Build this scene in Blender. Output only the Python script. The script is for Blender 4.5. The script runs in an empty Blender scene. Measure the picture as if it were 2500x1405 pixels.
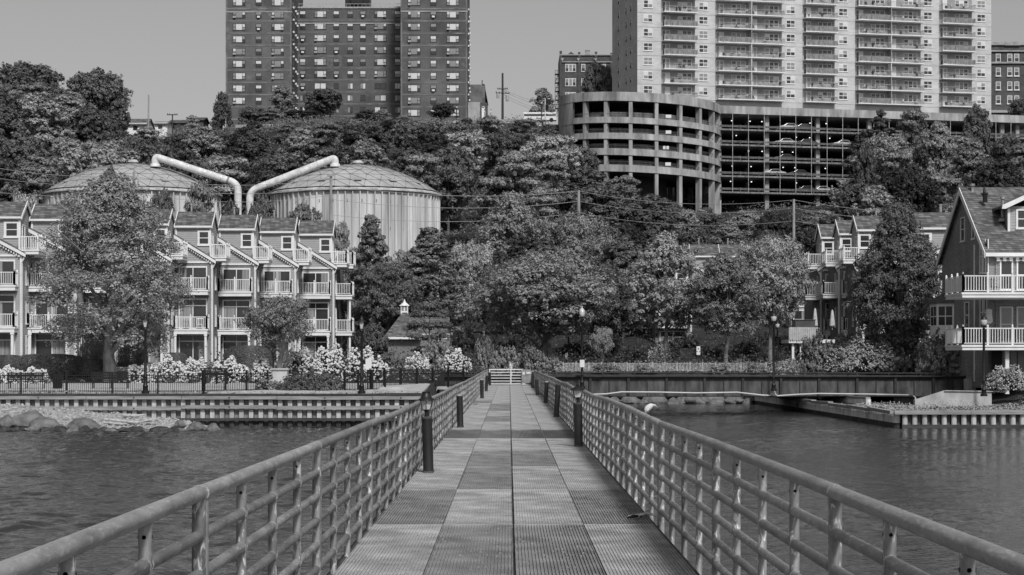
import bpy, math, random
import numpy as np
from mathutils import Vector, Matrix
R = math.radians
random.seed(7)
# ------------------------------------------------------------------ camera, sky, sun, exposure
SC = bpy.context.scene
COL = SC.collection
FPX, EYE, CXP, HYP = 5150.0, 1.78, 1250.0, 875.0      # focal length in photo pixels, eye height, principal column, horizon row
cam = bpy.data.objects.new('camera', bpy.data.cameras.new('camera'))
COL.objects.link(cam)
cam.location = (0, 0, EYE); cam.rotation_euler = (R(90), 0, 0)
cam.data.sensor_width = 36; cam.data.lens = FPX / 2500 * 36
cam.data.shift_y = (HYP - 702.5) / 2500
cam.data.clip_start = 0.2; cam.data.clip_end = 6000
SC.camera = cam
W = bpy.data.worlds.new('World'); SC.world = W; W.use_nodes = True
wn = W.node_tree; bg = wn.nodes['Background']
sky = wn.nodes.new('ShaderNodeTexSky'); sky.sky_type = 'NISHITA'; sky.sun_disc = False
SUN_EL, SUN_AZ = 45.0, 163.0
sky.sun_elevation = R(SUN_EL); sky.sun_rotation = R(SUN_AZ); sky.altitude = 20; sky.dust_density = 2.0; sky.air_density = 1.0
bw = wn.nodes.new('ShaderNodeRGBToBW')
wn.links.new(sky.outputs[0], bw.inputs[0]); wn.links.new(bw.outputs[0], bg.inputs[0])
bg.inputs[1].default_value = 0.086
sl = bpy.data.lights.new('sun', 'SUN'); sl.energy = 2.7; sl.angle = R(9.0); sl.color = (1, 1, 1)
so = bpy.data.objects.new('sun', sl); COL.objects.link(so)
sd = Vector((math.sin(R(SUN_AZ)) * math.cos(R(SUN_EL)), math.cos(R(SUN_AZ)) * math.cos(R(SUN_EL)), math.sin(R(SUN_EL))))
so.rotation_euler = sd.to_track_quat('Z', 'Y').to_euler(); so.location = (60, -60, 90)
SC.view_settings.view_transform = 'Standard'; SC.view_settings.look = 'None'
SC.view_settings.exposure = 0.1; SC.view_settings.gamma = 1.0; SC.view_settings.use_curve_mapping = False
SC.render.engine = 'CYCLES'
SC.cycles.max_bounces = 5; SC.cycles.diffuse_bounces = 2; SC.cycles.glossy_bounces = 3
SC.cycles.transmission_bounces = 2; SC.cycles.transparent_max_bounces = 6

def at(px, py, Y):
    """world point seen at photo pixel (px, py) at distance Y"""
    return Vector(((px - CXP) / FPX * Y, Y, EYE + (HYP - py) / FPX * Y))
def ax(px, Y): return (px - CXP) / FPX * Y
def az(py, Y): return EYE + (HYP - py) / FPX * Y

# ------------------------------------------------------------------ materials
def mat(name, base, rough=0.8, var=0.25, scale=3.0, bump=0.0, metal=0.0, spec=0.3, stretch=(1, 1, 1), fine=None, emit=0):
    m = bpy.data.materials.new(name); m.use_nodes = True
    nt = m.node_tree; N = nt.nodes; L = nt.links; b = N['Principled BSDF']
    b.inputs['Roughness'].default_value = rough; b.inputs['Metallic'].default_value = metal
    b.inputs['Specular IOR Level'].default_value = spec
    tc = N.new('ShaderNodeTexCoord'); mp = N.new('ShaderNodeMapping'); mp.inputs['Scale'].default_value = stretch
    L.new(tc.outputs['Object'], mp.inputs[0])
    n = N.new('ShaderNodeTexNoise'); n.inputs['Scale'].default_value = scale; n.inputs['Detail'].default_value = 6; n.inputs['Roughness'].default_value = 0.6
    L.new(mp.outputs[0], n.inputs[0])
    r = N.new('ShaderNodeMapRange'); r.inputs[1].default_value = 0.3; r.inputs[2].default_value = 0.7
    r.inputs[3].default_value = base * (1 - var); r.inputs[4].default_value = base * (1 + var)
    L.new(n.outputs[0], r.inputs[0]); L.new(r.outputs[0], b.inputs['Base Color'])
    if bump:
        n2 = N.new('ShaderNodeTexNoise'); n2.inputs['Scale'].default_value = fine or scale * 4; n2.inputs['Detail'].default_value = 5
        L.new(mp.outputs[0], n2.inputs[0])
        bp = N.new('ShaderNodeBump'); bp.inputs['Strength'].default_value = bump; bp.inputs['Distance'].default_value = 0.05
        L.new(n2.outputs[0], bp.inputs['Height']); L.new(bp.outputs[0], b.inputs['Normal'])
    if emit:
        b.inputs['Emission Color'].default_value = (1, 1, 1, 1); b.inputs['Emission Strength'].default_value = emit
    return m

def galvmat(name, lo, hi, blotch, stretch=(1, 1, 1), rough=.5, bs=11, bd=1):
    """weathered galvanizing: dull grey, pale zinc blooms, dark scuffs and thin scratches"""
    m = bpy.data.materials.new(name); m.use_nodes = True; N = m.node_tree.nodes; L = m.node_tree.links; b = N['Principled BSDF']
    b.inputs['Roughness'].default_value = rough; b.inputs['Metallic'].default_value = .25
    tc = N.new('ShaderNodeTexCoord'); oi = N.new('ShaderNodeObjectInfo'); ad = N.new('ShaderNodeVectorMath'); ad.operation = 'ADD'; mp = N.new('ShaderNodeMapping'); mp.inputs['Scale'].default_value = stretch
    sc = N.new('ShaderNodeMath'); sc.operation = 'MULTIPLY'; sc.inputs[1].default_value = 40; L.new(oi.outputs['Random'], sc.inputs[0])
    L.new(tc.outputs['Object'], ad.inputs[0]); L.new(sc.outputs[0], ad.inputs[1]); L.new(ad.outputs[0], mp.inputs[0])
    n = N.new('ShaderNodeTexNoise'); n.inputs['Scale'].default_value = 3.0; n.inputs['Detail'].default_value = 8; n.inputs['Roughness'].default_value = .7; L.new(mp.outputs[0], n.inputs[0])
    r = N.new('ShaderNodeMapRange'); r.inputs[1].default_value = .32; r.inputs[2].default_value = .7; r.inputs[3].default_value = lo; r.inputs[4].default_value = hi; L.new(n.outputs[0], r.inputs[0])
    n2 = N.new('ShaderNodeTexNoise'); n2.inputs['Scale'].default_value = bs; n2.inputs['Detail'].default_value = 6; n2.inputs['Roughness'].default_value = .6; n2.inputs['Distortion'].default_value = bd; L.new(mp.outputs[0], n2.inputs[0])
    c = N.new('ShaderNodeValToRGB'); e = c.color_ramp.elements; e[0].position = .56; e[0].color = (0, 0, 0, 1); e[1].position = .63; e[1].color = (1, 1, 1, 1); L.new(n2.outputs[0], c.inputs[0])
    k = N.new('ShaderNodeMath'); k.operation = 'MULTIPLY'; k.inputs[1].default_value = blotch; L.new(c.outputs[0], k.inputs[0])
    mx = N.new('ShaderNodeMix'); mx.data_type = 'RGBA'; L.new(k.outputs[0], mx.inputs[0]); L.new(r.outputs[0], mx.inputs[6]); mx.inputs[7].default_value = (hi * 1.7,) * 3 + (1,)
    rnd_ = N.new('ShaderNodeMapRange'); rnd_.inputs[3].default_value = .75; rnd_.inputs[4].default_value = 1.25; L.new(oi.outputs['Random'], rnd_.inputs[0])
    m2 = N.new('ShaderNodeMix'); m2.data_type = 'RGBA'; m2.blend_type = 'MULTIPLY'; m2.inputs[0].default_value = 1; L.new(mx.outputs[2], m2.inputs[6]); L.new(rnd_.outputs[0], m2.inputs[7]); L.new(m2.outputs[2], b.inputs['Base Color'])
    bp = N.new('ShaderNodeBump'); bp.inputs['Strength'].default_value = .25; bp.inputs['Distance'].default_value = .01; L.new(n2.outputs[0], bp.inputs['Height']); L.new(bp.outputs[0], b.inputs['Normal'])
    return m

def wallcoords(N, L, sx=1, sz=1):
    tc = N.new('ShaderNodeTexCoord'); s = N.new('ShaderNodeSeparateXYZ'); a = N.new('ShaderNodeMath'); a.operation = 'ADD'
    c = N.new('ShaderNodeCombineXYZ'); L.new(tc.outputs['Object'], s.inputs[0])
    L.new(s.outputs[0], a.inputs[0]); L.new(s.outputs[1], a.inputs[1]); L.new(a.outputs[0], c.inputs[0]); L.new(s.outputs[2], c.inputs[1])
    return c, tc

def brickmat(name, c1, c2, mortar, w=0.22, h=0.075, ms=0.012, bump=0.4, patch=0.25, pscale=0.5, rough=0.9, stain=0):
    m = bpy.data.materials.new(name); m.use_nodes = True
    N = m.node_tree.nodes; L = m.node_tree.links; b = N['Principled BSDF']; b.inputs['Roughness'].default_value = rough
    b.inputs['Specular IOR Level'].default_value = 0.2
    c, tc = wallcoords(N, L)
    br = N.new('ShaderNodeTexBrick'); br.inputs['Scale'].default_value = 1; br.inputs['Brick Width'].default_value = w
    br.inputs['Row Height'].default_value = h; br.inputs['Mortar Size'].default_value = ms; br.inputs['Mortar Smooth'].default_value = 0.2
    for i, v in ((1, c1), (2, c2), (3, mortar)): br.inputs[i].default_value = (v, v, v, 1)
    L.new(c.outputs[0], br.inputs[0])
    n = N.new('ShaderNodeTexNoise'); n.inputs['Scale'].default_value = pscale; n.inputs['Detail'].default_value = 7; n.inputs['Roughness'].default_value = 0.65
    L.new(tc.outputs['Object'], n.inputs[0])
    r = N.new('ShaderNodeMapRange'); r.inputs[1].default_value = 0.3; r.inputs[2].default_value = 0.7; r.inputs[3].default_value = 1 - patch; r.inputs[4].default_value = 1 + patch
    L.new(n.outputs[0], r.inputs[0])
    mx = N.new('ShaderNodeMix'); mx.data_type = 'RGBA'; mx.blend_type = 'MULTIPLY'; mx.inputs[0].default_value = 1
    L.new(br.outputs[0], mx.inputs[6]); L.new(r.outputs[0], mx.inputs[7]); L.new(mx.outputs[2], b.inputs['Base Color'])
    if stain:      # pale efflorescence and repointed patches
        n3 = N.new('ShaderNodeTexNoise'); n3.inputs['Scale'].default_value = .16; n3.inputs['Detail'].default_value = 8; n3.inputs['Roughness'].default_value = .7; L.new(tc.outputs['Object'], n3.inputs[0])
        c3 = N.new('ShaderNodeValToRGB'); c3.color_ramp.elements[0].position = .56; c3.color_ramp.elements[1].position = .64; L.new(n3.outputs[0], c3.inputs[0])
        k3 = N.new('ShaderNodeMath'); k3.operation = 'MULTIPLY'; k3.inputs[1].default_value = .5; L.new(c3.outputs[0], k3.inputs[0])
        m3 = N.new('ShaderNodeMix'); m3.data_type = 'RGBA'; L.new(k3.outputs[0], m3.inputs[0]); L.new(mx.outputs[2], m3.inputs[6]); m3.inputs[7].default_value = (stain,) * 3 + (1,); L.new(m3.outputs[2], b.inputs['Base Color'])
    bp = N.new('ShaderNodeBump'); bp.inputs['Strength'].default_value = bump; bp.inputs['Distance'].default_value = 0.02; bp.invert = True
    L.new(br.outputs[1], bp.inputs['Height']); L.new(bp.outputs[0], b.inputs['Normal'])
    return m

def sidingmat(name, base, step=0.19):
    m = bpy.data.materials.new(name); m.use_nodes = True
    N = m.node_tree.nodes; L = m.node_tree.links; b = N['Principled BSDF']; b.inputs['Roughness'].default_value = 0.6
    tc = N.new('ShaderNodeTexCoord'); s = N.new('ShaderNodeSeparateXYZ'); L.new(tc.outputs['Object'], s.inputs[0])
    d = N.new('ShaderNodeMath'); d.operation = 'DIVIDE'; d.inputs[1].default_value = step; L.new(s.outputs[2], d.inputs[0])
    f = N.new('ShaderNodeMath'); f.operation = 'FRACT'; L.new(d.outputs[0], f.inputs[0])
    cr = N.new('ShaderNodeValToRGB'); e = cr.color_ramp.elements
    e[0].position = 0.0; e[0].color = (base * .42,) * 3 + (1,); e[1].position = 0.14; e[1].color = (base,) * 3 + (1,)
    L.new(f.outputs[0], cr.inputs[0])
    n = N.new('ShaderNodeTexNoise'); n.inputs['Scale'].default_value = 1.3; n.inputs['Detail'].default_value = 5; L.new(tc.outputs['Object'], n.inputs[0])
    r = N.new('ShaderNodeMapRange'); r.inputs[3].default_value = 0.82; r.inputs[4].default_value = 1.14; L.new(n.outputs[0], r.inputs[0])
    mx = N.new('ShaderNodeMix'); mx.data_type = 'RGBA'; mx.blend_type = 'MULTIPLY'; mx.inputs[0].default_value = 1
    L.new(cr.outputs[0], mx.inputs[6]); L.new(r.outputs[0], mx.inputs[7]); L.new(mx.outputs[2], b.inputs['Base Color'])
    bp = N.new('ShaderNodeBump'); bp.inputs['Strength'].default_value = 0.6; bp.inputs['Distance'].default_value = 0.03; bp.invert = True
    L.new(f.outputs[0], bp.inputs['Height']); L.new(bp.outputs[0], b.inputs['Normal'])
    return m

def leafmat(name, lo, hi, rough=0.55, trans=0.25):
    m = bpy.data.materials.new(name); m.use_nodes = True
    N = m.node_tree.nodes; L = m.node_tree.links; b = N['Principled BSDF']; out = N['Material Output']
    b.inputs['Roughness'].default_value = rough; b.inputs['Specular IOR Level'].default_value = 0.35
    g = N.new('ShaderNodeNewGeometry'); oi = N.new('ShaderNodeObjectInfo')
    r = N.new('ShaderNodeMapRange'); r.inputs[3].default_value = lo; r.inputs[4].default_value = hi; L.new(g.outputs['Random Per Island'], r.inputs[0])
    r2 = N.new('ShaderNodeMapRange'); r2.inputs[3].default_value = 0.72; r2.inputs[4].default_value = 1.3; L.new(oi.outputs['Random'], r2.inputs[0])
    tc = N.new('ShaderNodeTexCoord'); n = N.new('ShaderNodeTexNoise'); n.inputs['Scale'].default_value = 0.9; n.inputs['Detail'].default_value = 3
    L.new(tc.outputs['Object'], n.inputs[0])
    r3 = N.new('ShaderNodeMapRange'); r3.inputs[1].default_value = .3; r3.inputs[2].default_value = .7; r3.inputs[3].default_value = 0.68; r3.inputs[4].default_value = 1.4; L.new(n.outputs[0], r3.inputs[0])
    a = N.new('ShaderNodeMath'); a.operation = 'MULTIPLY'; L.new(r.outputs[0], a.inputs[0]); L.new(r2.outputs[0], a.inputs[1])
    c = N.new('ShaderNodeMath'); c.operation = 'MULTIPLY'; L.new(a.outputs[0], c.inputs[0]); L.new(r3.outputs[0], c.inputs[1])
    L.new(c.outputs[0], b.inputs['Base Color'])
    t = N.new('ShaderNodeBsdfTranslucent'); L.new(c.outputs[0], t.inputs[0])
    mx = N.new('ShaderNodeMixShader'); mx.inputs[0].default_value = trans
    L.new(b.outputs[0], mx.inputs[1]); L.new(t.outputs[0], mx.inputs[2]); L.new(mx.outputs[0], out.inputs[0])
    return m

def watermat():
    m = bpy.data.materials.new('river_water'); m.use_nodes = True
    N = m.node_tree.nodes; L = m.node_tree.links; b = N['Principled BSDF']
    b.inputs['Base Color'].default_value = (.036, .036, .036, 1); b.inputs['Roughness'].default_value = 0.06; b.inputs['IOR'].default_value = 1.33
    tc = N.new('ShaderNodeTexCoord')
    n1 = N.new('ShaderNodeTexNoise'); n1.inputs['Scale'].default_value = 4.5; n1.inputs['Detail'].default_value = 3; L.new(tc.outputs['Object'], n1.inputs[0])
    bp = N.new('ShaderNodeBump'); bp.inputs['Distance'].default_value = .05; bp.inputs['Strength'].default_value = .8
    L.new(n1.outputs[0], bp.inputs['Height']); L.new(bp.outputs[0], b.inputs['Normal'])
    return m

M = {}
M['galv'] = mat('galvanized_steel', 0.30, 0.5, 0.5, 2.2, 0.25, 0.35, 0.5, (1, .5, 1), 60)
M['galvpost'] = mat('weathered_galvanized_post', 0.36, 0.55, 0.62, 9, 0.3, 0.25, 0.5, (1, 1, .55), 50)
M['railpipe'] = galvmat('weathered_rail_pipe', .12, .36, .5, (3, .8, 3), .5, 18, .3); M['handrail'] = galvmat('worn_handrail_pipe', .20, .46, .28, (3.5, .8, 3.5), .5, 16, .2); M['railpost'] = galvmat('blotched_rail_post', .12, .46, .9, (2.6, 2.6, .9), .6)
M['grate'] = mat('grating_steel', 0.42, 0.6, 0.55, 1.1, 0, 0.2, 0.4, fine=30)
M['gratedark'] = mat('tarnished_grating_steel', 0.28, 0.6, 0.55, 1.3, 0, 0.2, 0.4)
M['grit'] = mat('debris_filled_grating', 0.26, 0.9, 0.5, 14, 0.2)
M['black'] = mat('black_paint', 0.012, 0.45, 0.5, 3, 0.05, spec=.4)
M['hole'] = mat('hole_shadow', 0.004, 1, 0, 1)
M['bollard'] = mat('bollard_paint', 0.022, 0.5, 0.7, 2.5, 0.1, spec=.4, stretch=(1, 1, .3))
M['steelcap'] = mat('bright_steel_cap', 0.6, 0.35, 0.2, 8, 0, 0.6)
M['lampglass'] = mat('frosted_lamp_glass', 0.55, 0.25, 0.15, 4, spec=.5)
M['rust'] = mat('girder_steel', 0.075, 0.75, 0.75, 1.2, 0.3, stretch=(1.5, 1, .5))
M['girdertrim'] = mat('girder_flange_paint', 0.035, 0.6, 0.4, 2)
M['concrete'] = mat('concrete', 0.42, 0.9, 0.35, 0.9, 0.3, stretch=(1, 1, .5))
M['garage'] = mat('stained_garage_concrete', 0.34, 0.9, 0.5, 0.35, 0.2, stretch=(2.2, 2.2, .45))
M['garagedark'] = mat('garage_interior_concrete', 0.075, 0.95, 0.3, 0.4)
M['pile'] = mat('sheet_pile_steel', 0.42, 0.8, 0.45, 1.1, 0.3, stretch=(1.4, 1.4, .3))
M['piledark'] = mat('shadowed_rusty_sheet_pile', 0.12, 0.85, 0.6, 1.3, 0.3, stretch=(1.4, 1.4, .4))  # dark copy of the pile steel, gap shade put into the colour
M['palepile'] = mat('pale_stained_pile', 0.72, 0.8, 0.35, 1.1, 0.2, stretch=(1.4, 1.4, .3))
M['pilemid'] = mat('shaded_rust_streaked_pile', 0.19, 0.85, 0.6, 1.6, 0.3, stretch=(1.6, 1.4, .35))  # rusty copy for the inner pile faces, recess shade put into the colour
M['wetpile'] = mat('algae_stained_wet_steel', 0.05, 0.6, 0.8, 2, 0.2)
M['timber'] = mat('weathered_timber', 0.27, 0.9, 0.4, 2.2, 0.3, stretch=(.3, 1, 3))
M['wettimber'] = mat('wet_timber', 0.05, 0.7, 0.5, 2.2, 0.3, stretch=(.3, 1, 3))
M['rock'] = mat('rock', 0.15, 0.95, 0.5, 1.3, 0.8, fine=5)
M['darkrock'] = mat('wet_rock', 0.05, 0.6, 0.6, 1.5, 0.7, fine=5)
M['gravel'] = mat('shell_gravel', 0.32, 0.95, 0.6, 5, 0.9, fine=9)
M['soil'] = mat('soil_and_litter', 0.03, 0.95, 0.5, 1.2, 0.6, fine=6)
M['path'] = mat('path_paving', 0.42, 0.9, 0.2, 1)
M['driftwood'] = mat('driftwood', 0.42, 0.9, 0.35, 4, 0.4)
M['white'] = mat('white_trim_paint', 0.74, 0.55, 0.1, 1.2)
M['whitesteel'] = mat('white_steel_paint', 0.68, 0.5, 0.16, 1.6, 0.05)
M['brick'] = brickmat('townhouse_brick', 0.17, 0.11, 0.32, ms=.014)
M['housebrick'] = brickmat('dark_house_brick', 0.23, 0.12, 0.33, w=0.26, h=0.09, ms=.012)
M['housebricklight'] = brickmat('lit_front_brick', 0.17, 0.10, 0.36, w=0.26, h=0.09, ms=.016)  # front copy of the house brick, its lit tone put into the colour
M['siding'] = sidingmat('clapboard_siding', 0.33)
M['shingle'] = brickmat('asphalt_shingles', 0.20, 0.08, 0.06, w=0.42, h=0.15, ms=.02, patch=.3, pscale=1.5)
M['towerbrick'] = brickmat('tower_brick', 0.105, 0.085, 0.15, w=0.5, h=0.17, ms=.025, patch=.42, pscale=.12, stain=.24)
M['towerband'] = mat('tower_floor_band', 0.16, 0.9, 0.45, 0.5)
M['balconyback'] = mat('grey_balcony_backing', 0.30, 0.9, 0.2, 0.6)  # grey panel behind each balcony, darker than the facade
M['stone'] = mat('pale_stone_band', 0.34, 0.9, 0.3, 0.6)
M['paletower'] = brickmat('pale_glazed_brick', 0.56, 0.48, 0.58, w=0.9, h=0.3, ms=.02, patch=.14, pscale=.25)
M['oldbrick'] = brickmat('old_apartment_brick', 0.10, 0.07, 0.12, w=0.6, h=0.2, patch=.3)
M['glass'] = mat('window_glass', 0.035, 0.08, 0.5, 0.4, spec=.6)
M['glassmid'] = mat('window_with_blinds', 0.25, 0.25, 0.3, 0.5, spec=.5)
M['blind'] = mat('drawn_white_blind', 0.62, 0.4, 0.12, 0.7, spec=.4)
M['curtain'] = mat('pleated_curtain', 0.30, 0.8, 0.45, 1.6, stretch=(6, 6, .1))
M['frame'] = mat('window_frame', 0.55, 0.5, 0.1, 1)
M['darkframe'] = mat('dark_window_recess', 0.03, 0.6, 0.2, 1)
M['tank'] = mat('tank_wall_concrete', 0.52, 0.8, 0.5, 0.4, 0.05, stretch=(2, 2, .12))
M['dome'] = mat('tank_dome_panel', 0.42, 0.5, 0.22, 0.35, metal=.1)
M['domerib'] = mat('dome_batten', 0.22, 0.6, 0.2, 1)
M['pipe'] = mat('white_duct_metal', 0.62, 0.55, 0.3, 1.1, 0.1)
M['wood'] = mat('utility_pole_wood', 0.30, 0.9, 0.3, 3, 0.2, stretch=(1, 1, .2))
M['darkwood'] = mat('dark_pole_wood', 0.05, 0.9, 0.3, 3)
M['wire'] = mat('wire', 0.34, 0.6, 0, 1)
M['bark'] = mat('bark', 0.11, 0.95, 0.4, 4, 0.6, stretch=(1, 1, .3))
M['palebark'] = mat('pale_bark', 0.22, 0.95, 0.4, 4, 0.6, stretch=(1, 1, .4))
M['leaf'] = leafmat('maple_leaves', 0.19, 0.33)
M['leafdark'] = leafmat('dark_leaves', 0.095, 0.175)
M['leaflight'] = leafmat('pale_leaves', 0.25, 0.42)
M['leafbank'] = leafmat('bright_bank_leaves', 0.27, 0.45)  # brightest leaf tone, mostly for the bank trees
M['leafdeep'] = leafmat('dark_shade_toned_leaves', 0.045, 0.085)  # darkest leaves, shade under the crowns put into the colour
M['needle'] = leafmat('pine_needles', 0.12, 0.22)
M['hedge'] = leafmat('clipped_hedge_leaves', 0.08, 0.14)
M['blossom'] = mat('white_blossom', 0.64, 0.8, 0.2, 3)
M['petal'] = mat('small_pale_petals', 0.5, 0.8, 0.3, 3)
M['skin'] = mat('skin', 0.38, 0.6, 0.1, 3)
M['shirt'] = mat('light_shirt', 0.62, 0.9, 0.1, 3)
M['shorts'] = mat('light_shorts', 0.5, 0.9, 0.1, 3)
M['hair'] = mat('hair', 0.06, 0.8, 0.2, 5)
M['feather'] = mat('white_feathers', 0.62, 0.8, 0.12, 30)
M['darkfeather'] = mat('dark_feathers', 0.03, 0.7, 0.2, 30)
M['carpaint'] = mat('car_paint', 0.5, 0.25, 0.05, 1, spec=.6)
M['cardark'] = mat('dark_car_paint', 0.06, 0.25, 0.05, 1, spec=.6)
M['tyre'] = mat('rubber', 0.02, 0.8, 0.1, 1)
M['garagelight'] = mat('lit_garage_lamp', 0.8, 0.5, 0, 1, emit=1.6)
M['sign'] = mat('sign_face', 0.7, 0.5, 0.05, 1)
M['asphalt'] = mat('asphalt', 0.05, 0.9, 0.3, 2)
M['canvas'] = mat('folded_umbrella_canvas', 0.5, 0.9, 0.2, 3)
M['bay'] = mat('standing_seam_metal', 0.10, 0.4, 0.2, 2, metal=.3)
M['water'] = watermat()

# ------------------------------------------------------------------ mesh building
class MB:
    def __init__(s): s.v = []; s.f = []; s.m = []
    def add(s, vs, fs, mi=0):
        o = len(s.v); s.v += [tuple(v) for v in vs]; s.f += [tuple(i + o for i in f) for f in fs]; s.m += [mi] * len(fs)
    def box(s, x0, x1, y0, y1, z0, z1, mi=0):
        s.add([(x0, y0, z0), (x1, y0, z0), (x1, y1, z0), (x0, y1, z0), (x0, y0, z1), (x1, y0, z1), (x1, y1, z1), (x0, y1, z1)],
              [(0, 3, 2, 1), (4, 5, 6, 7), (0, 1, 5, 4), (1, 2, 6, 5), (2, 3, 7, 6), (3, 0, 4, 7)], mi)
    def beam(s, a, b, w, h, mi=0):
        a = Vector(a); b = Vector(b); d = (b - a).normalized()
        up = Vector((0, 0, 1)) if abs(d.z) < .95 else Vector((0, 1, 0))
        r = d.cross(up).normalized() * w / 2; u = r.cross(d).normalized() * h / 2
        s.add([a - r - u, a + r - u, a + r + u, a - r + u, b - r - u, b + r - u, b + r + u, b - r + u],
              [(0, 3, 2, 1), (4, 5, 6, 7), (0, 1, 5, 4), (1, 2, 6, 5), (2, 3, 7, 6), (3, 0, 4, 7)], mi)
    def tube(s, pts, r, n=8, mi=0, cap=True):
        pts = [Vector(p) for p in pts]; k = len(pts); rr = r if isinstance(r, (list, tuple)) else [r] * k
        vs = []; prev = None
        for i, p in enumerate(pts):
            d = (pts[min(i + 1, k - 1)] - pts[max(i - 1, 0)]).normalized()
            if prev is None: u = d.cross(Vector((0.13, .97, .2)) if abs(d.y) < .9 else Vector((0, 0, 1))).normalized()
            else: u = (prev - d * prev.dot(d)).normalized()
            prev = u; w = d.cross(u)
            for j in range(n):
                a = 2 * math.pi * j / n; vs.append(p + (u * math.cos(a) + w * math.sin(a)) * rr[i])
        fs = [(i * n + j, i * n + (j + 1) % n, (i + 1) * n + (j + 1) % n, (i + 1) * n + j) for i in range(k - 1) for j in range(n)]
        if cap: fs += [tuple(range(n))[::-1], tuple((k - 1) * n + j for j in range(n))]
        s.add(vs, fs, mi)
    def lathe(s, prof, c=(0, 0, 0), n=16, mi=0):
        """prof: list of (radius, z)"""
        vs = []; k = len(prof)
        for (r, z) in prof:
            for j in range(n):
                a = 2 * math.pi * (j + .5) / n; vs.append((c[0] + r * math.cos(a), c[1] + r * math.sin(a), c[2] + z))
        fs = [(i * n + j, i * n + (j + 1) % n, (i + 1) * n + (j + 1) % n, (i + 1) * n + j) for i in range(k - 1) for j in range(n)]
        fs += [tuple(range(n))[::-1], tuple((k - 1) * n + j for j in range(n))]
        s.add(vs, fs, mi)
    def prism(s, poly, axis, a, b, mi=0):
        """poly of 2-D points; axis 'y': (x,z) extruded y a..b; 'x': (y,z); 'z': (x,y)"""
        f = {'y': lambda p, t: (p[0], t, p[1]), 'x': lambda p, t: (t, p[0], p[1]), 'z': lambda p, t: (p[0], p[1], t)}[axis]
        n = len(poly); s.add([f(p, a) for p in poly] + [f(p, b) for p in poly],
              [tuple(range(n)), tuple(range(n, 2 * n))[::-1]] + [(i, i + n, (i + 1) % n + n, (i + 1) % n) for i in range(n)], mi)
    def build(s, name, mats, parent=None, smooth=False, loc=None):
        me = bpy.data.meshes.new(name); me.from_pydata(s.v, [], s.f)
        for m in (mats if isinstance(mats, (list, tuple)) else [mats]): me.materials.append(M[m])
        me.polygons.foreach_set('material_index', s.m)
        if smooth: me.polygons.foreach_set('use_smooth', [True] * len(me.polygons))
        me.update()
        import bmesh
        bm = bmesh.new(); bm.from_mesh(me); bmesh.ops.recalc_face_normals(bm, faces=bm.faces); bm.to_mesh(me); bm.free()
        o = bpy.data.objects.new(name, me); COL.objects.link(o)
        if parent: o.parent = parent
        if loc: o.location = loc
        return o
def smooth_angle(o, deg=40):
    me = o.data
    me.polygons.foreach_set('use_smooth', [True] * len(me.polygons))
    try: me.set_sharp_from_angle(angle=R(deg))
    except Exception: pass
    return o
def tag(o, label=None, cat=None, group=None, kind=None):
    if label: o['label'] = label
    if cat: o['category'] = cat
    if group: o['group'] = group
    if kind: o['kind'] = kind
    return o
def empty(name, loc=(0, 0, 0), rz=0, label=None, cat=None, group=None):
    o = bpy.data.objects.new(name, None); COL.objects.link(o); o.location = loc; o.rotation_euler = (0, 0, rz); o.empty_display_size = .3
    return tag(o, label, cat, group)
def dup(o, parent=None, label=None, group=None):
    c = o.copy(); COL.objects.link(c); c.parent = parent
    for ch in list(o.children): dup(ch, c)
    if label: c['label'] = label
    if group: c['group'] = group
    return c
def structure(o): o['kind'] = 'structure'; return o
ORD = ['first', 'second', 'third', 'fourth', 'fifth', 'sixth', 'seventh', 'eighth', 'ninth', 'tenth', 'eleventh', 'twelfth', 'thirteenth', 'fourteenth', 'fifteenth', 'sixteenth', 'seventeenth', 'eighteenth', 'nineteenth', 'twentieth', 'twenty-first', 'twenty-second', 'twenty-third', 'twenty-fourth', 'twenty-fifth', 'twenty-sixth', 'twenty-seventh', 'twenty-eighth', 'twenty-ninth', 'thirtieth']
WATER = -1.97

# ------------------------------------------------------------------ terrain
_PY = [100, 115, 122, 135, 150, 165, 200, 235, 258, 300, 330, 365, 392, 402, 470, 600, 1600]
_PZ = [-.2, -.16, 0.0, .75, 1.05, 1.25, 1.6, 6, 13.5, 16, 27, 39, 45.5, 46.3, 53, 56, 60]
def ground(X, Y):
    z = float(np.interp(Y, _PY, _PZ))
    if X > 20.8:
        zr = float(np.interp(Y, [100, 114, 122, 126, 128, 159, 161, 175], [-1.3, -1.2, -1.17, -1.1, -1.3, -1.3, .7, 1.0]))
        if X > 31: zr += .8 * min(1, (X - 31) / 2) * float(np.interp(Y, [116, 126, 137], [0, 1, 1.2])) + (1.6 * min(1, (X - 34) / 3) if 137 < Y < 161 and X > 34 else 0)
        if Y < 175: z = zr
    if X > -4.4 and 150 < Y < 205: z = min(z, float(np.interp(Y, [150, 158, 176, 186, 205], [-.3, .2, .55, .85, 1.7]))) if X < 27 else z
    if 300 < Y < 425 and X > 6: z -= (15.0 if X < 62 else 9.0) * min(1, (X - 6) / 12) * float(np.interp(Y, [300, 350, 410, 425], [0, 1, 1, 0]))
    if X < -42 and Y > 375: z -= 3.6 * min(1, (-42 - X) / 8) * min(1, (Y - 375) / 15)
    if X < -4.7 and 116 < Y < 127.9: z -= .35
    if 225 < Y < 385: z += 1.2 * math.sin(X * .11 + Y * .05) + .8 * math.sin(X * .23 - Y * .09)
    return z
def in_creek(X, Y): return -4.6 < X < 20.9 and Y < 175.2
xs = sorted(set([-700, -400, -250] + [-180 + 4 * i for i in range(91)] + [-4.7, -4.5, 20.85, 21.0, 250, 400, 700]))
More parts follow.
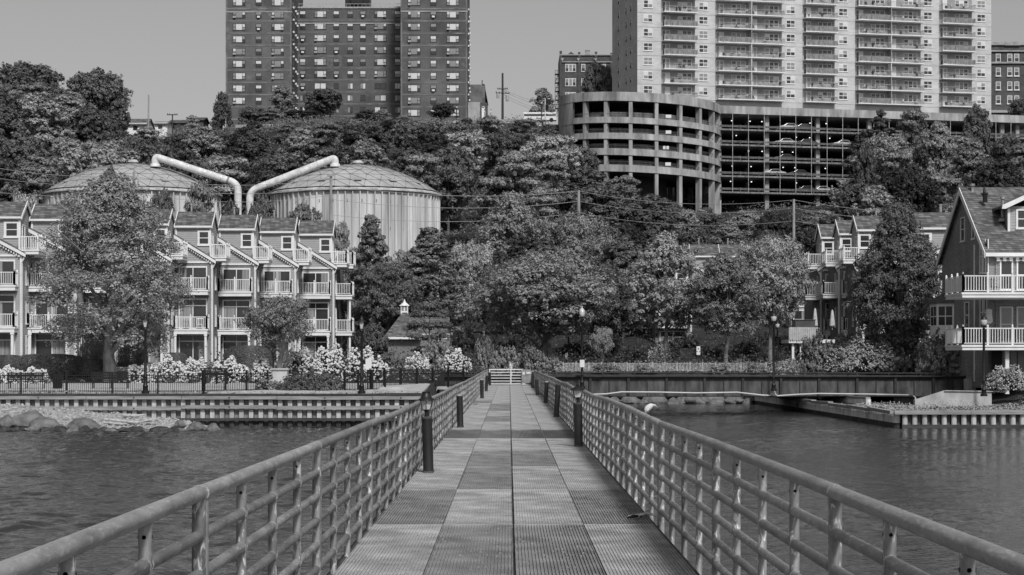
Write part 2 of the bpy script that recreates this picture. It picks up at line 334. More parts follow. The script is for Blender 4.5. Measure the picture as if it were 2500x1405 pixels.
ys = sorted(set([115.25, 117, 119, 121, 123, 126, 130, 134, 136, 140, 145, 150, 155, 159, 161, 165, 170, 174.9, 175.6, 180] + [184 + 5 * i for i in range(58)] + [500, 550, 600, 700, 900, 1200, 1600]))
t = MB()
vv = [(x, y, (-3.4 if in_creek(x, y) else ground(x, y))) for y in ys for x in xs]
nx = len(xs)
t.add(vv, [(j * nx + i, j * nx + i + 1, (j + 1) * nx + i + 1, (j + 1) * nx + i) for j in range(len(ys) - 1) for i in range(nx - 1)])
structure(t.build('ground', 'soil', smooth=True))
# the river: a rippled sheet round the pier, ruffled by wind on the left, calmer in the lee on the right
def river():
    rs = np.random.RandomState(4); wx = np.arange(-42, 62.01, .14); wy = np.arange(12, 175.9, .14); wy = np.concatenate([wy[wy < 70], np.arange(70, 176.1, .3)]); gx_, gy_ = np.meshgrid(wx, wy)
    H = np.zeros_like(gx_); n = 46
    for k in range(n):
        lam = .36 * (1.5 / .36) ** rs.rand(); a = rs.normal(-1.2, 1.0); kk = 2 * math.pi / lam; H += (math.sqrt(2 / n) / kk) * np.cos(kk * (gx_ * math.cos(a) + gy_ * math.sin(a)) + rs.uniform(0, 6.28))
    g = np.zeros_like(H)
    for k in range(14):
        lam = rs.uniform(4, 22); a = rs.uniform(0, 3.14); g += np.cos(2 * math.pi / lam * (gx_ * math.cos(a) * .6 + gy_ * math.sin(a) * .5) + rs.uniform(0, 6.28))
    g = np.clip(.5 + g / 9, 0, 1); side = np.clip((gx_ + 1.5) / 5, 0, 1)
    far = np.clip((34 - gx_) / 14, 0, 1)
    A = WAVE_L * (1 - side) * (.75 + .5 * g) + side * (WAVE_R * far + .09 * (1 - far)) * (.25 + 1.5 * g ** 2)
    edge = np.minimum.reduce([np.clip((gx_ + 42) / 4, 0, 1), np.clip((62 - gx_) / 4, 0, 1), np.clip((gy_ - 12) / 3, 0, 1), np.clip((176.0 - gy_) / 1, 0, 1)])
    Z = WATER + H * A * edge; nx_, ny_ = len(wx), len(wy); V = np.stack([gx_, gy_, Z], -1).reshape(-1, 3)
    ii = np.arange(nx_ * ny_).reshape(ny_, nx_); Q = np.stack([ii[:-1, :-1], ii[:-1, 1:], ii[1:, 1:], ii[1:, :-1]], -1).reshape(-1, 4)
    x0, x1, y0, y1 = wx[0], wx[-1], wy[0], wy[-1]; o = len(V)
    F = np.array([(-900, -400), (900, -400), (900, y0), (x1, y0), (x0, y0), (-900, y0), (-900, y1), (x0, y1), (x1, y1), (900, y1)]); V = np.concatenate([V, np.column_stack([F, np.full(len(F), WATER)])])
    Q = np.concatenate([Q, np.array([[0, 1, 2, 5], [5, 4, 7, 6], [3, 2, 9, 8]]) + o])
    me = bpy.data.meshes.new('river'); me.vertices.add(len(V)); me.vertices.foreach_set('co', V.astype(np.float32).ravel()); nq = len(Q)
    me.loops.add(nq * 4); me.loops.foreach_set('vertex_index', Q.astype(np.int32).ravel()); me.polygons.add(nq); me.polygons.foreach_set('loop_start', np.arange(0, nq * 4, 4, dtype=np.int32)); me.polygons.foreach_set('loop_total', np.full(nq, 4, dtype=np.int32))
    me.polygons.foreach_set('use_smooth', np.ones(nq, dtype=bool)); me.update(calc_edges=True); me.materials.append(M['water']); ob = bpy.data.objects.new('river', me); COL.objects.link(ob); return structure(ob)
WAVE_L, WAVE_R = .19, .075
river()
w = MB(); w.add([(-900, -400, -4), (900, -400, -4), (900, 115.3, -4), (-900, 115.3, -4)], [(0, 1, 2, 3)])
structure(w.build('river_bed', 'soil'))
# promenade path behind the black fence
p = MB()
for (x0, x1) in ((-70, -4.9),):
    p.prism([(116.0, -.8), (116.0, -.06), (127.6, .27), (127.6, -.8)], 'x', x0, x1)
structure(p.build('promenade_path', 'path'))

# ------------------------------------------------------------------ pier
HEAD = math.atan(0.00136)                            # the pier runs a hair left of the view axis
pier = empty('pier', (0, 0, 0), HEAD, 'long straight pier deck of steel grating panels leading to the white gate', 'pier')
pier.location = (0.05, 0, 0)
LX, RX = -1.50, 1.50
def panel_mesh(name, recess, matn, grit=0.0, seed=0):
    rnd = random.Random(seed); m = MB(); Wd, Ln = 0.735, 6.02
    for k in range(25):
        x = 0.004 + k * (Wd - .008) / 24; m.box(x - .0038, x + .0038, 0, Ln, -.036, 0)
    for k in range(60):
        y = .02 + k * (Ln - .04) / 59; m.box(.002, Wd - .002, y - .006, y + .006, -.034 - recess, -.0015 - recess)
    m.box(-.002, Wd + .002, -.004, .004, -.040, .001); m.box(-.002, Wd + .002, Ln - .004, Ln + .004, -.040, .001)
    if grit:
        for k in range(24):
            for q in range(59):
                if rnd.random() < grit * (0.4 + 1.2 * abs(math.sin(q * .11 + seed)) * abs(math.sin(k * .3 + seed * 2))):
                    x = 0.004 + k * (Wd - .008) / 24; y = .02 + q * (Ln - .04) / 59
                    m.box(x + .0037, x + .0265, y, y + .1, -.02, -.006 - .006 * rnd.random(), 1)
    o = m.build(name, [matn, 'grit']); return o.data
pm = [panel_mesh('deck_panel', .002, 'grate', .45, 1), panel_mesh('deck_panel', .010, 'gratedark', .06, 2), panel_mesh('deck_panel', .004, 'grate', .15, 3), panel_mesh('deck_panel', .0075, 'gratedark', .25, 5)]
pdark = panel_mesh('deck_panel', .03, 'gratedark', 0, 4)
for o in [o for o in bpy.data.objects if o.name.startswith('deck_panel')]: bpy.data.objects.remove(o)
photo = {4: [2, 1, 1, 2], 5: [1, 0, 0, 3], 6: [0, 1, 2, 0], 7: [0, 3, 3, 0], 8: [0, 0, 0, 0], 9: [9, 9, 9, 9], 10: [0, 2, 0, 0], 11: [0, 3, 0, 0], 12: [0, 2, 0, 2]}
rr = random.Random(3)
for row in range(24):
    y0 = -1.60 + 6.05 * (row - 1)
    for c in range(4):
        k = photo.get(row - 0, None)
        k = k[c] if k else rr.choice([0, 0, 2, 3, 0])
        o = bpy.data.objects.new('deck_panel', pdark if k == 9 else pm[k]); COL.objects.link(o); o.parent = pier
        o.location = (LX + c * .748 + (.012 if c > 1 else 0), y0, rr.uniform(-.004, .004)); o.rotation_euler = (0, 0, rr.uniform(-.0006, .0006))
m = MB()
for x in (LX - .03, 0.0, RX + .0): m.box(x - .06, x + .06, -9, 143.5, -.36, -.045)
for k in range(51): m.box(LX - .02, RX + .02, -8.5 + 3.02 * k, -8.38 + 3.02 * k, -.2, -.05)
m.build('deck_beam', 'rust', pier)
for k in range(12):
    for s in (-1, 1):
        m = MB(); m.tube([(s * 1.25, 6 + 12.1 * k, -3.9), (s * 1.25, 6 + 12.1 * k, -.36)], .16, 12); smooth_angle(m.build('pile', 'wetpile', pier))
structure_landing = MB(); structure_landing.box(-2.4, 1.8, 143.55, 145.7, -.4, -.03)

# railing sections -----------------------------------------------------------
SEC = 6.15
def railing_section():
    r = empty('railing_section')
    m = MB(); m.tube([(0, .02, 1.10), (0, SEC - .02, 1.10)], .038, 16)
    for y in (.012, SEC - .012): m.tube([(0, y - .012, 1.10), (0, y + .012, 1.10)], .0405, 16)
    smooth_angle(m.build('handrail', 'handrail', r))
    for dz in (.205, .392, .578, .764, .95):
        m = MB(); m.tube([(0, .03, 1.10 - dz), (0, SEC - .03, 1.10 - dz)], .029, 12)
        for k in range(1, 4):
            y = k * SEC / 4
            for s in (-1, 1): m.tube([(0, y + s * .029, 1.1 - dz), (0, y + s * .036, 1.1 - dz)], .0325, 12, 1)
        smooth_angle(m.build('rail', ['railpipe', 'galv'], r))
    for k in range(5):
        y = k * SEC / 4 + (.03 if k == 0 else 0) - (.03 if k == 4 else 0); rad = .029 if 0 < k < 4 else .034
        m = MB(); m.tube([(0, y, -.30), (0, y, 1.075)], rad, 14)
        if 0 < k < 4:
            for s in (-1, 1):
                pts = [(s * .0 + .009 * math.cos(a), 0, .009 * math.sin(a)) for a in [q * math.pi / 4 for q in range(8)]]
                m.add([(px, y - rad - .0015, 1.012 + pz) for (px, py, pz) in pts], [tuple(range(8))], 1)
                m.add([(s * (rad + .0015), y + px, 1.012 + pz) for (px, py, pz) in pts], [tuple(range(8))], 1)
        smooth_angle(m.build('post', ['railpost', 'hole'], r))
    return r
sec0 = railing_section(); first = True
rj = random.Random(11)
def railh(Y, side):
    if side < 0: return float(np.interp(Y, [0, 6.2, 10.2, 16.5, 36.7, 57.6, 140], [1.155, 1.15, 1.128, 1.10, 1.03, .985, .985]))
    return float(np.interp(Y, [0, 8, 13, 27, 53, 140], [1.115, 1.11, 1.10, 1.075, 1.04, .99]))
for side, y00, nm in ((-1, 10.2 - 3 * SEC, 'left'), (1, 10.65 - 3 * SEC, 'right')):
    n = int((141.5 - y00) // SEC); k = 0; zprev = railh(y00, side)
    for k in range(n + 1):
        y = y00 + k * SEC
        if y < -3: pass
        o = sec0 if first else dup(sec0); first = False
        z1 = railh(y + SEC, side) + (rj.uniform(-.02, .02) if y > 14 else 0)
        loc = Matrix.Rotation(HEAD, 4, 'Z') @ Vector((side * 1.57 + .03, y, 0))
        o.location = (loc.x + .05, loc.y, zprev - 1.10)
        o.rotation_euler = (math.atan2(z1 - zprev, SEC), 0, HEAD + rj.uniform(-.0012, .0012))
        zprev = z1
        where = ORD[min(k, 29)]
        tag(o, f'{where} galvanized pipe railing section from the camera end along the {nm} edge of the pier' if k < n else f'last galvanized pipe railing section beside the white gate on the {nm} edge', 'railing', 'pipe railing sections along the pier')

# bollards -------------------------------------------------------------------
def bollard(px, pyb, label, tilt=(0, 0), light=None, h=.87, r=.082, matn='bollard', cap='rust'):
    Y = 1.78 * FPX / (pyb - HYP)
    o = empty('lamp_bollard' if light else 'bollard', (ax(px, Y), Y, 0.0), 0, label, 'bollard', 'bollards along the pier')
    o.rotation_euler = (tilt[0], tilt[1], 0)
    m = MB(); m.lathe([(r, 0), (r, h - .03), (r * 1.0, h - .028)], n=20); smooth_angle(m.build('post', matn, o))
    m = MB(); m.lathe([(r * 1.02, h - .03), (r * 1.03, h - .008), (r * .8, h + .012), (.01, h + .02)] if cap == 'steelcap' else [(r * 1.02, h - .03), (r * 1.02, h), (r * .9, h + .003)], n=20)
    smooth_angle(m.build('cap', cap, o))
    m = MB(); m.lathe([(r * 1.12, 0.002), (r * 1.12, .012), (r, .02)], n=20)
    for a in range(6): m.box(r * 1.05 * math.cos(a) - .008, r * 1.05 * math.cos(a) + .008, r * 1.05 * math.sin(a) - .008, r * 1.05 * math.sin(a) + .008, .01, .03)
    m.build('base_ring', 'rust', o)
    if light:
        z = h
        ln = MB(); ln.lathe([(.035, 0), (.035, .09), (.06, .095), (.062, .105)], (0, 0, z), 12); smooth_angle(ln.build('lantern_neck', 'black', o))
        n = 4 if light == 'square' else 6
        k_ = 1.35 if light == 'square' else 1.12
        g = MB(); g.lathe([(.055 * k_, .11), (.092 * k_, .25)], (0, 0, z), n, 0); g.build('lantern_glass', 'lampglass', o)
        f = MB()
        for j in range(n):
            a = 2 * math.pi * (j + .5) / n
            f.beam((.058 * k_ * math.cos(a), .058 * k_ * math.sin(a), z + .105), (.098 * k_ * math.cos(a), .098 * k_ * math.sin(a), z + .255), .009, .009)
            b = 2 * math.pi * (j + 1.5) / n
            for rr_, zz in ((.098 * k_, .253), (.058 * k_, .107)): f.beam((rr_ * math.cos(a), rr_ * math.sin(a), z + zz), (rr_ * math.cos(b), rr_ * math.sin(b), z + zz), .01, .01)
        f.build('lantern_frame', 'black', o)
        f = MB()
        prof = [(.125, .238), (.12, .25), (.085, .275), (.06, .33), (.055, .36), (.062, .365), (.062, .375)] if light == 'hood' else [(.125, .238), (.12, .25), (.06, .30), (.03, .325), (.02, .335), (.028, .345), (.006, .39)]
        f.lathe([(a_ * k_, b_ + .015) for a_, b_ in prof], (0, 0, z), 16 if light == 'hood' else 6); (smooth_angle(f.build('lantern_hood', 'black', o)))
    return o
bollard(1046, 1154, 'black bollard with a hooded glass lantern on top, nearest on the left', (0, R(-1.7)), 'hood')
bollard(1124, 1044, 'black bollard with bright domed steel cap, left side before the dark panels', (0, R(-1.6)), None, cap='steelcap', h=.84)
bollard(1177, 973, 'third bollard from the camera on the left, plain and upright', (0, R(-1.0)), None, cap='steelcap', h=.84)
bollard(1187, 956, 'fourth bollard on the left, leaning to the right', (0, R(3)), None, h=.85)
bollard(1196, 941, 'farthest left bollard standing against the white gate', (0, 0), None, h=.85)
bollard(1413, 1090, 'square black wooden bollard with glass lantern on top, nearest on the right', (0, R(-1.2)), 'square', h=.88, r=.088)
bollard(1358, 1019, 'scuffed grey topless bollard on the right behind the lantern bollard', (0, R(3.2)), None, h=1.0, matn='bollard')
bollard(1332, 985, 'bollard with a bright ring cap, third from the camera on the right', (0, R(3)), None, h=.86, cap='steelcap')
bollard(1312, 966, 'slim dark bollard leaning left, fourth from the camera on the right', (0, R(-3)), None, h=.76)
bollard(1300, 948, 'farthest right bollard with small dark lantern by the gate panel', (0, 0), 'hood', h=.85)

# gate -----------------------------------------------------------------------
GY = 141.2
g = empty('gate', (ax(1243, GY), GY, 0), 0, 'white horizontal bar gate closing the far end of the pier', 'gate')
def zz(py): return az(py, GY)
x0, x1 = ax(1195, GY) - ax(1243, GY), ax(1275, GY) - ax(1243, GY)
for i, py in enumerate((903, 910, 917, 924, 931, 937.5)):
    m = MB(); rr_ = .045 if i == 0 else .032; m.tube([(x0, 0, zz(py)), (x1, 0, zz(py))], rr_, 10); smooth_angle(m.build('bar', 'whitesteel', g))
for x in (x0, ax(1247, GY) - ax(1243, GY), x1):
    m = MB(); m.tube([(x, 0, .03), (x, 0, zz(902))], .05, 10); smooth_angle(m.build('upright', 'whitesteel', g))
gp = empty('gate_side_panel', (ax(1287, GY), GY - .25, 0), 0, 'scuffed grey sheet panel with notices beside the white gate', 'panel')
m = MB(); hw = .33; m.box(-hw, hw, 0, .05, .12, zz(905)); m.build('sheet', 'galv', gp)
m = MB(); m.box(-hw - .03, -hw, -.01, .07, 0, zz(903)); m.box(hw, hw + .03, -.01, .07, 0, zz(903)); m.box(-hw, hw, -.01, .06, zz(905), zz(903)); m.build('frame', 'galvpost', gp)
m = MB(); m.box(-.05, .22, -.012, -.002, zz(913), zz(908.5)); m.box(-.3, -.16, -.012, -.002, zz(915), zz(909)); m.build('notice', 'sign', gp)
m = MB(); m.box(-hw + .02, -hw + .1, -.01, .03, .02, .12); m.box(-hw + .14, -hw + .2, -.01, .03, .02, .12); m.build('foot', 'white', gp)

# litter on deck
m = MB(); rnd = random.Random(5)
c = at(1568, 1268, 23.3); c.z = .03
pts = [c + Vector((-.16, .0, .0)), c + Vector((-.1, .02, .012)), c + Vector((-.02, .0, .02)), c + Vector((.05, .03, .035)), c + Vector((.12, .0, .02)), c + Vector((.17, -.05, .0))]
m.tube(pts, [.008, .012, .014, .012, .012, .008], 8)
m.tube([c + Vector((-.05, -.03, .0)), c + Vector((.02, .05, .03)), c + Vector((.1, .08, .03)), c + Vector((.15, .1, .01))], [.006, .011, .01, .006], 8)
m.tube([c + Vector((-.17, -.05, -.01)), c + Vector((-.1, -.06, .01)), c + Vector((-.05, -.03, .01))], [.01, .02, .012], 8, 1)
m.tube([c + Vector((-.12, .03, -.005)), c + Vector((-.06, .05, .01)), c + Vector((0, .03, .0))], [.01, .018, .01], 8, 1)
tag(smooth_angle(m.build('frayed_rope', ['canvas', 'black'])), 'frayed pale and black rope lying at the right deck edge', 'rope')
m = MB(); c = at(1156, 991, 80); c.z = .01
for k in range(14):
    a = rnd.uniform(0, 6.28); d = rnd.uniform(.05, .3); q = c + Vector((d * math.cos(a), d * math.sin(a), 0))
    m.tube([q, q + Vector((rnd.uniform(-.15, .15), rnd.uniform(-.1, .1), rnd.uniform(.02, .12)))], [.012, .004], 5, k % 2)
tag(m.build('twig_litter', ['driftwood', 'bark']), 'small scatter of twigs on the deck near the left railing', 'debris')

# bird on the handrail ---------------------------------------------------------
def bird():
    YB = 24.2; o = empty('heron', (ax(1587, YB), YB, railh(YB, 1) + .036), 0, 'small white bird with dark crown hunched on the right handrail', 'bird')
    m = MB()
    prof = [(-.062, .055, .004), (-.056, .048, .018), (-.045, .062, .030), (-.026, .088, .036), (-.004, .108, .034), (.018, .122, .026), (.034, .128, .019), (.048, .126, .017), (.058, .120, .011), (.064, .116, .004)]
    n = 12; vs = []
    for i, (x, z, r) in enumerate(prof):
        a = prof[max(0, i - 1)]; b = prof[min(len(prof) - 1, i + 1)]; d = Vector((b[0] - a[0], 0, b[1] - a[1])).normalized(); u = Vector((-d.z, 0, d.x))
        for j in range(n):
            t_ = 2 * math.pi * j / n; vs.append(Vector((x, 0, z)) + u * r * math.cos(t_) + Vector((0, 1, 0)) * r * .8 * math.sin(t_))
    m.add(vs, [(i * n + j, i * n + (j + 1) % n, (i + 1) * n + (j + 1) % n, (i + 1) * n + j) for i in range(len(prof) - 1) for j in range(n)] + [tuple(range(n)), tuple((len(prof) - 1) * n + j for j in range(n))])
    smooth_angle(m.build('body', 'feather', o), 80)
    m = MB(); m.tube([(.060, 0, .121), (.075, 0, .112), (.088, 0, .099)], [.007, .005, .001], 8); smooth_angle(m.build('bill', 'steelcap', o))
    m = MB(); m.tube([(.012, 0, .137), (.03, 0, .142), (.048, 0, .137), (.06, 0, .127)], [.004, .012, .011, .004], 8); smooth_angle(m.build('crown_feathers', 'darkfeather', o))
    for s in (-1, 1):
        m = MB(); m.tube([(-.01, s * .024, .095), (-.035, s * .031, .065), (-.058, s * .018, .035)], [.014, .016, .003], 8); smooth_angle(m.build('wing', 'feather', o))
        m = MB(); m.tube([(-.004, s * .012, .06), (.012, s * .012, .03), (.004, s * .012, 0)], .0035, 6)
        for q in (-.012, 0, .012): m.tube([(.004, s * .012, .002), (.02, s * .012 + q, .0)], .0022, 5)
        m.build('leg', 'bollard', o)
        m = MB(); m.tube([(.046, s * .0155, .129), (.046, s * .0175, .129)], .0028, 8); m.build('eye', 'hole', o)
bird()

# ------------------------------------------------------------------ bulkheads, bridge, banks
def corrugated(m, p0, p1, z0, z1, period, depth, mi_out=0, mi_in=1, duty=.5, phase=0, lean=0):
    """sheet piling from p0 to p1 (x,y): outer faces stand towards the water"""
    p0 = Vector(p0); p1 = Vector(p1); d = (p1 - p0); Ln = d.length; d.normalize(); nrm = Vector((d.y, -d.x))
    n = int(Ln / period)
    for i in range(n):
        a = i * period; q = [a, a + period * duty * .9, a + period * (duty * .9 + .08), a + period * .92, a + period]
        o = [depth, depth, 0, 0, depth]
        for k in range(4):
            A = p0 + d * q[k] + nrm * o[k]; B = p0 + d * q[k + 1] + nrm * o[k + 1]
            m.add([(A.x, A.y, z0), (B.x, B.y, z0), (B.x, B.y, z1), (A.x, A.y, z1)], [(0, 1, 2, 3)], mi_out if k == 0 else mi_in)
bk = empty('bulkhead', (0, 0, 0), 0, 'long corrugated steel bulkhead below the black fence on the left bank', 'bulkhead')
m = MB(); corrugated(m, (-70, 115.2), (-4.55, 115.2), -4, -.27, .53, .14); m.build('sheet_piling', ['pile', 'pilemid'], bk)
m = MB(); corrugated(m, (-70, 115.18), (-4.55, 115.18), -4, -1.56, .53, .145, 0, 0); m.build('tide_zone', ['wetpile'], bk)
def waler(za, zb, mats, yy, x0=-70, x1=-4.5, seg=5.2, jit=.02, name='waler', parent=None, seed=1):
    m = MB(); r = random.Random(seed); x = x0
    while x < x1:
        e = min(x + seg, x1); dz = r.uniform(-jit, jit)
        m.box(x + .01, e - .01, yy - .11, yy + .0, za + dz, zb + dz); 
        m.tube([((x + e) / 2, yy - .13, (za + zb) / 2 + dz), ((x + e) / 2, yy - .08, (za + zb) / 2 + dz)], .05, 8, 1)
        x = e
    return m.build(name, mats, parent)
waler(-.47, -.27, ['timber', 'rust'], 114.98, parent=bk, seed=2); waler(-1.02, -.83, ['timber', 'rust'], 114.98, parent=bk, seed=3, jit=.05)
waler(-1.62, -1.47, ['wettimber', 'rust'], 114.98, parent=bk, x0=-26, seed=4)
m = MB(); m.box(-70, -4.5, 114.84, 115.3, -.26, -.16); m.build('cap', 'darkwood', bk)

rb = empty('bulkhead', (0, 0, 0), 0, 'low timber topped bulkhead with pale piles at the right bank', 'bulkhead')
m = MB(); rnd = random.Random(4)
for k in range(60):
    x = 21.2 + k * .53; m.tube([(x, 113.85, -4), (x, 113.85, -1.25)], [.15, .15], 10)
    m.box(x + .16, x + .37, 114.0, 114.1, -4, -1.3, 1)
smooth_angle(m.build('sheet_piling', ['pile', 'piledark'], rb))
m = MB(); x = 20.6
while x < 60:
    m.box(x, x + 4.1, 113.55, 114.3, -1.24 + rnd.uniform(-.02, .02), -1.02 + rnd.uniform(-.015, .015)); x += 4.12
m.build('cap', 'timber', rb)
m = MB(); m.box(21, 60, 113.5, 113.66, -2.05, -1.80); m.build('waler', 'wettimber', rb)
cb = empty('bulkhead', (0, 0, 0), 0, 'narrow ribbed bulkhead running back along the creek under the bridge', 'bulkhead')
m = MB()
for k in range(134):
    y = 174.8 - k * .455; x = 20.25 + (175 - y) * .0098; m.tube([(x, y, -1.72), (x, y, -1.16 + .03 * math.sin(k * .7))], .19, 8)
smooth_angle(m.build('sheet_piling', 'palepile', cb))
m = MB()
for k in range(134):
    y = 174.8 - k * .455; x = 20.25 + (175 - y) * .0098; m.tube([(x, y, -3), (x, y, -1.72)], .195, 8)
m.build('tide_zone', 'wetpile', cb)
m = MB(); rnd = random.Random(8); y = 113.7
while y < 174:
    e = y + 7; m.beam((20.55 - (y - 113) * .0098, y, -1.12 + rnd.uniform(-.05, .05)), (20.55 - (e - 113) * .0098, e, -1.14 + rnd.uniform(-.05, .05)), .34, .18); y = e
m.build('cap', 'timber', cb)
ib = empty('bulkhead', (0, 0, 0), 0, 'broken upper row of ribbed piling just behind the creek bulkhead', 'bulkhead')
m = MB(); [m.tube([(23.3, 138 + k * .45, -1.6), (23.3, 138 + k * .45, -.92)], .18, 8) for k in range(56)]; smooth_angle(m.build('sheet_piling', 'palepile', ib))
m = MB(); m.beam((23.1, 163, -.88), (23.2, 150, -.95), .3, .16); m.beam((23.2, 150, -.93), (23.3, 138, -.84), .3, .16); m.build('cap', 'timber', ib)
m = MB(); m.tube([at(1955, 985, 150) , at(1957, 1012, 150)], [.28, .3], 10)
tag(smooth_angle(m.build('mooring_pile', 'wetpile')), 'short black mooring pile standing in the creek in front of the ribbed bulkhead', 'pile')

# grassy bank and wing wall on the right
def YX(px, py, Y): p = at(px, py, Y); return (p.x, p.z)
ww = empty('wing_wall', (0, 0, 0), 0, 'pale stained concrete wing wall sloping down beside the bridge', 'wall')
m = MB(); m.prism([YX(2234, 1006, 127), YX(2234, 977, 127), YX(2306, 955, 127), YX(2421, 957, 127), YX(2421, 1006, 127)], 'y', 127, 127.5); m.build('wall', 'concrete', ww)
m = MB(); m.prism([YX(2305, 955.4, 127), YX(2306, 953.6, 127), YX(2424, 955.4, 127), YX(2424, 957.2, 127)], 'y', 126.9, 127.6); m.build('cap', 'concrete', ww)
m = MB(); a = at(2365, 962, 144); b = at(2383, 926, 144); m.box(a.x, b.x, 144, 145.6, a.z - .6, b.z); tag(m.build('bridge_end_block', 'concrete'), 'pale concrete block closing the right end of the dark bridge girder', 'block')
ww2 = empty('wing_wall', (0, 0, 0), 0, 'low grey concrete wall with sloping end beside the left bank of the pier', 'wall')
m = MB(); m.prism([YX(912, 975, 119), YX(912, 962, 119), YX(928, 946, 119), YX(985, 946, 119), YX(1052, 966, 119), YX(1052, 975, 119)], 'y', 119, 119.5); m.build('wall', 'concrete', ww2)
m = MB(); m.prism([YX(1019, 965, 132), YX(1014, 950, 132), YX(1070, 950, 132), YX(1064, 965, 132)], 'y', 130, 133); m.prism([YX(940, 946, 134), YX(940, 942, 134), YX(1100, 944, 134), YX(1100, 950, 134)], 'y', 131, 135); m.build('abutment', 'concrete', ww2)

BY = 146.0
br = empty('bridge', (0, BY, 0), 0, 'dark riveted steel girder bridge crossing the creek behind the pier', 'bridge')
bx0, bx1 = -9.5, ax(2366, BY); zt, zb = az(921, BY), az(967, BY)
m = MB(); m.box(bx0, bx1, .12, .16, zb, zt); m.build('girder_web', 'rust', br)
m = MB(); m.box(bx0, bx1, -.16, .45, zt, zt + .07); m.box(bx0, bx1, -.16, .45, zb - .06, zb); m.box(bx0, bx1, .09, .12, zt - .16, zt); m.build('girder_flange', 'girdertrim', br)
k = 0; x = bx0 + .4
while x < bx1:
    m = MB(); w_ = .085 if k % 2 else .03
    m.box(x - w_, x + w_, -.06 if k % 2 else .05, .12, zb, zt); m.build('stiffener', 'girdertrim', br); x += 1.32; k += 1
m = MB()
for py in (909.5, 916.5): m.tube([(bx0, .1, az(py, BY)), (bx1 - 1, .1, az(py + 2.5, BY))], .05, 8)
m.build('guard_rail', 'girdertrim', br)
x = bx0 + .4
m = MB()
while x < bx1 - 1: m.box(x - .04, x + .04, .06, .14, zt, az(909, BY)); x += 2.2
m.build('guard_rail_post', 'girdertrim', br)
m = MB(); m.box(bx0, bx1 + 3, .5, 12, -.5, -.02); m.build('deck', 'asphalt', br)
m = MB(); m.box(bx0, bx1, 12, 12.2, zb, zt); m.box(bx0, bx1, 11.9, 12.3, zt, zt + .07); m.build('far_girder', 'rust', br)
m = MB(); m.box(26.5, 33, .3, 12, -4, -.5); m.box(-10, -4.6, .2, 12, -4, -.5); m.build('abutment', 'piledark', br)
# graffiti scribble on the girder
m = MB(); 
def scrib(pts, r=.02): m.tube([at(a, b, BY + .10) for a, b in pts], r, 5)
scrib([(2265, 953), (2263, 944), (2267, 939), (2271, 943), (2271, 951), (2266, 953)]); scrib([(2272, 955), (2272, 941), (2277, 941), (2278, 946), (2273, 948)])
scrib([(2284, 940), (2279, 941), (2279, 947), (2284, 947)]); scrib([(2279, 947), (2280, 953), (2285, 952)]); scrib([(2286, 939), (2286, 952)]); scrib([(2291, 938), (2286, 945), (2292, 950)])
m.build('graffiti', 'stone', br)
m = MB()
def pp(l): return [at(a, b, BY - .35) for a, b in l]
m.tube(pp([(1430, 964), (1480, 962.5), (1518, 957.5), (1600, 958), (1700, 960), (1800, 958.5), (1862, 965.5), (1880, 966), (1885, 962), (1886, 953)]), .052, 8)
m.tube(pp([(1890, 953), (1892, 962), (1898, 967), (1950, 963.5), (2000, 961.5), (2120, 963), (2220, 965)]) + [at(2229, 966, 143), at(2235, 972, 134), at(2237, 985, 127.4), at(2242, 998, 126.6), at(2252, 1003, 125)], .052, 8)
cd = smooth_angle(m.build('conduit_pipe', 'frame')); tag(cd, 'white conduit pipe slung along the foot of the bridge girder', 'pipe')

# rocks: beach on the left, creek bank under the bridge
def rockmesh(seed, flat=.8):
    import bmesh
    rnd = random.Random(seed); bm = bmesh.new(); bmesh.ops.create_icosphere(bm, subdivisions=3, radius=1)
    ph = [(Vector((rnd.gauss(0, 1), rnd.gauss(0, 1), abs(rnd.gauss(0, .8)))).normalized(), rnd.uniform(.5, .85)) for _ in range(12)]
    from mathutils import noise
    for v in bm.verts:
        c = v.co.copy()
        for d, h in ph:
            t_ = c.dot(d)
            if t_ > h: c -= d * (t_ - h) * .8
        c *= 1 + .10 * noise.noise(v.co * 2.3 + Vector((seed, 0, 0))) + .04 * noise.noise(v.co * 6)
        q = 1 - .3 * c.z; v.co = Vector((c.x * q, c.y * q, c.z * flat))
    me = bpy.data.meshes.new('rock'); bm.to_mesh(me); bm.free(); return me
RM = [rockmesh(i) for i in range(6)]
def rock(me, loc, s, rz, label, group, matn='rock'):
    o = bpy.data.objects.new('rock', me if matn == 'rock' else me.copy()); COL.objects.link(o); o.location = loc; o.scale = s; o.rotation_euler = (0, 0, rz)
    if matn != 'rock': o.data.materials.clear()
    if not o.data.materials: o.data.materials.append(M[matn])
    return tag(o, label, 'rock', group)
def beach_z(X, Y):
    e = float(np.interp(X, [-70, -28, -23, -19, -16.5, -14.5], [.9, 1.15, .8, .45, .1, -.7]))
    if e < 0: return WATER + e * 1.2
    return WATER + e * float(np.interp(Y, [107, 109.5, 112, 115.1], [-.9, .12, .75, 1.1])) + .05 * math.sin(X * 2.1 + Y) 
m = MB(); bx = [-70 + .5 * i for i in range(125)]; by = [107 + .45 * i for i in range(19)]
vv = [(x, y, beach_z(x, y)) for y in by for x in bx]
m.add(vv, [(j * len(bx) + i, j * len(bx) + i + 1, (j + 1) * len(bx) + i + 1, (j + 1) * len(bx) + i) for j in range(len(by) - 1) for i in range(len(bx) - 1)])
structure(m.build('beach', 'gravel', smooth=True))
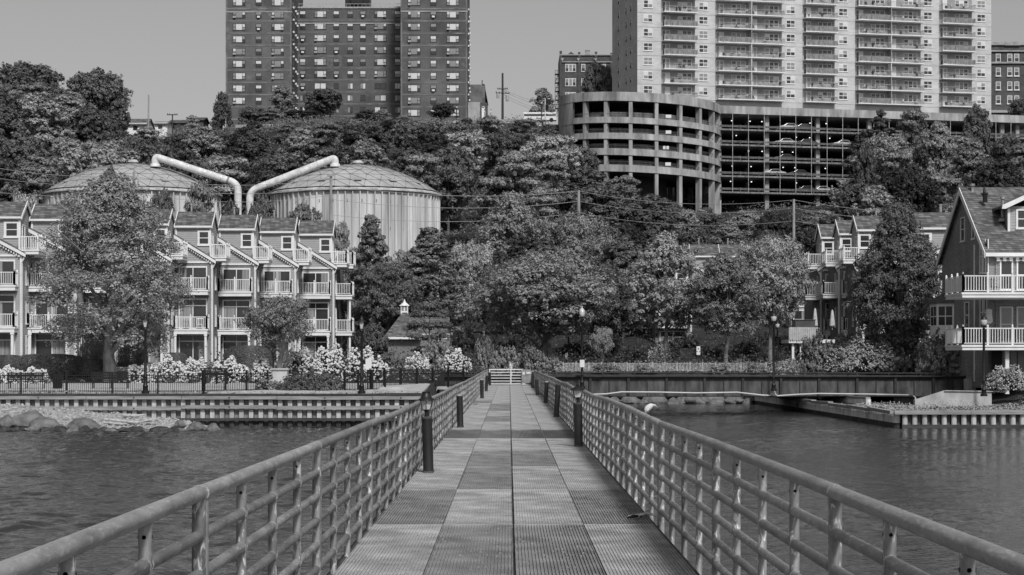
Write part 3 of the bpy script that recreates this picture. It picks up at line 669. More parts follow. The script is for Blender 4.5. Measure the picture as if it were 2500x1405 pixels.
rocks = [  # px, py centre, half width px, half height px, Y, dark
 (70, 1017, 62, 18, 110.5, 0, 'long pale boulder at the left of the shingle beach'), (112, 1029, 40, 14, 109.4, 0, 'pointed grey boulder in the middle of the beach rocks'),
 (205, 1031, 50, 16, 109.2, 0, 'broad flat topped dark boulder right of the pointed one'), (18, 1024, 22, 12, 109.2, 0, 'rounded boulder at the left picture edge on the beach'),
 (75, 1044, 13, 6, 108.2, 0, 'small pale rock at the waterline below the pointed boulder'), (148, 1041, 13, 7, 108.2, 0, 'small bright round rock between the boulders at the waterline'),
 (330, 1046, 38, 6, 108.3, 1, 'flat dark wet rock at the foot of the driftwood'), (395, 1046, 30, 6, 108.3, 1, 'low dark wet rock right of the driftwood'),
 (480, 1037, 26, 10, 109.3, 0, 'pale lumpy rock in front of the dark lower waler'), (522, 1041, 18, 9, 109.3, 0, 'grey rock just left of the gap in the beach rocks'),
 (585, 1043, 32, 8, 109.8, 1, 'long dark wet rock standing alone in the water'), (625, 1042, 15, 8, 109.8, 1, 'pointed dark rock at the right end of the row'),
 (40, 1046, 16, 6, 108.1, 1, 'dark rock at the waterline below the long pale boulder'), (112, 1047, 14, 5, 108, 1, 'low dark rock between two small bright rocks'),
 (205, 1048, 22, 5, 108, 1, 'dark shelf rock under the broad flat boulder'), (10, 1046, 14, 6, 108.2, 1, 'dark rock at the left picture edge on the waterline'),
 (250, 1046, 16, 6, 108.2, 1, 'small dark rock at the right foot of the broad flat boulder'), (440, 1030, 16, 8, 111, 0, 'angular grey rock half hidden behind the lumpy one')]
for i, (px, py, hw, hh, Y, dk, lb) in enumerate(rocks):
    s = Y / FPX; sx_ = hw * s; sz_ = hh * s * 1.9
    rock(RM[i % 6], (ax(px, Y), Y, az(py, Y) - sz_ * .25), (sx_, min(sx_, 1.1), sz_), 0 if i % 2 else .15, lb, 'rocks on the left beach', 'darkrock' if dk else 'rock')
rnd = random.Random(21)
for i in range(26):
    px = 4 + i * 17.5 + rnd.uniform(-5, 5); Y = 108.2 + rnd.uniform(-.3, .5); r_ = rnd.uniform(.16, .42)
    rock(RM[i % 6], (ax(px, Y), Y, WATER + rnd.uniform(-.05, .12)), (r_ * 1.5, r_, r_ * .8), rnd.uniform(0, 3), f'small wet rock, {ORD[i]} from left along the waterline of the beach', 'wet rocks along the beach waterline', 'darkrock' if i % 5 else 'rock')
def quads(n, pos, size, nrm_jit, seed, up=.3, flat=1.0):
    """n leaf quads at the given (n,3) positions with (n,3) preferred normals"""
    rs = np.random.RandomState(seed); P, Nn = pos
    Nn = Nn + rs.normal(0, nrm_jit, Nn.shape); Nn[:, 2] += up; Nn /= np.linalg.norm(Nn, axis=1)[:, None] + 1e-9
    T = rs.normal(0, 1, Nn.shape); T -= Nn * (T * Nn).sum(1)[:, None]; T /= np.linalg.norm(T, axis=1)[:, None] + 1e-9
    B = np.cross(Nn, T); s = size * rs.uniform(.6, 1.35, (len(P), 1))
    v = np.stack([P - T * s, P + B * s * .55 + Nn * s * .12, P + T * s, P - B * s * .55 + Nn * s * .12], 1)
    return v.reshape(-1, 3)
def mesh_from_quads(name, V, matn):
    me = bpy.data.meshes.new(name); n = len(V) // 4
    me.vertices.add(len(V)); me.vertices.foreach_set('co', V.astype(np.float32).ravel())
    me.loops.add(n * 4); me.loops.foreach_set('vertex_index', np.arange(n * 4, dtype=np.int32))
    me.polygons.add(n); me.polygons.foreach_set('loop_start', np.arange(0, n * 4, 4, dtype=np.int32))
    me.polygons.foreach_set('loop_total', np.full(n, 4, dtype=np.int32)); me.update(calc_edges=True)
    me.materials.append(M[matn]); return me
def stuff(name, V, matn, label, cat):
    o = bpy.data.objects.new(name, mesh_from_quads(name, V, matn)); COL.objects.link(o); return tag(o, label, cat, kind='stuff')
# pebbles on the beach
import bmesh
def pebbles():
    m = MB(); rp = random.Random(2)
    for k in range(1500):
        x = rp.uniform(-30, -17); y = rp.uniform(108.8, 115)
        z = beach_z(x, y); r = rp.uniform(.03, .16) ** 1.0; a = rp.uniform(0, 3)
        dx, dy = r * math.cos(a), r * math.sin(a)
        m.add([(x + dx, y + dy, z), (x - dy, y + dx, z), (x - dx, y - dy, z), (x + dy, y - dx, z), (x, y, z + r * .8)], [(0, 1, 4), (1, 2, 4), (2, 3, 4), (3, 0, 4)])
    return m.build('pebbles', 'gravel')
tag(pebbles(), 'pale pebbles and shell scattered over the left beach', 'pebbles', kind='stuff')
for i, (a, b, c, r, lb) in enumerate([((255, 1024), (330, 1032), (385, 1027), .07, 'longest bleached driftwood log lying along the beach'), ((250, 1032), (300, 1036), (350, 1031), .05, 'thin bleached driftwood branch in front of the longest log'),
        ((300, 1014), (330, 1016), (352, 1013), .09, 'short thick driftwood piece lying against the bulkhead'), ((45, 1042), (60, 1043), (76, 1042), .05, 'short pale stick caught among the waterline rocks'), ((345, 1030), (375, 1024), (392, 1020), .05, 'crooked driftwood branch pointing up to the right')]):
    m = MB(); yy = 110.6 if i != 2 else 112.6
    m.tube([at(*a, yy), at(*b, yy - .1), at(*c, yy + .2)], [r * .8, r, r * .4], 8); tag(smooth_angle(m.build('driftwood', 'driftwood')), lb, 'driftwood', 'driftwood on the left beach')
# creek bank rocks under the bridge
for i in range(26):
    X = 7.0 + i * .52 + rnd.uniform(-.2, .2); Y = 173.6 + rnd.uniform(-.5, 1.3); s = rnd.uniform(.3, .85) * (1.6 if i in (9, 17) else 1)
    rock(RM[i % 6], (X, Y, WATER + rnd.uniform(.05, .45)), (s * rnd.uniform(1, 1.6), s, s), rnd.uniform(0, 3), f'rubble rock, {ORD[i]} from left in the waterline row below the bridge', 'rubble rocks below the bridge')
for i in range(20):
    X = 7.0 + i * .66 + rnd.uniform(-.2, .2); Y = 175.3 + rnd.uniform(-.3, .6); s = rnd.uniform(.35, .8)
    rock(RM[(i + 3) % 6], (X, Y, WATER + rnd.uniform(.7, 1.1)), (s * rnd.uniform(1, 1.5), s, s), rnd.uniform(0, 3), f'rubble rock, {ORD[i]} from left in the upper row below the bridge', 'rubble rocks below the bridge')

# ------------------------------------------------------------------ fences, benches, lamps, signs
def fence(x0, y0, x1, y1, z, h, label, group=None, pitch=.115, postgap=2.45, picket=.011, post=.045, matn='black', rails=(.12, .9, .78), thick=()):
    L_ = math.hypot(x1 - x0, y1 - y0); o = empty('fence', (x0, y0, z), math.atan2(y1 - y0, x1 - x0), label, 'fence', group)
    m = MB()
    for k in range(int(L_ / pitch) + 1): m.box(k * pitch - picket, k * pitch + picket, -picket, picket, .05, h)
    m.build('pickets', matn, o)['kind'] = 'stuff'
    for rz in rails:
        m = MB(); m.box(0, L_, -.018, .018, h * rz - .02, h * rz + .02); m.build('rail', matn, o)
    n = max(1, round(L_ / postgap))
    for k in range(n + 1):
        m = MB(); q = post * (1.8 if k in thick else 1); m.box(k * L_ / n - q, k * L_ / n + q, -q, q, 0, h + .06); m.box(k * L_ / n - q * 1.2, k * L_ / n + q * 1.2, -q * 1.2, q * 1.2, h + .06, h + .09); m.build('post', matn, o)
    return o
fy = 115.75
def fx(px, Y=fy): return ax(px, Y)
fence(fx(-60), fy, fx(497), fy, -.15, 1.08, 'black picket fence along the left promenade below the big tree', thick=())
fence(fx(497), fy, fx(640), fy + 2.6, -.12, 1.15, 'short black picket fence bending inland from a thick corner post', postgap=1.3, thick=(0,))
fence(fx(835), 117.5, fx(930), 119.5, -.10, 1.15, 'black picket fence between the dark shrubs and the concrete wall', postgap=1.1, thick=(2,))
fence(fx(938, 124), 124, fx(1135, 134), 130, .0, 1.12, 'black picket fence in front of the left end of the bridge', postgap=1.4)
fence(fx(2415, 133), 133, fx(2600, 133), 131, -.35, 1.15, 'black picket fence below the right house deck', postgap=1.2)
m_ = ax(1350, 177)
o = fence(ax(1345, 177.6), 177.6, ax(1870, 177.6), 177.6, az(907, 177.6), .70, 'low pale grey slatted fence across the far bank', pitch=.12, picket=.03, postgap=1.05, matn='galvpost', rails=(.1, .97), post=.06)
fence(ax(1345, 178.6), 178.6, ax(1860, 178.6), 178.6, az(907, 178.6), 1.15, 'thin black wire fence standing behind the pale slatted fence', pitch=.3, picket=.01, postgap=1.6, post=.03, rails=(.5, .95))

def bench(px, pyb, wpx, Y, label):
    wd = wpx / FPX * Y; o = empty('bench', (ax(px, Y), Y, az(pyb, Y)), R(180), label, 'bench', 'dark slatted benches on the promenade')
    m = MB()
    for k in range(5): m.box(-wd / 2, wd / 2, -.25 + k * .1, -.25 + k * .1 + .07, .42, .45)
    m.build('seat', 'black', o); m = MB()
    for k in range(5): m.box(-wd / 2, wd / 2, .22 + k * .015, .25 + k * .015, .5 + k * .09, .5 + k * .09 + .07)
    m.build('backrest', 'black', o)
    for s in (-1, 0, 1):
        m = MB(); x = s * (wd / 2 - .08); m.beam((x, -.22, 0), (x, -.22, .45), .05, .05); m.beam((x, .2, 0), (x, .32, .92), .05, .05); m.beam((x, -.25, .42), (x, .22, .42), .05, .05); m.build('leg', 'black', o)
    return o
bench(65, 950, 90, 120, 'dark slatted bench at the far left between the hedge and the trash can')
bench(270, 948, 92, 120, 'dark slatted bench right in front of the big tree trunk')
bench(528, 938, 60, 121.5, 'dark slatted bench in front of the white hydrangeas by the corner post')
m = MB(); m.lathe([(.2, 0), (.24, .05), (.26, .75), (.28, .78), (.2, .82)], n=18)
o = m.build('trash_can', 'black', loc=at(141, 949, 120)); smooth_angle(o); tag(o, 'black ribbed trash can between two benches on the promenade', 'trash can')
m = MB(); 
for k in range(18):
    a = 2 * math.pi * k / 18; m.beam((.255 * math.cos(a), .255 * math.sin(a), .04), (.275 * math.cos(a), .275 * math.sin(a), .76), .03, .02)
m.build('slats', 'black', o)

def lamp(px, pytop, pybase, Y, label, style='acorn', zb=None, r=.085, group='street lamps along the waterfront'):
    p = at(px, pybase, Y); H = (pybase - pytop) / FPX * Y; o = empty('street_lamp', p, 0, label, 'street lamp', group)
    hh = .95
    m = MB(); m.lathe([(.21, 0), (.21, .12), (.15, .16), (.14, .35), (.16, .40), (.10, .5), (.085, .9), (.10, .93), (r, .97), (r * .8, H - hh), (.08, H - hh + .02), (.08, H - hh + .06), (.05, H - hh + .1), (.05, H - hh + .16)], n=14); smooth_angle(m.build('pole', 'black', o))
    z = H - hh + .16
    if style == 'acorn':
        m = MB(); m.lathe([(.10, 0), (.17, .1), (.20, .28), (.19, .38)], (0, 0, z), 14); smooth_angle(m.build('globe', 'lampglass', o), 80)
        m = MB(); m.lathe([(.21, .38), (.20, .41), (.13, .55), (.06, .62), (.03, .66), (.045, .70), (.01, .79)], (0, 0, z), 14); smooth_angle(m.build('hood', 'lampglass' if 'pale' in label else 'black', o))
        m = MB(); m.lathe([(.05, -.06), (.11, -.02), (.12, .03)], (0, 0, z), 12); m.build('fitter', 'black', o)
    else:
        m = MB(); m.lathe([(.09, 0), (.19, .38)], (0, 0, z), 4); m.build('globe', 'lampglass', o)
        m = MB(); m.lathe([(.25, .38), (.23, .42), (.12, .5), (.09, .6), (.05, .62), (.02, .72)], (0, 0, z), 12); smooth_angle(m.build('hood', 'black', o))
        m = MB()
        for j in range(4):
            a = math.pi / 4 + j * math.pi / 2; m.beam((.095 * math.cos(a), .095 * math.sin(a), z), (.2 * math.cos(a), .2 * math.sin(a), z + .39), .025, .025)
        m.build('frame', 'black', o)
    return o
lamp(355, 764, 961, 115.4, 'black lantern lamp post in front of the big tree on the left bank', 'lantern')
lamp(883, 768, 961, 115.4, 'black lantern lamp post in front of the white hydrangeas near the last townhouse', 'lantern')
lamp(1421, 747, 948, 145.3, 'black lamp post with pale hooded globe at the pier side of the bridge', 'acorn')
lamp(1889, 758, 955, 145.3, 'black lamp post bolted to the middle of the bridge girder', 'acorn')
lamp(2402, 764, 968, 126, 'black lamp post by the wing wall in front of the big brick house', 'acorn')
lamp(1388, 795, 886, 205, 'small dark lamp post in the shade behind the pier gate lamp', 'acorn')
lamp(1898, 780, 900, 190, 'thin lamp post half hidden just right of the bridge lamp', 'acorn')
lamp(2263, 793, 915, 160, 'dark lamp post in front of the bay shrubs by the brick house', 'acorn')
o = MB(); o.tube([at(2333, 912, 149), at(2333, 820, 149)], .06, 8); tag(o.build('sign_post', 'black'), 'plain thin black pole rising at the right end of the bridge', 'pole')
def sign(px, pyt, pyb, wpx, Y, pybase, label, mark=None):
    s = Y / FPX; o = empty('sign', at(px, pybase, Y), 0, label, 'sign'); H = (pybase - pyt) * s; w_ = wpx * s / 2; h = (pyb - pyt) * s
    m = MB(); m.tube([(0, .03, 0), (0, .03, H)], .035, 8); m.build('post', 'black', o)
    m = MB(); m.box(-w_, w_, -.02, .0, H - h, H); m.build('sign_face', 'sign', o)
    if mark == 'bike':
        m = MB(); zc = H - h * .35
        m.box(-w_ * .35, w_ * .1, -.026, -.0205, zc - .02, zc + .12); m.box(-w_ * .1, w_ * .35, -.026, -.0205, zc + .0, zc + .04)
        for sx_ in (-1, 1): m.lathe([(.07, 0), (.07, .004)], (sx_ * .11, -.026, zc - .16), 10)
        m.build('symbol', 'black', o)
    return o
sign(897, 876, 903, 9, 117.2, 950, 'small white sign on a black post right of the left lamp post')
sign(903, 874, 900, 8, 120, 950, 'narrow white sign leaning among the hydrangeas behind the lamp post')
sign(1705, 846, 867, 9, 182, 905, 'white rectangular sign with dark symbols on the far bank', 'bike')
sign(1383, 863, 878, 5, 196, 900, 'tiny white sign standing left of the small trees on the far bank')
sign(1922, 878, 886, 7, 176, 900, 'small square white notice on the far bank beside the deck stairs')
lo = sign(1421.5, 879, 897, 11, 145.0, 905, 'two part notice strapped to the lamp post beside the gate')

# ------------------------------------------------------------------ person
def person(loc, rz, s, label, name='person'):
    o = empty(name, loc, rz, label, 'person'); o.scale = (s, s, s)
    def skin(nm, verts, edges, rad, matn, sub=2, root=0):
        me = bpy.data.meshes.new(nm); me.from_pydata(verts, edges, []); me.materials.append(M[matn]); b = bpy.data.objects.new(nm, me); COL.objects.link(b); b.parent = o
        md = b.modifiers.new('skin', 'SKIN'); md.use_smooth_shade = True
        for i, r in enumerate(rad): me.skin_vertices[0].data[i].radius = r if isinstance(r, tuple) else (r, r); me.skin_vertices[0].data[i].use_root = (i == root)
        sb = b.modifiers.new('sub', 'SUBSURF'); sb.levels = sub; sb.render_levels = sub; return b
    # walking to the left (-x): x forward is -x
    V = [(0, 0, .95), (-.01, 0, 1.12), (-.03, 0, 1.36), (-.05, 0, 1.48), (-.09, 0, 1.56), (-.10, 0, 1.64), (-.09, 0, 1.71),
         (-.03, .17, 1.40), (.04, .22, 1.14), (-.10, .23, .94), (-.15, .22, .87), (-.03, -.17, 1.40), (-.06, -.22, 1.14), (-.26, -.21, 1.02), (-.33, -.2, .99),
         (0, .09, .90), (-.13, .10, .50), (-.05, .10, .09), (-.17, .10, .04), (0, -.09, .90), (.10, -.10, .50), (.30, -.10, .14), (.22, -.1, .05)]
    E = [(0, 1), (1, 2), (2, 3), (3, 4), (4, 5), (5, 6), (2, 7), (7, 8), (8, 9), (9, 10), (2, 11), (11, 12), (12, 13), (13, 14), (0, 15), (15, 16), (16, 17), (17, 18), (0, 19), (19, 20), (20, 21), (21, 22)]
    Rd = [(.13, .15), (.12, .13), (.12, .16), .055, .075, .085, .07, .055, .045, .034, .03, .055, .045, .034, .03, .085, .058, .035, .035, .085, .058, .035, .035]
    skin('body', V, E, Rd, 'skin')
    skin('shirt', [(0, 0, .98), (-.01, 0, 1.15), (-.03, 0, 1.38), (-.035, .18, 1.40), (.03, .22, 1.2), (-.035, -.18, 1.40), (-.06, -.22, 1.2)], [(0, 1), (1, 2), (2, 3), (3, 4), (2, 5), (5, 6)], [(.15, .17), (.135, .15), (.135, .17), .07, .062, .07, .062], 'shirt')
    skin('shorts', [(0, 0, .96), (0, .095, .86), (-.10, .10, .60), (0, -.095, .86), (.075, -.1, .60)], [(0, 1), (1, 2), (0, 3), (3, 4)], [(.14, .16), .1, .085, .1, .085], 'shorts')
    m = MB(); m.lathe([(.04, .145), (.09, .1), (.1, .04), (.09, -.02), (.05, -.05)], (-.075, 0, 1.64), 12); smooth_angle(m.build('hair', 'hair', o), 80)
    m = MB(); m.tube([(-.175, 0, 1.655), (-.20, 0, 1.625), (-.175, 0, 1.61)], [.012, .017, .012], 6); m.build('nose', 'skin', o)
    m = MB()
    for q in (-1, 1): m.tube([(-.17, q * .03, 1.665), (-.178, q * .03, 1.665)], .009, 6)
    m.box(-.178, -.165, -.025, .025, 1.575, 1.585); m.build('eyes_and_mouth', 'hair', o)
    return o
person((ax(1247, 150.5), 150.5, -.02), 0, .98, 'person in light shirt and shorts walking left across the bridge behind the gate')

# ------------------------------------------------------------------ trees and plants
def unit(v): return v / (np.linalg.norm(v, axis=1)[:, None] + 1e-9)
def crown_pts(seed, shape, nl, ml, rx, rz):
    """leaf positions and normals of a crown centred on x=y=0, z from 0 to 2*rz"""
    rs = np.random.RandomState(seed); P = []; Nn = []
    for i in range(nl):
        if shape == 'round':
            d = rs.normal(0, 1, 3); d /= np.linalg.norm(d); d[2] = abs(d[2]) * 1.0 if rs.rand() < .62 else -abs(d[2]) * .8
            q = rs.uniform(.45, .86) ; c = d * q; lr = rs.uniform(.13, .27); sq = .85
            c = np.array([c[0] * rx, c[1] * rx, rz + c[2] * rz]); lr *= rx
        elif shape == 'egg':
            t_ = rs.rand(); h = t_; wd = min(1.0, .62 + h * 1.5) if h < .3 else max(.12, 1 - ((h - .3) / .75) ** 1.6)
            a = rs.uniform(0, 6.28); q = rs.uniform(.4, .84) * wd; c = np.array([rx * q * math.cos(a), rx * q * math.sin(a), 2 * rz * (.06 + .88 * h)]); lr = rx * rs.uniform(.13, .26); sq = .85
        elif shape == 'cone':
            h = rs.rand() ** .8; wd = (1 - h) ** .62 * .95 + .04; a = 2.4 * rs.randint(0, 40) + rs.normal(0, .12); q = rs.uniform(.25, 1.0) * wd
            c = np.array([rx * q * math.cos(a), rx * q * math.sin(a), 2 * rz * (.03 + .95 * h) + .10 * rz * q + rs.normal(0, .12)]); lr = rx * (.08 + .11 * (1 - h)) * rs.uniform(.7, 1.3); sq = .4
        elif shape == 'spread':
            tier = rs.randint(0, 5); a = rs.uniform(0, 6.28); h = [.12, .34, .56, .76, .9][tier]; wd = [.75, 1, .92, .7, .4][tier]; q = rs.uniform(.2, .88) * wd
            c = np.array([rx * q * math.cos(a), rx * q * math.sin(a), 2 * rz * h + rs.normal(0, .05) * rz]); lr = rx * rs.uniform(.16, .27); sq = .38
        else:  # low bush
            d = rs.normal(0, 1, 3); d /= np.linalg.norm(d); d[2] = abs(d[2]); q = rs.uniform(.5, .82)
            c = np.array([d[0] * rx * q, d[1] * rx * q, 2 * rz * d[2] * q]); lr = rx * rs.uniform(.16, .3); sq = .8
        nt = max(4, int(ml * rs.uniform(.6, 1.4) / 11)); D = unit(rs.normal(0, 1, (nt, 3))); D[:, 2] = np.where(rs.rand(nt) < .7, np.abs(D[:, 2]), D[:, 2])
        wob = 1 + .25 * np.sin(D[:, :1] * 7 + i) * np.cos(D[:, 1:2] * 6 + 2 * i)
        tc_ = c + D * np.array([1, 1, sq]) * lr * wob * rs.uniform(.55, 1.12, (nt, 1)); Dt = np.repeat(D, 11, 0); tc_ = np.repeat(tc_, 11, 0)
        O = unit(rs.normal(0, 1, (nt * 11, 3))); tr = lr * .26 if shape != 'cone' else lr * .4
        p = tc_ + O * tr * rs.uniform(.3, 1, (nt * 11, 1)); P.append(p); Nn.append(unit(Dt * .9 + O * .7))
    return np.concatenate(P), np.concatenate(Nn)
def crown_mesh(seed, shape, nl, ml, rx, rz, leaf, matn, up=.3, jit=.28):
    P, Nn = crown_pts(seed, shape, nl, ml, rx, rz); return mesh_from_quads('crown', quads(len(P), (P, Nn), leaf, jit, seed, up), matn)
def trunk_mesh(seed, H, crown0, rx, rz, r, matn='bark', nb=9, lean=0.0, forks=1):
    rs = random.Random(seed); m = MB(); top = crown0 + rz * 1.5
    pts = [Vector((0, 0, -.5)), Vector((0, 0, crown0 * .5)), Vector((lean + rs.uniform(-.1, .1), 0, crown0)), Vector((lean * 1.5 + rs.uniform(-.2, .2), rs.uniform(-.2, .2), crown0 + rz * .7)), Vector((lean, 0, top))]
    m.tube(pts, [r * 1.25, r, r * .85, r * .5, r * .12], 9)
    for i in range(nb):
        a = 6.28 * i / nb + rs.uniform(-.4, .4); z0 = crown0 * .9 + rz * rs.uniform(0, 1.0); z1 = z0 + rz * rs.uniform(.35, .8); q = rx * rs.uniform(.55, .85)
        m.tube([(lean, 0, z0), (q * .45 * math.cos(a), q * .45 * math.sin(a), z0 + (z1 - z0) * .6), (q * math.cos(a), q * math.sin(a), z1)], [r * .45, r * .28, r * .07], 6)
    o = m.build('trunk', matn); me = o.data; bpy.data.objects.remove(o); return me
def tree_proto(seed, shape, nl, ml, rx, rz, c0, leaf, matn, r=.25, bark='bark', nb=9, lean=0):
    return dict(crown=crown_mesh(seed, shape, nl, ml, rx, rz, leaf, matn), trunk=trunk_mesh(seed, 0, c0, rx, rz, r, bark, nb, lean), rx=rx, rz=rz, c0=c0)
def plant(name, pr, loc, sx_, sz_, rz, label, cat, group=None, parts=('crown', 'trunk')):
    """one tree from a prototype: sx widens, sz heightens"""
    o = empty(name, loc, rz, label, cat, group)
    for p in parts:
        if pr.get(p) is None: continue
        c = bpy.data.objects.new(p if p != 'crown' or name.endswith('tree') else 'foliage', pr[p]); COL.objects.link(c); c.parent = o; c.scale = (sx_, sx_, sz_)
        if p == 'crown': c.location = (0, 0, pr['c0'] * sz_)
    return o
def tree_px(name, pr, px, pytop, pybase, wpx, Y, label, cat='tree', group=None, rz=0, zbase=None):
    """place by what the photo shows: centre column, top and base rows, width"""
    s = Y / FPX; H = (pybase - pytop) * s; loc = at(px, pybase, Y)
    return plant(name, pr, loc, wpx * s / 2 / pr['rx'], H / (pr['c0'] + 2 * pr['rz']), rz, label, cat, group)
structure(structure_landing.build('landing_path', 'concrete'))

# ------------------------------------------------------------------ windows and balconies
def dh_window(w, h, name, parent, loc, mirror=1, glass='glass', tr=.09, blind=0, face='y', frame='white'):
    """double-hung window facing -y (face='y') or +x/-x (face='x', mirror sign)"""
    m = MB(); t_ = .05
    def bx(a, b, z0, z1, d0, d1, mi):
        if face == 'y': m.box(a, b, -d1, -d0, z0, z1, mi)
        elif mirror > 0: m.box(d0, d1, a, b, z0, z1, mi)
        else: m.box(-d1, -d0, a, b, z0, z1, mi)
    bx(-w / 2 - tr, -w / 2, -tr, h + tr, .0, .06, 0); bx(w / 2, w / 2 + tr, -tr, h + tr, 0, .06, 0); bx(-w / 2, w / 2, h, h + tr, 0, .06, 0); bx(-w / 2 - .03 - tr, w / 2 + .03 + tr, -tr - .05, 0, 0, .09, 0)
    bx(-w / 2, w / 2, h * .5 - .03, h * .5 + .03, .01, .045, 0)
    bx(-w / 2, -w / 2 + .035, 0, h, .01, .04, 0); bx(w / 2 - .035, w / 2, 0, h, .01, .04, 0)
    o = m.build(name, frame, parent, loc=loc)
    m = MB(); bx(-w / 2, w / 2, 0, h, .004, .012, 0)
    if blind: bx(-w / 2 + .02, w / 2 - .02, h * (1 - blind), h - .01, .013, .016, 1)
    g_ = m.build('pane', [glass, 'blind'], o); return o
def slider(w, h, parent, loc, seed, transom=True):
    rs = random.Random(seed); m = MB(); z1 = h * (.80 if transom else 1.0)
    f = .07
    m.box(-w / 2 - .1, -w / 2, -.06, 0, 0, h + .1); m.box(w / 2, w / 2 + .1, -.06, 0, 0, h + .1); m.box(-w / 2, w / 2, -.06, 0, h, h + .1)
    m.box(-f / 2, f / 2, -.05, 0, 0, z1); m.box(-w / 2, w / 2, -.05, 0, 0, .06); m.box(-w / 2, w / 2, -.055, 0, z1 - f * .6, z1 + f * .6)
    if transom: m.box(-f / 3, f / 3, -.05, 0, z1, h)
    o = m.build('sliding_door', 'white', parent, loc=loc)
    m = MB(); m.box(-w / 2, w / 2, -.02, -.005, .0, h)
    c = rs.choice([(.5, 1, 1), (.0, .5, 1), (.72, 1, 1), (0, .25, 1), (.35, .65, 1), (.1, .9, 1)])
    a, b = -w / 2 + w * c[0] * 1.0, -w / 2 + w * c[1]
    n = max(2, int((b - a) / .09))
    for i in range(n):
        x = a + (b - a) * i / n; m.box(x + .006, x + (b - a) / n * .86, -.026 - .006 * (i % 2), -.022, .07, z1 - .05, 1)
    m.build('pane', ['glass', 'curtain'], o); return o
def balcony(parent, x0, x1, y0, y1, z, th=.42, hr=1.06, open_side='back', pitch=.15, post_ext=.1, finials=True, solid=None, name='balcony'):
    """white balcony: platform is the part, its railing a sub-part"""
    m = MB(); m.box(x0, x1, y0, y1, z - th, z); m.box(x0 - .06, x1 + .06, y0 - .06, y1, z - .12, z + .015)
    o = m.build(name, 'white', parent)
    m = MB(); zt_ = z + hr
    runs = [((x0 + .05, y0 + .05), (x1 - .05, y0 + .05), 'front'), ((x0 + .05, y0 + .05), (x0 + .05, y1), 'left'), ((x1 - .05, y0 + .05), (x1 - .05, y1), 'right')]
    for (a, b, nm) in runs:
        if nm == open_side: continue
        L_ = math.hypot(b[0] - a[0], b[1] - a[1]); dx, dy = (b[0] - a[0]) / L_, (b[1] - a[1]) / L_
        m.beam((a[0], a[1], zt_), (b[0], b[1], zt_), .07, .07); m.beam((a[0], a[1], z + .12), (b[0], b[1], z + .12), .05, .05)
        if solid and nm in solid: m.beam((a[0], a[1], z + .56), (b[0], b[1], z + .56), .03, .86)
        else:
            n = max(1, int(L_ / pitch))
            for k in range(n + 1):
                t_ = k / n * L_; m.box(a[0] + dx * t_ - .021, a[0] + dx * t_ + .021, a[1] + dy * t_ - .021, a[1] + dy * t_ + .021, z + .13, zt_ - .03)
        n = max(1, round(L_ / 1.6))
        for k in range(n + 1):
            t_ = k / n * L_; X, Y_ = a[0] + dx * t_, a[1] + dy * t_; m.box(X - .06, X + .06, Y_ - .06, Y_ + .06, z, zt_ + post_ext)
            if finials: m.lathe([(.05, 0), (.07, .06), (.045, .11), (.01, .15)], (X, Y_, zt_ + post_ext), 8)
    m.build('railing', 'white', o); return o

# ------------------------------------------------------------------ stepped townhouses, left bank
def gable_roof(parent, x0, x1, y0, y1, ze, zr, over=.18, rake=True, name='roof', mt='shingle', th=.14):
    """ridge along x; eaves at y0 and y1"""
    ym = (y0 + y1) / 2; m = MB()
    a = [(y0 - over, ze - .05), (ym, zr), (y1 + over, ze - .05), (y1 + over, ze - .05 - th), (ym, zr - th), (y0 - over, ze - .05 - th)]
    m.prism(a, 'x', x0 - .1, x1 + .1); o = m.build(name, mt, parent)
    m = MB(); m.box(x0 - .1, x1 + .1, y0 - over - .14, y0 - over, ze - .2, ze - .03)
    if rake:
        for s in (x1 + .1, x0 - .16):
            m.prism([(y0 - over, ze - .26), (y0 - over, ze + .0), (ym, zr + .05), (ym, zr - .25)], 'x', s, s + .06); m.prism([(y1 + over, ze - .26), (y1 + over, ze + .0), (ym, zr + .05), (ym, zr - .25)], 'x', s, s + .06)
    m.build('fascia', 'white', o); return o
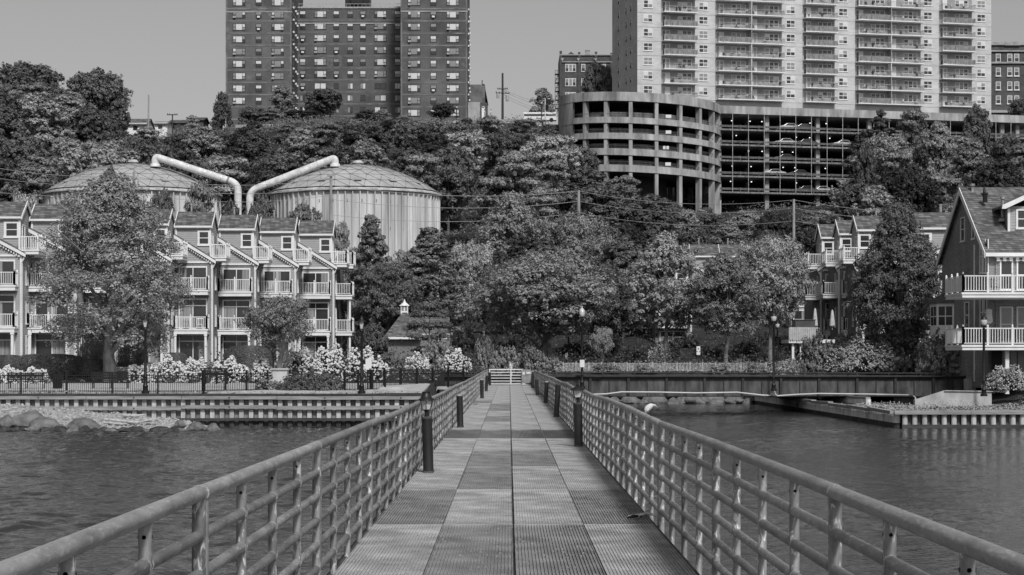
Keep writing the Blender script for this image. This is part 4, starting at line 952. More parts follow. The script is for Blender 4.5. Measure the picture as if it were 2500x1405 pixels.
def townhouse(mirror=False, wall='brick', seed=0, sidewin=True):
    """a narrow stepped unit: brick front with two balconies, half gable, clapboard dormer and roof terrace. W wide, front at y=0"""
    o = empty('townhouse'); W_ = 3.36; D = 11.0
    X = (lambda x: W_ - x) if mirror else (lambda x: x)
    def bx(m, a, b, *r): m.box(min(X(a), X(b)), max(X(a), X(b)), *r)
    m = MB(); bx(m, 0, W_, 0, D, -.6, 8.95); m.build('wall', wall, o)
    # half gable face and its low roof running back to the dormer
    m = MB(); m.prism([(X(0), 8.95), (X(W_ + .02), 8.95), (X(W_ + .02), 9.02), (X(0), 11.2)], 'y', .02, .75); m.build('gable_wall', 'siding', o)
    m = MB(); m.prism([(X(-.02), 11.26), (X(W_ + .25), 9.0), (X(W_ + .25), 9.12), (X(-.02), 11.38)], 'y', -.22, 5.0); rf = m.build('lower_roof', 'shingle', o)
    m = MB(); m.prism([(X(-.02), 10.98), (X(W_ + .27), 8.76), (X(W_ + .27), 9.02), (X(-.02), 11.27)], 'y', -.30, -.20)
    for k in range(18):
        t_ = k / 18 * .97; xa = X(t_ * W_ + .03); z = 10.90 - t_ * 2.2; m.box(min(xa, xa + .09), max(xa, xa + .09), -.2, -.06, z - .11, z + .05)
    m.box(min(X(0), X(W_)), max(X(0), X(W_)), -.09, .0, 8.82, 8.98)
    m.build('rake_board', 'white', rf)
    # dormer block
    m = MB(); bx(m, 0, W_ - .32, .78, 4.6, 9.0, 12.1)
    m.prism([(.78, 12.1), (4.6, 12.1), (2.69, 13.35)], 'x', min(X(0), X(W_ - .32)), max(X(0), X(W_ - .32))); m.build('dormer_wall', 'siding', o)
    m = MB(); bx(m, W_ - .42, W_ - .27, .70, .80, 9.0, 12.0); bx(m, -.02, .1, .70, .80, 10.9, 12.0); bx(m, 0, W_ - .3, .72, .775, 11.86, 12.06)
    m.build('corner_board', 'white', o)
    gable_roof(o, min(X(0), X(W_ - .3)), max(X(0), X(W_ - .3)), .78, 4.6, 12.15, 13.5)
    dh_window(.82, 1.02, 'window', o, (X(2.45), .776, 10.55), glass='glass', tr=.14)
    s = -1 if mirror else 1
    dh_window(.75, 2.0, 'terrace_door', o, (X(W_ - .32), 1.9, 9.45), mirror=s, face='x', tr=.1)
    a, b = sorted((X(W_ - .25), X(W_ + 1.15)))
    balcony(o, a, b, -.1, 2.6, 9.38, open_side='left' if not mirror else 'right', th=.38, name='roof_terrace')
    # fronts
    for i, (z, h) in enumerate(((.05, 2.45), (3.08, 2.55), (6.48, 1.98))):
        slider(2.28, h, o, (X(1.62), -.002, z), seed * 7 + i, transom=(i < 2))
    a, b = sorted((X(.12), X(W_ - .32)))
    balcony(o, a, b, -1.25, -.0, 3.04, pitch=.145, open_side='x'); balcony(o, a, b, -1.0, -.0, 6.44, pitch=.145, open_side='x')
    for x in (.25, W_ - .48):
        m = MB(); m.box(X(x) - .09, X(x) + .09, -1.2, -1.02, -.5, 2.6); m.box(X(x) - .13, X(x) + .13, -1.24, -.98, 2.45, 2.62); m.build('column', 'white', o)
    m = MB(); m.tube([(X(W_ + .2), -.16, 8.85), (X(W_ + .1), -.1, 8.6), (X(W_ - .08), -.06, 8.3), (X(W_ - .08), -.06, -.3)], .055, 8); m.box(X(W_ - .08) - .09, X(W_ - .08) + .09, -.035, -.004, -.3, 8.8); smooth_angle(m.build('downspout', 'white', o))
    for z in (.6, 3.4, 6.6):
        dh_window(.62, 1.75, 'side_window', o, (X(W_), 1.5, z), mirror=s, face='x', tr=.06)
    m = MB(); m.tube([(X(1.0), 3.2, 13.1), (X(1.0), 3.2, 14.15)], .09, 8); m.tube([(X(1.0), 3.2, 14.1), (X(1.0), 3.2, 14.22)], .13, 8); smooth_angle(m.build('vent_pipe', 'galv', o))
    for z in (2.35, 5.5, 8.3):
        m = MB(); m.box(X(.12) - .06, X(.12) + .06, -.12, -.0, z - .28, z); m.build('wall_light', 'black', o)
    return o
GZ = 1.25
protos = [townhouse(False, 'brick', s) for s in (1, 2, 3)]; protoS = townhouse(False, 'siding', 4)
units = [  # px of the front left edge, distance, x scale, prototype, label
 (-62, 172, 1.16, protoS, 'leftmost clapboard townhouse unit cut by the left picture edge'),
 (72, 175, 1.16, protoS, 'clapboard townhouse unit just left of the big tree'),
 (205, 178, 1.0, protos[0], 'townhouse unit almost hidden behind the big tree'),
 (318, 181, 1.0, protoS, 'townhouse unit behind the right side of the big tree, left of five clear units'),
 (426, 184, 1.0, protos[0], 'brick townhouse unit right of the big tree with fully visible balconies'),
 (533, 188, 1.0, protos[1], 'brick townhouse unit above the dark clipped hedge'),
 (633, 192, 1.0, protoS, 'townhouse unit directly behind the small garden tree'),
 (728, 196, 1.0, protos[2], 'last brick townhouse unit of the left row, nearest the water tank')]
used = set()
def put(pr, X, Y, z, sx_, label, group, rz=0):
    o = pr if id(pr) not in used else dup(pr); used.add(id(pr)); o.location = (X, Y, z); o.scale = (sx_, 1, 1); o.rotation_euler = (0, 0, rz)
    return tag(o, label, 'townhouse', group)
for (px, Y, sx_, pr, lb) in units:
    o = put(pr, ax(px, Y), Y, GZ, sx_, lb, 'stepped townhouse units on the left bank')
last = o
# the row's end wall carries three more balconies
for z, d in ((9.38, 3.2), (6.44, 2.6), (3.04, 2.6)):
    balcony(last, 3.38, 4.9, 1.2 if z < 9 else 2.7, 1.2 + d + (1.5 if z > 9 else 0), z, open_side='left', th=.4)
m = MB(); m.box(4.6, 4.78, 1.4, 1.58, -.5, 2.6); m.box(4.6, 4.78, 1.4, 1.58, 3.05, 6.0); m.box(4.3, 4.42, 3.2, 3.32, -.5, 6.0); m.build('column', 'white', last)
# far townhouses behind the far-bank trees
for px, lb in ((1690, 'grey roofed townhouse showing one white window between the far bank trees'), (1762, 'townhouse half hidden by the right far bank tree, beside the white window one')):
    put(protos[1], ax(px, 236), 236, GZ - .1, 1.0, lb, 'townhouses behind the far bank trees')
put(protoS, ax(1928, 225), 225, -1.6, 1.0, 'townhouse roof with white dentilled gable seen left of the umbrella deck', 'townhouses behind the far bank trees')
put(protos[0], ax(1600, 214), 214, -1.2, 1.1, 'low balcony of a townhouse glimpsed under the left far bank tree', 'townhouses behind the far bank trees')
# mirrored units on the right
protoM = townhouse(True, 'brick', 9); SIDE = []
for px, Y, lb in ((2002, 203, 'leftmost brick townhouse unit of the right row, with dormer and umbrella deck'), (2046, 197, 'second brick dormer unit of the right row'), (2090, 191, 'third brick dormer unit of the right row, half behind the tall dark tree')):
    um = put(protoM, ax(px, Y), Y, GZ + .1, 1.0, lb, 'brick townhouse units on the right bank')
    if px < 2080: SIDE.append(um)
put(protoM, ax(2232, 170), 172, GZ - .9, 1.35, 'brick townhouse between the tall dark tree and the big corner house', 'brick townhouse units on the right bank')
for um in SIDE: balcony(um, -1.35, -.0, .3, 4.6, 6.44, open_side='right', th=.4)
# raised deck with umbrellas at the left end of the right row
dk = empty('raised_deck', (0, 0, 0), 0, 'white raised deck hung with cloth beneath two folded umbrellas', 'deck')
Yd = 182; a = at(1926, 838, Yd); b = at(2040, 800, Yd)
m = MB(); m.box(a.x, b.x, Yd, Yd + 5, a.z, a.z + .3); 
for x in (a.x + .4, a.x + 1.1): m.box(x - .1, x + .1, Yd + .3, Yd + .5, 0, a.z)
m.build('platform', 'white', dk)
m = MB(); n = 40
for k in range(n):
    x = a.x + (b.x - a.x) * k / n * .62; m.box(x, x + (b.x - a.x) / n * .57, Yd - .04 - .05 * (k % 3), Yd, a.z + .3 - .04 * (k % 4), b.z + .03 * (k % 2))
m.build('hung_cloth', 'canvas', dk)
m = MB(); m.beam((a.x + .5, Yd + .4, 0.2), (a.x - .6, Yd + .4, a.z * .25), .1, .3); m.build('stair', 'white', dk)
o = MB(); q = at(1942, 800, Yd + 1); o.box(q.x, at(1990, 0, Yd + 1).x, Yd + 1, Yd + 3, q.z, q.z + .62); o.box(q.x - .06, at(1990, 0, Yd + 1).x + .06, Yd + .94, Yd + 3, q.z + .62, q.z + .70)
tag(o.build('hot_tub', 'bay'), 'dark covered box standing on the raised deck', 'tub')
for px, pt, pb, lb in ((1990, 752, 800, 'darker folded umbrella on the raised deck'), (2032, 756, 800, 'pale folded umbrella on the raised deck')):
    q = at(px, pb, Yd + 1.5); H_ = (pb - pt) * Yd / FPX
    o = empty('folded_umbrella', q, 0, lb, 'umbrella', 'folded umbrellas on the raised deck'); m = MB(); m.lathe([(.03, -.2), (.03, .3)], n=8); m.build('pole', 'galv', o)
    m = MB(); m.lathe([(.2, .12), (.24, .2), (.17, H_ * .55), (.10, H_ * .9), (.02, H_)], n=7); smooth_angle(m.build('canopy', 'canvas', o), 20)

# ------------------------------------------------------------------ big brick corner house on the right
YH = 139.0; XW = ax(2413, YH); ze = az(609, YH); yp = 146.5; zp = az(462, yp)
h = empty('brick_house', (0, 0, 0), 0, 'large dark brick house with steep shingled roof and two white balconies at the right edge', 'house')
m = MB(); m.prism([(YH, -.2), (YH, ze), (yp, zp - .1), (2 * yp - YH, ze), (2 * yp - YH, -.2)], 'x', XW, 62); m.build('wall', 'housebrick', h)
m = MB(); m.box(XW + .45, 62, YH - .10, YH, -.2, ze - .2); m.build('front_wall', 'housebricklight', h)
m = MB(); y0, y1 = YH - .45, 2 * yp - YH + .45; k_ = (zp - ze) / (yp - YH)
m.prism([(y0, ze - .45 * k_ + .10), (yp, zp + .12), (y1, ze - .45 * k_ + .10), (y1, ze - .45 * k_ - .08), (yp, zp - .08), (y0, ze - .45 * k_ - .08)], 'x', XW - .30, 62); rf = m.build('roof', 'shingle', h)
m = MB(); zb_ = ze - .45 * k_
for s in (y0, y1): m.prism([(s, zb_ - .32), (s, zb_ + .07), (yp, zp + .10), (yp, zp - .35)], 'x', XW - .36, XW - .29)
m.box(XW - .3, 62, y0 - .1, y0, zb_ - .22, zb_ + .02)
for k in range(60): m.box(XW + .5 + k * .42, XW + .5 + k * .42 + .2, YH - .3, YH - .1, zb_ - .52, zb_ - .26)
m.box(XW + .4, 62, YH - .32, YH - .1, zb_ - .28, zb_ - .2)
m.build('fascia', 'white', rf)
def wallwin(yc, z0, w_, h_): dh_window(w_, h_, 'side_window', h, (XW, yc, z0), mirror=-1, face='x', tr=.07)
def ypx(px): return XW * FPX / (px - CXP)
wallwin(ypx(2351), az(588, ypx(2351)), 1.2, 1.55); wallwin(ypx(2377), az(582, ypx(2377)), .8, 1.5)
for px in (2396, 2404, 2411): wallwin(ypx(px), az(665, ypx(px)), .55, 2.1)
wallwin(ypx(2361), az(800, ypx(2361)), 1.3, 1.7)
for px in (2397, 2407): wallwin(ypx(px), az(800, ypx(px)), .7, 2.0)
for i, px in enumerate((2456, 2497, 2540)):
    for (zt_, zb2, bl) in ((636, 715, 0), (750, 842, .75)):
        dh_window(.74, (zb2 - zt_) / FPX * YH - .3, 'window', h, (ax(px, YH), YH - .10, az(zb2, YH) + .25), tr=.07, glass='glass' if not bl else 'glassmid', blind=0)
xb = ax(2348, 134)
for py in (727, 855):
    balcony(h, xb, 60, 133.8, 139, az(py - 12, 134), th=.32, hr=1.06, pitch=.17, open_side='x', solid=('left',) if py < 800 else None)
m = MB(); m.box(ax(2454, 135) - .12, ax(2454, 135) + .12, 134.4, 134.7, -.5, az(857, 134.5)); m.build('column', 'white', h)
m = MB(); m.tube([(XW - .05, ypx(2381), az(598, 143)), (XW - .05, ypx(2381), .2)], .06, 8); smooth_angle(m.build('downspout', 'white', h))
# ground floor openings under the deck
m = MB(); m.box(ax(2420, YH), ax(2445, YH), YH - .13, YH - .1, .6, 2.6, 0)
for px in (2448, 2466, 2484, 2502): m.box(ax(px, YH), ax(px + 15, YH), YH - .13, YH - .1, .7, 2.3, 1)
m.build('ground_floor_window', ['darkframe', 'glassmid'], h)
# roof dormer at the right edge, vents
yd = 141.0; X0 = ax(2462, yd); zD = az(568, yd)
m = MB(); m.prism([(X0, zD), (X0 + 5, zD), (X0 + 5, zD + 1.75), (X0, zD + 1.75)], 'y', yd, yd + 4); m.build('dormer_wall', 'siding', rf)
m = MB(); m.prism([(X0 - .5, zD + 1.6), (X0 + 2.6, zD + 3.0), (X0 + 5.6, zD + 1.6), (X0 + 5.6, zD + 1.75), (X0 + 2.6, zD + 3.18), (X0 - .5, zD + 1.75)], 'y', yd - .4, yd + 4.6); m.build('dormer_roof', 'shingle', rf)
m = MB(); m.prism([(X0 - .55, zD + 1.55), (X0 - .5, zD + 1.8), (X0 + 2.6, zD + 3.2), (X0 + 2.6, zD + 2.92), (X0 - .3, zD + 1.55)], 'y', yd - .5, yd - .4); m.box(X0 - .06, X0 + .1, yd - .06, yd, zD, zD + 1.6); m.build('dormer_trim', 'white', rf)
dh_window(.7, 1.1, 'dormer_window', rf, (X0 + .95, yd, zD + .35), tr=.1)
for px, pt, pb, Yv in ((2374, 455, 474, 146), (2448, 487, 534, 142)):
    m = MB(); q = at(px, pb + 4, Yv); m.tube([q, (q.x, q.y, az(pt, Yv))], .11, 10); m.lathe([(.3, 0), (.26, .2), (.11, .3)], (q.x, q.y, q.z - .1), 10); m.lathe([(.18, 0), (.18, .16)], (q.x, q.y, az(pt, Yv)), 10); smooth_angle(m.build('vent_pipe', 'galv', rf))
m = MB(); q = at(2405, 487, 144); m.lathe([(.16, -.2), (.16, .3), (.2, .32), (.2, .45)], q, 10); m.build('roof_vent', 'black', rf); m = MB(); q = at(2403, 473, 145.3); m.lathe([(.1, -.2), (.1, .1), (.05, .5)], q, 8); m.build('roof_vent', 'black', rf)
# bay window on the gable wall
Xb = XW - 1.05; ya, yb_ = ypx(2322), ypx(2300) - .6
m = MB(); za_, zt_ = az(808, 147), az(737, 147)
P4 = [(XW, ya - 1.0), (Xb, ya - .2), (Xb, ya + 2.2), (XW, ya + 3.0)]
m.prism(P4, 'z', za_ - .4, zt_); bw_ = m.build('bay_window', 'white', h)
m = MB()
for (p0, p1) in ((P4[0], P4[1]), (P4[1], P4[2])):
    p0 = Vector(p0); p1 = Vector(p1); d = (p1 - p0); nn = Vector((-d.y, d.x)).normalized() 
    if nn.dot(Vector((-1, -1))) < 0: nn = -nn
    for s0, s1 in ((.1, .47), (.53, .9)):
        for z0_, z1_ in ((za_ + .45, za_ + 1.05), (za_ + 1.12, zt_ - .25)):
            a_ = p0 + d * s0 + nn * .01; b_ = p0 + d * s1 + nn * .01; m.add([(a_.x, a_.y, z0_), (b_.x, b_.y, z0_), (b_.x, b_.y, z1_), (a_.x, a_.y, z1_)], [(0, 1, 2, 3)])
m.build('pane', 'glass', bw_)
m = MB(); zz_ = zt_; c = (XW, (P4[0][1] + P4[3][1]) / 2, az(703, 146.5))
Q = [(XW, P4[0][1] - .25), (Xb - .2, P4[1][1] - .1), (Xb - .2, P4[2][1] + .1), (XW, P4[3][1] + .25)]
m.add([(q[0], q[1], zt_ - .02) for q in Q] + [(q[0], q[1], zt_ + .12) for q in Q] + [c], [(0, 1, 5, 4), (1, 2, 6, 5), (2, 3, 7, 6), (4, 5, 8), (5, 6, 8), (6, 7, 8), (0, 3, 2, 1)]); m.build('bay_roof', 'bay', bw_)
o = empty('folded_umbrella', at(2414, 800, 136), 0, 'folded white umbrella on the lower deck of the big brick house', 'umbrella'); m = MB(); m.lathe([(.03, 0), (.03, .4)], n=8); m.build('pole', 'galv', o)
m = MB(); m.lathe([(.12, .25), (.26, .4), (.2, .9), (.22, 1.15), (.03, 1.2)], n=7); m.build('canopy', 'canvas', o)

# things standing on the balconies
def chair(x, y, z, rz, label, mt='galvpost'):
    o = empty('patio_chair', (x, y, z), rz, label, 'chair', 'balcony chairs'); m = MB(); m.box(-.26, .26, -.26, .26, .40, .45); m.build('seat', mt, o)
    m = MB(); [m.box(-.26 + .13 * k - .02, -.26 + .13 * k + .02, .24, .28, .45, .95) for k in range(5)]; m.box(-.28, .28, .23, .29, .9, .98); m.build('backrest', mt, o)
    for a in (-.22, .22):
        for b in (-.22, .22): m = MB(); m.beam((a, b, 0), (a, b, .41), .04, .04); m.build('leg', mt, o)
def pot(x, y, z, label, r=.22):
    o = empty('potted_plant', (x, y, z), 0, label, 'potted plant', 'balcony plants'); m = MB(); m.lathe([(r * .6, 0), (r, r * 1.6), (r * 1.05, r * 1.7)], n=10); m.build('pot', 'concrete', o)
    P = np.random.RandomState(int(x * 10) % 99 + 5).normal(0, 1, (260, 3)); P /= np.linalg.norm(P, axis=1)[:, None]; me = mesh_from_quads('foliage', quads(260, (P * [r * 1.4, r * 1.4, r * 1.6] + [0, 0, r * 3], P), .06, .4, 3), 'leaf'); f = bpy.data.objects.new('foliage', me); COL.objects.link(f); f.parent = o
def ub(i, dx, dy, z): px, Y, sx_ = units[i][0], units[i][1], units[i][2]; return (ax(px, Y) + dx, Y + dy, GZ + z)
for i, dx, z, nm, mt in ((4, 1.1, 3.04, 'middle balcony of the unit right of the big tree', 'galvpost'), (4, 2.3, 3.04, 'middle balcony corner of the unit right of the big tree', 'white'), (5, .9, 3.04, 'middle balcony of the unit above the clipped hedge', 'darkwood'), (5, 2.2, 3.04, 'middle balcony, other side, of the unit above the clipped hedge', 'darkwood'), (7, 2.4, 6.44, 'upper balcony of the last left townhouse', 'darkwood'), (0, 2.0, 6.44, 'upper balcony of the leftmost townhouse', 'galvpost'), (6, 1.0, 6.44, 'upper balcony of the unit behind the garden tree', 'white')):
    x, y, zz_ = ub(i, dx, -.55, z); chair(x, y, zz_, .4 * (i % 3) - .3, 'patio chair on the ' + nm, mt)
for i, dx, z, nm in ((5, .45, 6.44, 'upper balcony above the clipped hedge'), (7, .5, 3.04, 'middle balcony of the last left townhouse'), (6, 2.6, 6.44, 'upper balcony of the unit behind the garden tree'), (1, .6, 3.04, 'middle balcony of the unit left of the big tree')):
    x, y, zz_ = ub(i, dx, -.6, z); pot(x, y, zz_, 'leafy potted plant on the ' + nm)
for px, zpy, nm in ((2425, 715, 'upper deck of the big brick house, left of the windows'), (2470, 842, 'lower deck of the big brick house between the windows'), (2488, 842, 'lower deck of the big brick house at the right edge')): chair(ax(px, 136), 136, az(zpy, 134), .5, 'patio chair on the ' + nm, 'darkwood')

# ------------------------------------------------------------------ pavilion with cupola
YP = 190; pv = empty('pavilion', (0, 0, 0), 0, 'small brick pavilion with shingled hip roof and white cupola', 'pavilion')
def A(px, py, Y=YP): return at(px, py, Y)
m = MB(); m.box(A(948, 0).x, A(1098, 0).x, YP, YP + 7, .4, A(0, 826).z); m.build('wall', 'brick', pv)
m = MB(); zE = A(0, 825).z; zR = A(0, 755).z; xl, xr_, xp0, xp1 = A(936, 0).x, A(1030, 0).x, A(984, 0).x, A(986, 0).x
m.add([(xl, YP - .5, zE), (xr_, YP - .5, zE), (xr_, YP + 6, zE), (xl, YP + 6, zE), (xp0, YP + 2.7, zR), (xp1, YP + 2.7, zR)], [(0, 1, 5, 4), (1, 2, 5), (2, 3, 4, 5), (3, 0, 4), (0, 3, 2, 1)]); m.build('hip_roof', 'shingle', pv)
m = MB(); m.prism([(YP + .4, zE + .3), (YP + 3.6, zE + 1.9), (YP + 7, zE + .3)], 'x', xp1, A(1095, 0).x); m.build('rear_roof', 'shingle', pv)
m = MB(); m.box(xl, xr_, YP - .62, YP - .5, zE - .14, zE + .06); m.box(xr_, A(1098, 0).x, YP - .1, YP, zE - .14, zE + .35); m.build('fascia', 'white', pv)
m = MB(); c = (A(984, 0).x, YP + 2.7, zR - .25); m.box(c[0] - .33, c[0] + .33, c[1] - .33, c[1] + .33, zR - .5, zR + .35); m.lathe([(.52, 0), (.4, .1), (.16, .3), (.06, .5), (.03, .6)], (c[0], c[1], zR + .35), 8)
for s in (-.16, .16): m.box(c[0] + s - .1, c[0] + s + .1, c[1] - .345, c[1] - .331, zR - .1, zR + .3, 1)
m.build('cupola', ['white', 'glassmid'], pv)

# ------------------------------------------------------------------ storage tanks with domes
def tank(px, name_l, Rpx=206, Yc=279, apex=408):
    s = Yc / FPX; Rr = Rpx * s; o = empty('storage_tank', (ax(px, Yc), Yc, 14.0), 0, name_l, 'tank', 'domed storage tanks'); zr = az(476, Yc) - 14.0
    m = MB(); m.lathe([(Rr - .25, -2), (Rr - .25, zr - .1)], n=96); smooth_angle(m.build('wall', 'tank', o))
    m = MB()
    for k in range(74):
        a = 2 * math.pi * k / 74; c, s_ = math.cos(a), math.sin(a); p = Vector((c, s_)); q = Vector((-s_, c))
        for (r0, r1, w_) in ((Rr - .3, Rr + .05, .07),):
            A_ = [p * r0 - q * w_, p * r1 - q * w_, p * r1 + q * w_, p * r0 + q * w_]
            m.add([(v.x, v.y, -2) for v in A_] + [(v.x, v.y, zr - .35) for v in A_], [(0, 1, 5, 4), (1, 2, 6, 5), (2, 3, 7, 6), (4, 5, 6, 7)])
        for zc in (4.2, 7.7): 
            if k % 2: 
                B_ = p * (Rr - .22); m.box(B_.x + q.x * .25 - .05, B_.x + q.x * .25 + .05, B_.y + q.y * .25 - .05, B_.y + q.y * .25 + .05, zc, zc + .35, 1)
    m.build('rib', ['tank', 'domerib'], o)
    m = MB(); m.lathe([(Rr - .1, -.35), (Rr + .25, -.2), (Rr + .25, .0), (Rr - .3, .18)], (0, 0, zr), 96); smooth_angle(m.build('rim', 'tank', o))
    Hd = az(apex, Yc) - 14.0 - zr; rings = 7; V = []; idx = []
    def rp(i): f = i / rings; return Rr * .985 * math.cos(f * math.pi / 2) if 0 else Rr * .985 * (1 - f)
    for i in range(rings + 1):
        r = Rr * .985 * (1 - i / rings); z = Hd * (1 - (r / Rr) ** 2) ** 1.0; n = max(1, 36 - 5 * i if i < rings else 1); n = [36, 30, 24, 20, 15, 10, 5, 1][i]; row = []
        for j in range(n): a = 2 * math.pi * (j + .5 * (i % 2)) / n; row.append(len(V)); V.append(Vector((r * math.cos(a), r * math.sin(a), zr + .15 + z)))
        idx.append(row)
    F = []; E = set()
    for i in range(rings):
        a, b = idx[i], idx[i + 1]; na, nb = len(a), len(b); ia = ib = 0
        off = lambda row, j, i_: 2 * math.pi * (j + .5 * (i_ % 2)) / len(row)
        while ia < na or ib < nb:
            ta = off(a, ia + 1, i) if ia < na else 99; tb = off(b, ib + 1, i + 1) if ib < nb else 99
            if ta <= tb or (nb == 1 and ia < na): f = (a[ia % na], a[(ia + 1) % na], b[ib % nb]); ia += 1
            else: f = (a[ia % na], b[(ib + 1) % nb], b[ib % nb]); ib += 1
            if len(set(f)) == 3: F.append(f); [E.add(tuple(sorted((f[q], f[(q + 1) % 3])))) for q in range(3)]
    m = MB(); m.add(V, F); m.build('dome', 'dome', o)
    m = MB()
    for (i, j) in E:
        a, b = V[i] + Vector((0, 0, .03)), V[j] + Vector((0, 0, .03))
        if (a + b).y / 2 < 3.5: m.beam(a, b, .055, .05)
    for v in V:
        if v.y < 3: m.lathe([(.2, 0), (.2, .06)], v, 6)
    m.build('batten', 'domerib', o)
    for k, a in enumerate((-140, -112, -84, -56, -28)):
        r = Rr * .86; z = Hd * (1 - .86 ** 2) + zr + .15; c = Vector((r * math.cos(R(a)), r * math.sin(R(a)), z)); m = MB(); rd = Vector((math.cos(R(a)), math.sin(R(a)), 0)); m.beam(c - rd * .38 + Vector((0, 0, .26)), c + rd * .38 + Vector((0, 0, .02)), .95, .1); m.build('hatch', 'dome', o)
    m = MB(); m.lathe([(.45, -.3), (.45, .35), (.72, .4), (.5, .72), (.1, .76)], (.3 if px > 500 else 0, 0, zr + Hd), 12); m.build('roof_vent', 'tank', o)
    return o
tank(325, 'left storage tank under its white duct, base hidden by trees', 212, 279, 404)
tank(868, 'right storage tank with fluted pale wall fully in view', 206, 279, 406)
def duct(pts, Y, label, coll):
    P = [at(a, b, Y) for a, b in pts]; Q = [P[0]]
    for i in range(1, len(P) - 1):      # rounded elbows
        a, b, c = P[i - 1], P[i], P[i + 1]; r = min((a - b).length, (c - b).length, 2.2) * .5; u = b + (a - b).normalized() * r; v = b + (c - b).normalized() * r
        for t_ in range(9): t = t_ / 8; Q.append(u * (1 - t) ** 2 + b * 2 * t * (1 - t) + v * t * t)
    Q.append(P[-1]); m = MB(); rr_ = .48; m.tube(Q, rr_, 18); o = smooth_angle(m.build('duct', 'pipe')); tag(o, label, 'pipe', 'white ducts of the storage tanks')
    m = MB(); L_ = P[1 if coll else 1].lerp(P[2], .0)
    for t in (.2, .4, .6, .8):
        c = P[2 if len(P) > 5 else 1].lerp(P[3 if len(P) > 5 else 2], t); d = (P[3 if len(P) > 5 else 2] - P[2 if len(P) > 5 else 1]).normalized() * .03; m.tube([c - d, c + d], rr_ * 1.02, 18)
    m.build('seam', 'steelcap', o)
    m = MB(); c = P[-2].lerp(P[-3], .12); d = (P[-3] - P[-2]).normalized() * .14; m.tube([c - d, c + d], rr_ * 1.05, 18); smooth_angle(m.build('flange', 'domerib' if coll else 'pipe', o))
    m = MB(); m.lathe([(.66, -.2), (.66, .05), (.58, .2)], P[0], 16); smooth_angle(m.build('collar', 'pipe', o))
duct([(379, 404), (379, 383), (581, 449), (581, 530)], 275, 'white duct bending off the left dome and dropping behind the trees', True)
duct([(818, 404), (818, 386), (610, 467), (610, 530)], 275, 'white duct running down to the left from the right dome', False)

# ------------------------------------------------------------------ brick apartment tower on the cliff
YT = 473.0; YC = 486.0
bt = empty('apartment_tower', (0, 0, 0), 0, 'dark brick apartment tower with two forward wings and a recessed middle', 'tower')
zb0 = 50.0; ztop = az(-75, YT); zroof = az(20, YC)
def tx(px, Y=YT): return ax(px, Y)
m = MB(); m.box(tx(551), tx(712), YT, YT + 26, zb0, ztop); m.build('left_wing', 'towerbrick', bt)
m = MB(); m.box(tx(978), tx(1141), YT, YT + 26, zb0, ztop); m.build('right_wing', 'towerbrick', bt)
m = MB(); m.box(tx(712) + .01, tx(978) - .01, YC, YC + 12, zb0, zroof); m.build('recessed_wall', 'towerbrick', bt)
m = MB()
for (a, b, Y) in ((551, 712, YT), (978, 1141, YT)):
    for k in range(-3, 10): m.box(tx(a), tx(b), Y - .04, Y, az(23.5 + 30 * k, YT), az(20 + 30 * k, YT))
    for px in (a, b - 4): m.box(tx(px), tx(px + 4), Y - .045, Y - .002, zb0, ztop)
for k in range(0, 10): m.box(tx(712, YC), tx(978, YC), YC - .04, YC, az(51.5 + 29.2 * k, YC), az(48.5 + 29.2 * k, YC))
m.build('floor_band', 'towerband', bt)
m = MB(); m.box(tx(551), tx(712) + .06, YT - .12, YT, az(31, YT), az(28.5, YT)); m.box(tx(712), tx(712) + .06, YT, YC, az(31, YT), az(28.5, YT)); m.build('stone_band', 'stone', bt); m = MB(); m.box(tx(978), tx(1141) + .1, YT - .12, YT, az(29.5, YT), az(27, YT)); m.build('stone_band', 'stone', bt); m = MB(); m.box(tx(728, YC), tx(978, YC), YC - .12, YC, az(59, YC), az(56.5, YC)); m.build('stone_band', 'stone', bt)
m = MB(); m.box(tx(727, YC), tx(978, YC), YC - .2, YC + .3, zroof - .1, zroof + .25)
for px in (733, 760, 800, 858, 905, 960): m.box(tx(px, YC), tx(px + 20, YC), YC + 3, YC + 5, zroof, zroof + .9)
for k in range(26): m.box(tx(730 + k * 9.6, YC) - .03, tx(730 + k * 9.6, YC) + .03, YC + .3, YC + .36, zroof, zroof + 1.0)
m.box(tx(728, YC), tx(978, YC), YC + .3, YC + .36, zroof + .95, zroof + 1.05)
m.build('parapet', 'galvpost', bt)
m = MB(); m.box(tx(840, YC), tx(900, YC), YC + 3, YC + 9, zroof, zroof + 4.5); m.box(tx(855, YC), tx(885, YC), YC + 2, YC + 3, zroof + 1.3, zroof + 4.2); m.build('penthouse', 'black', bt)
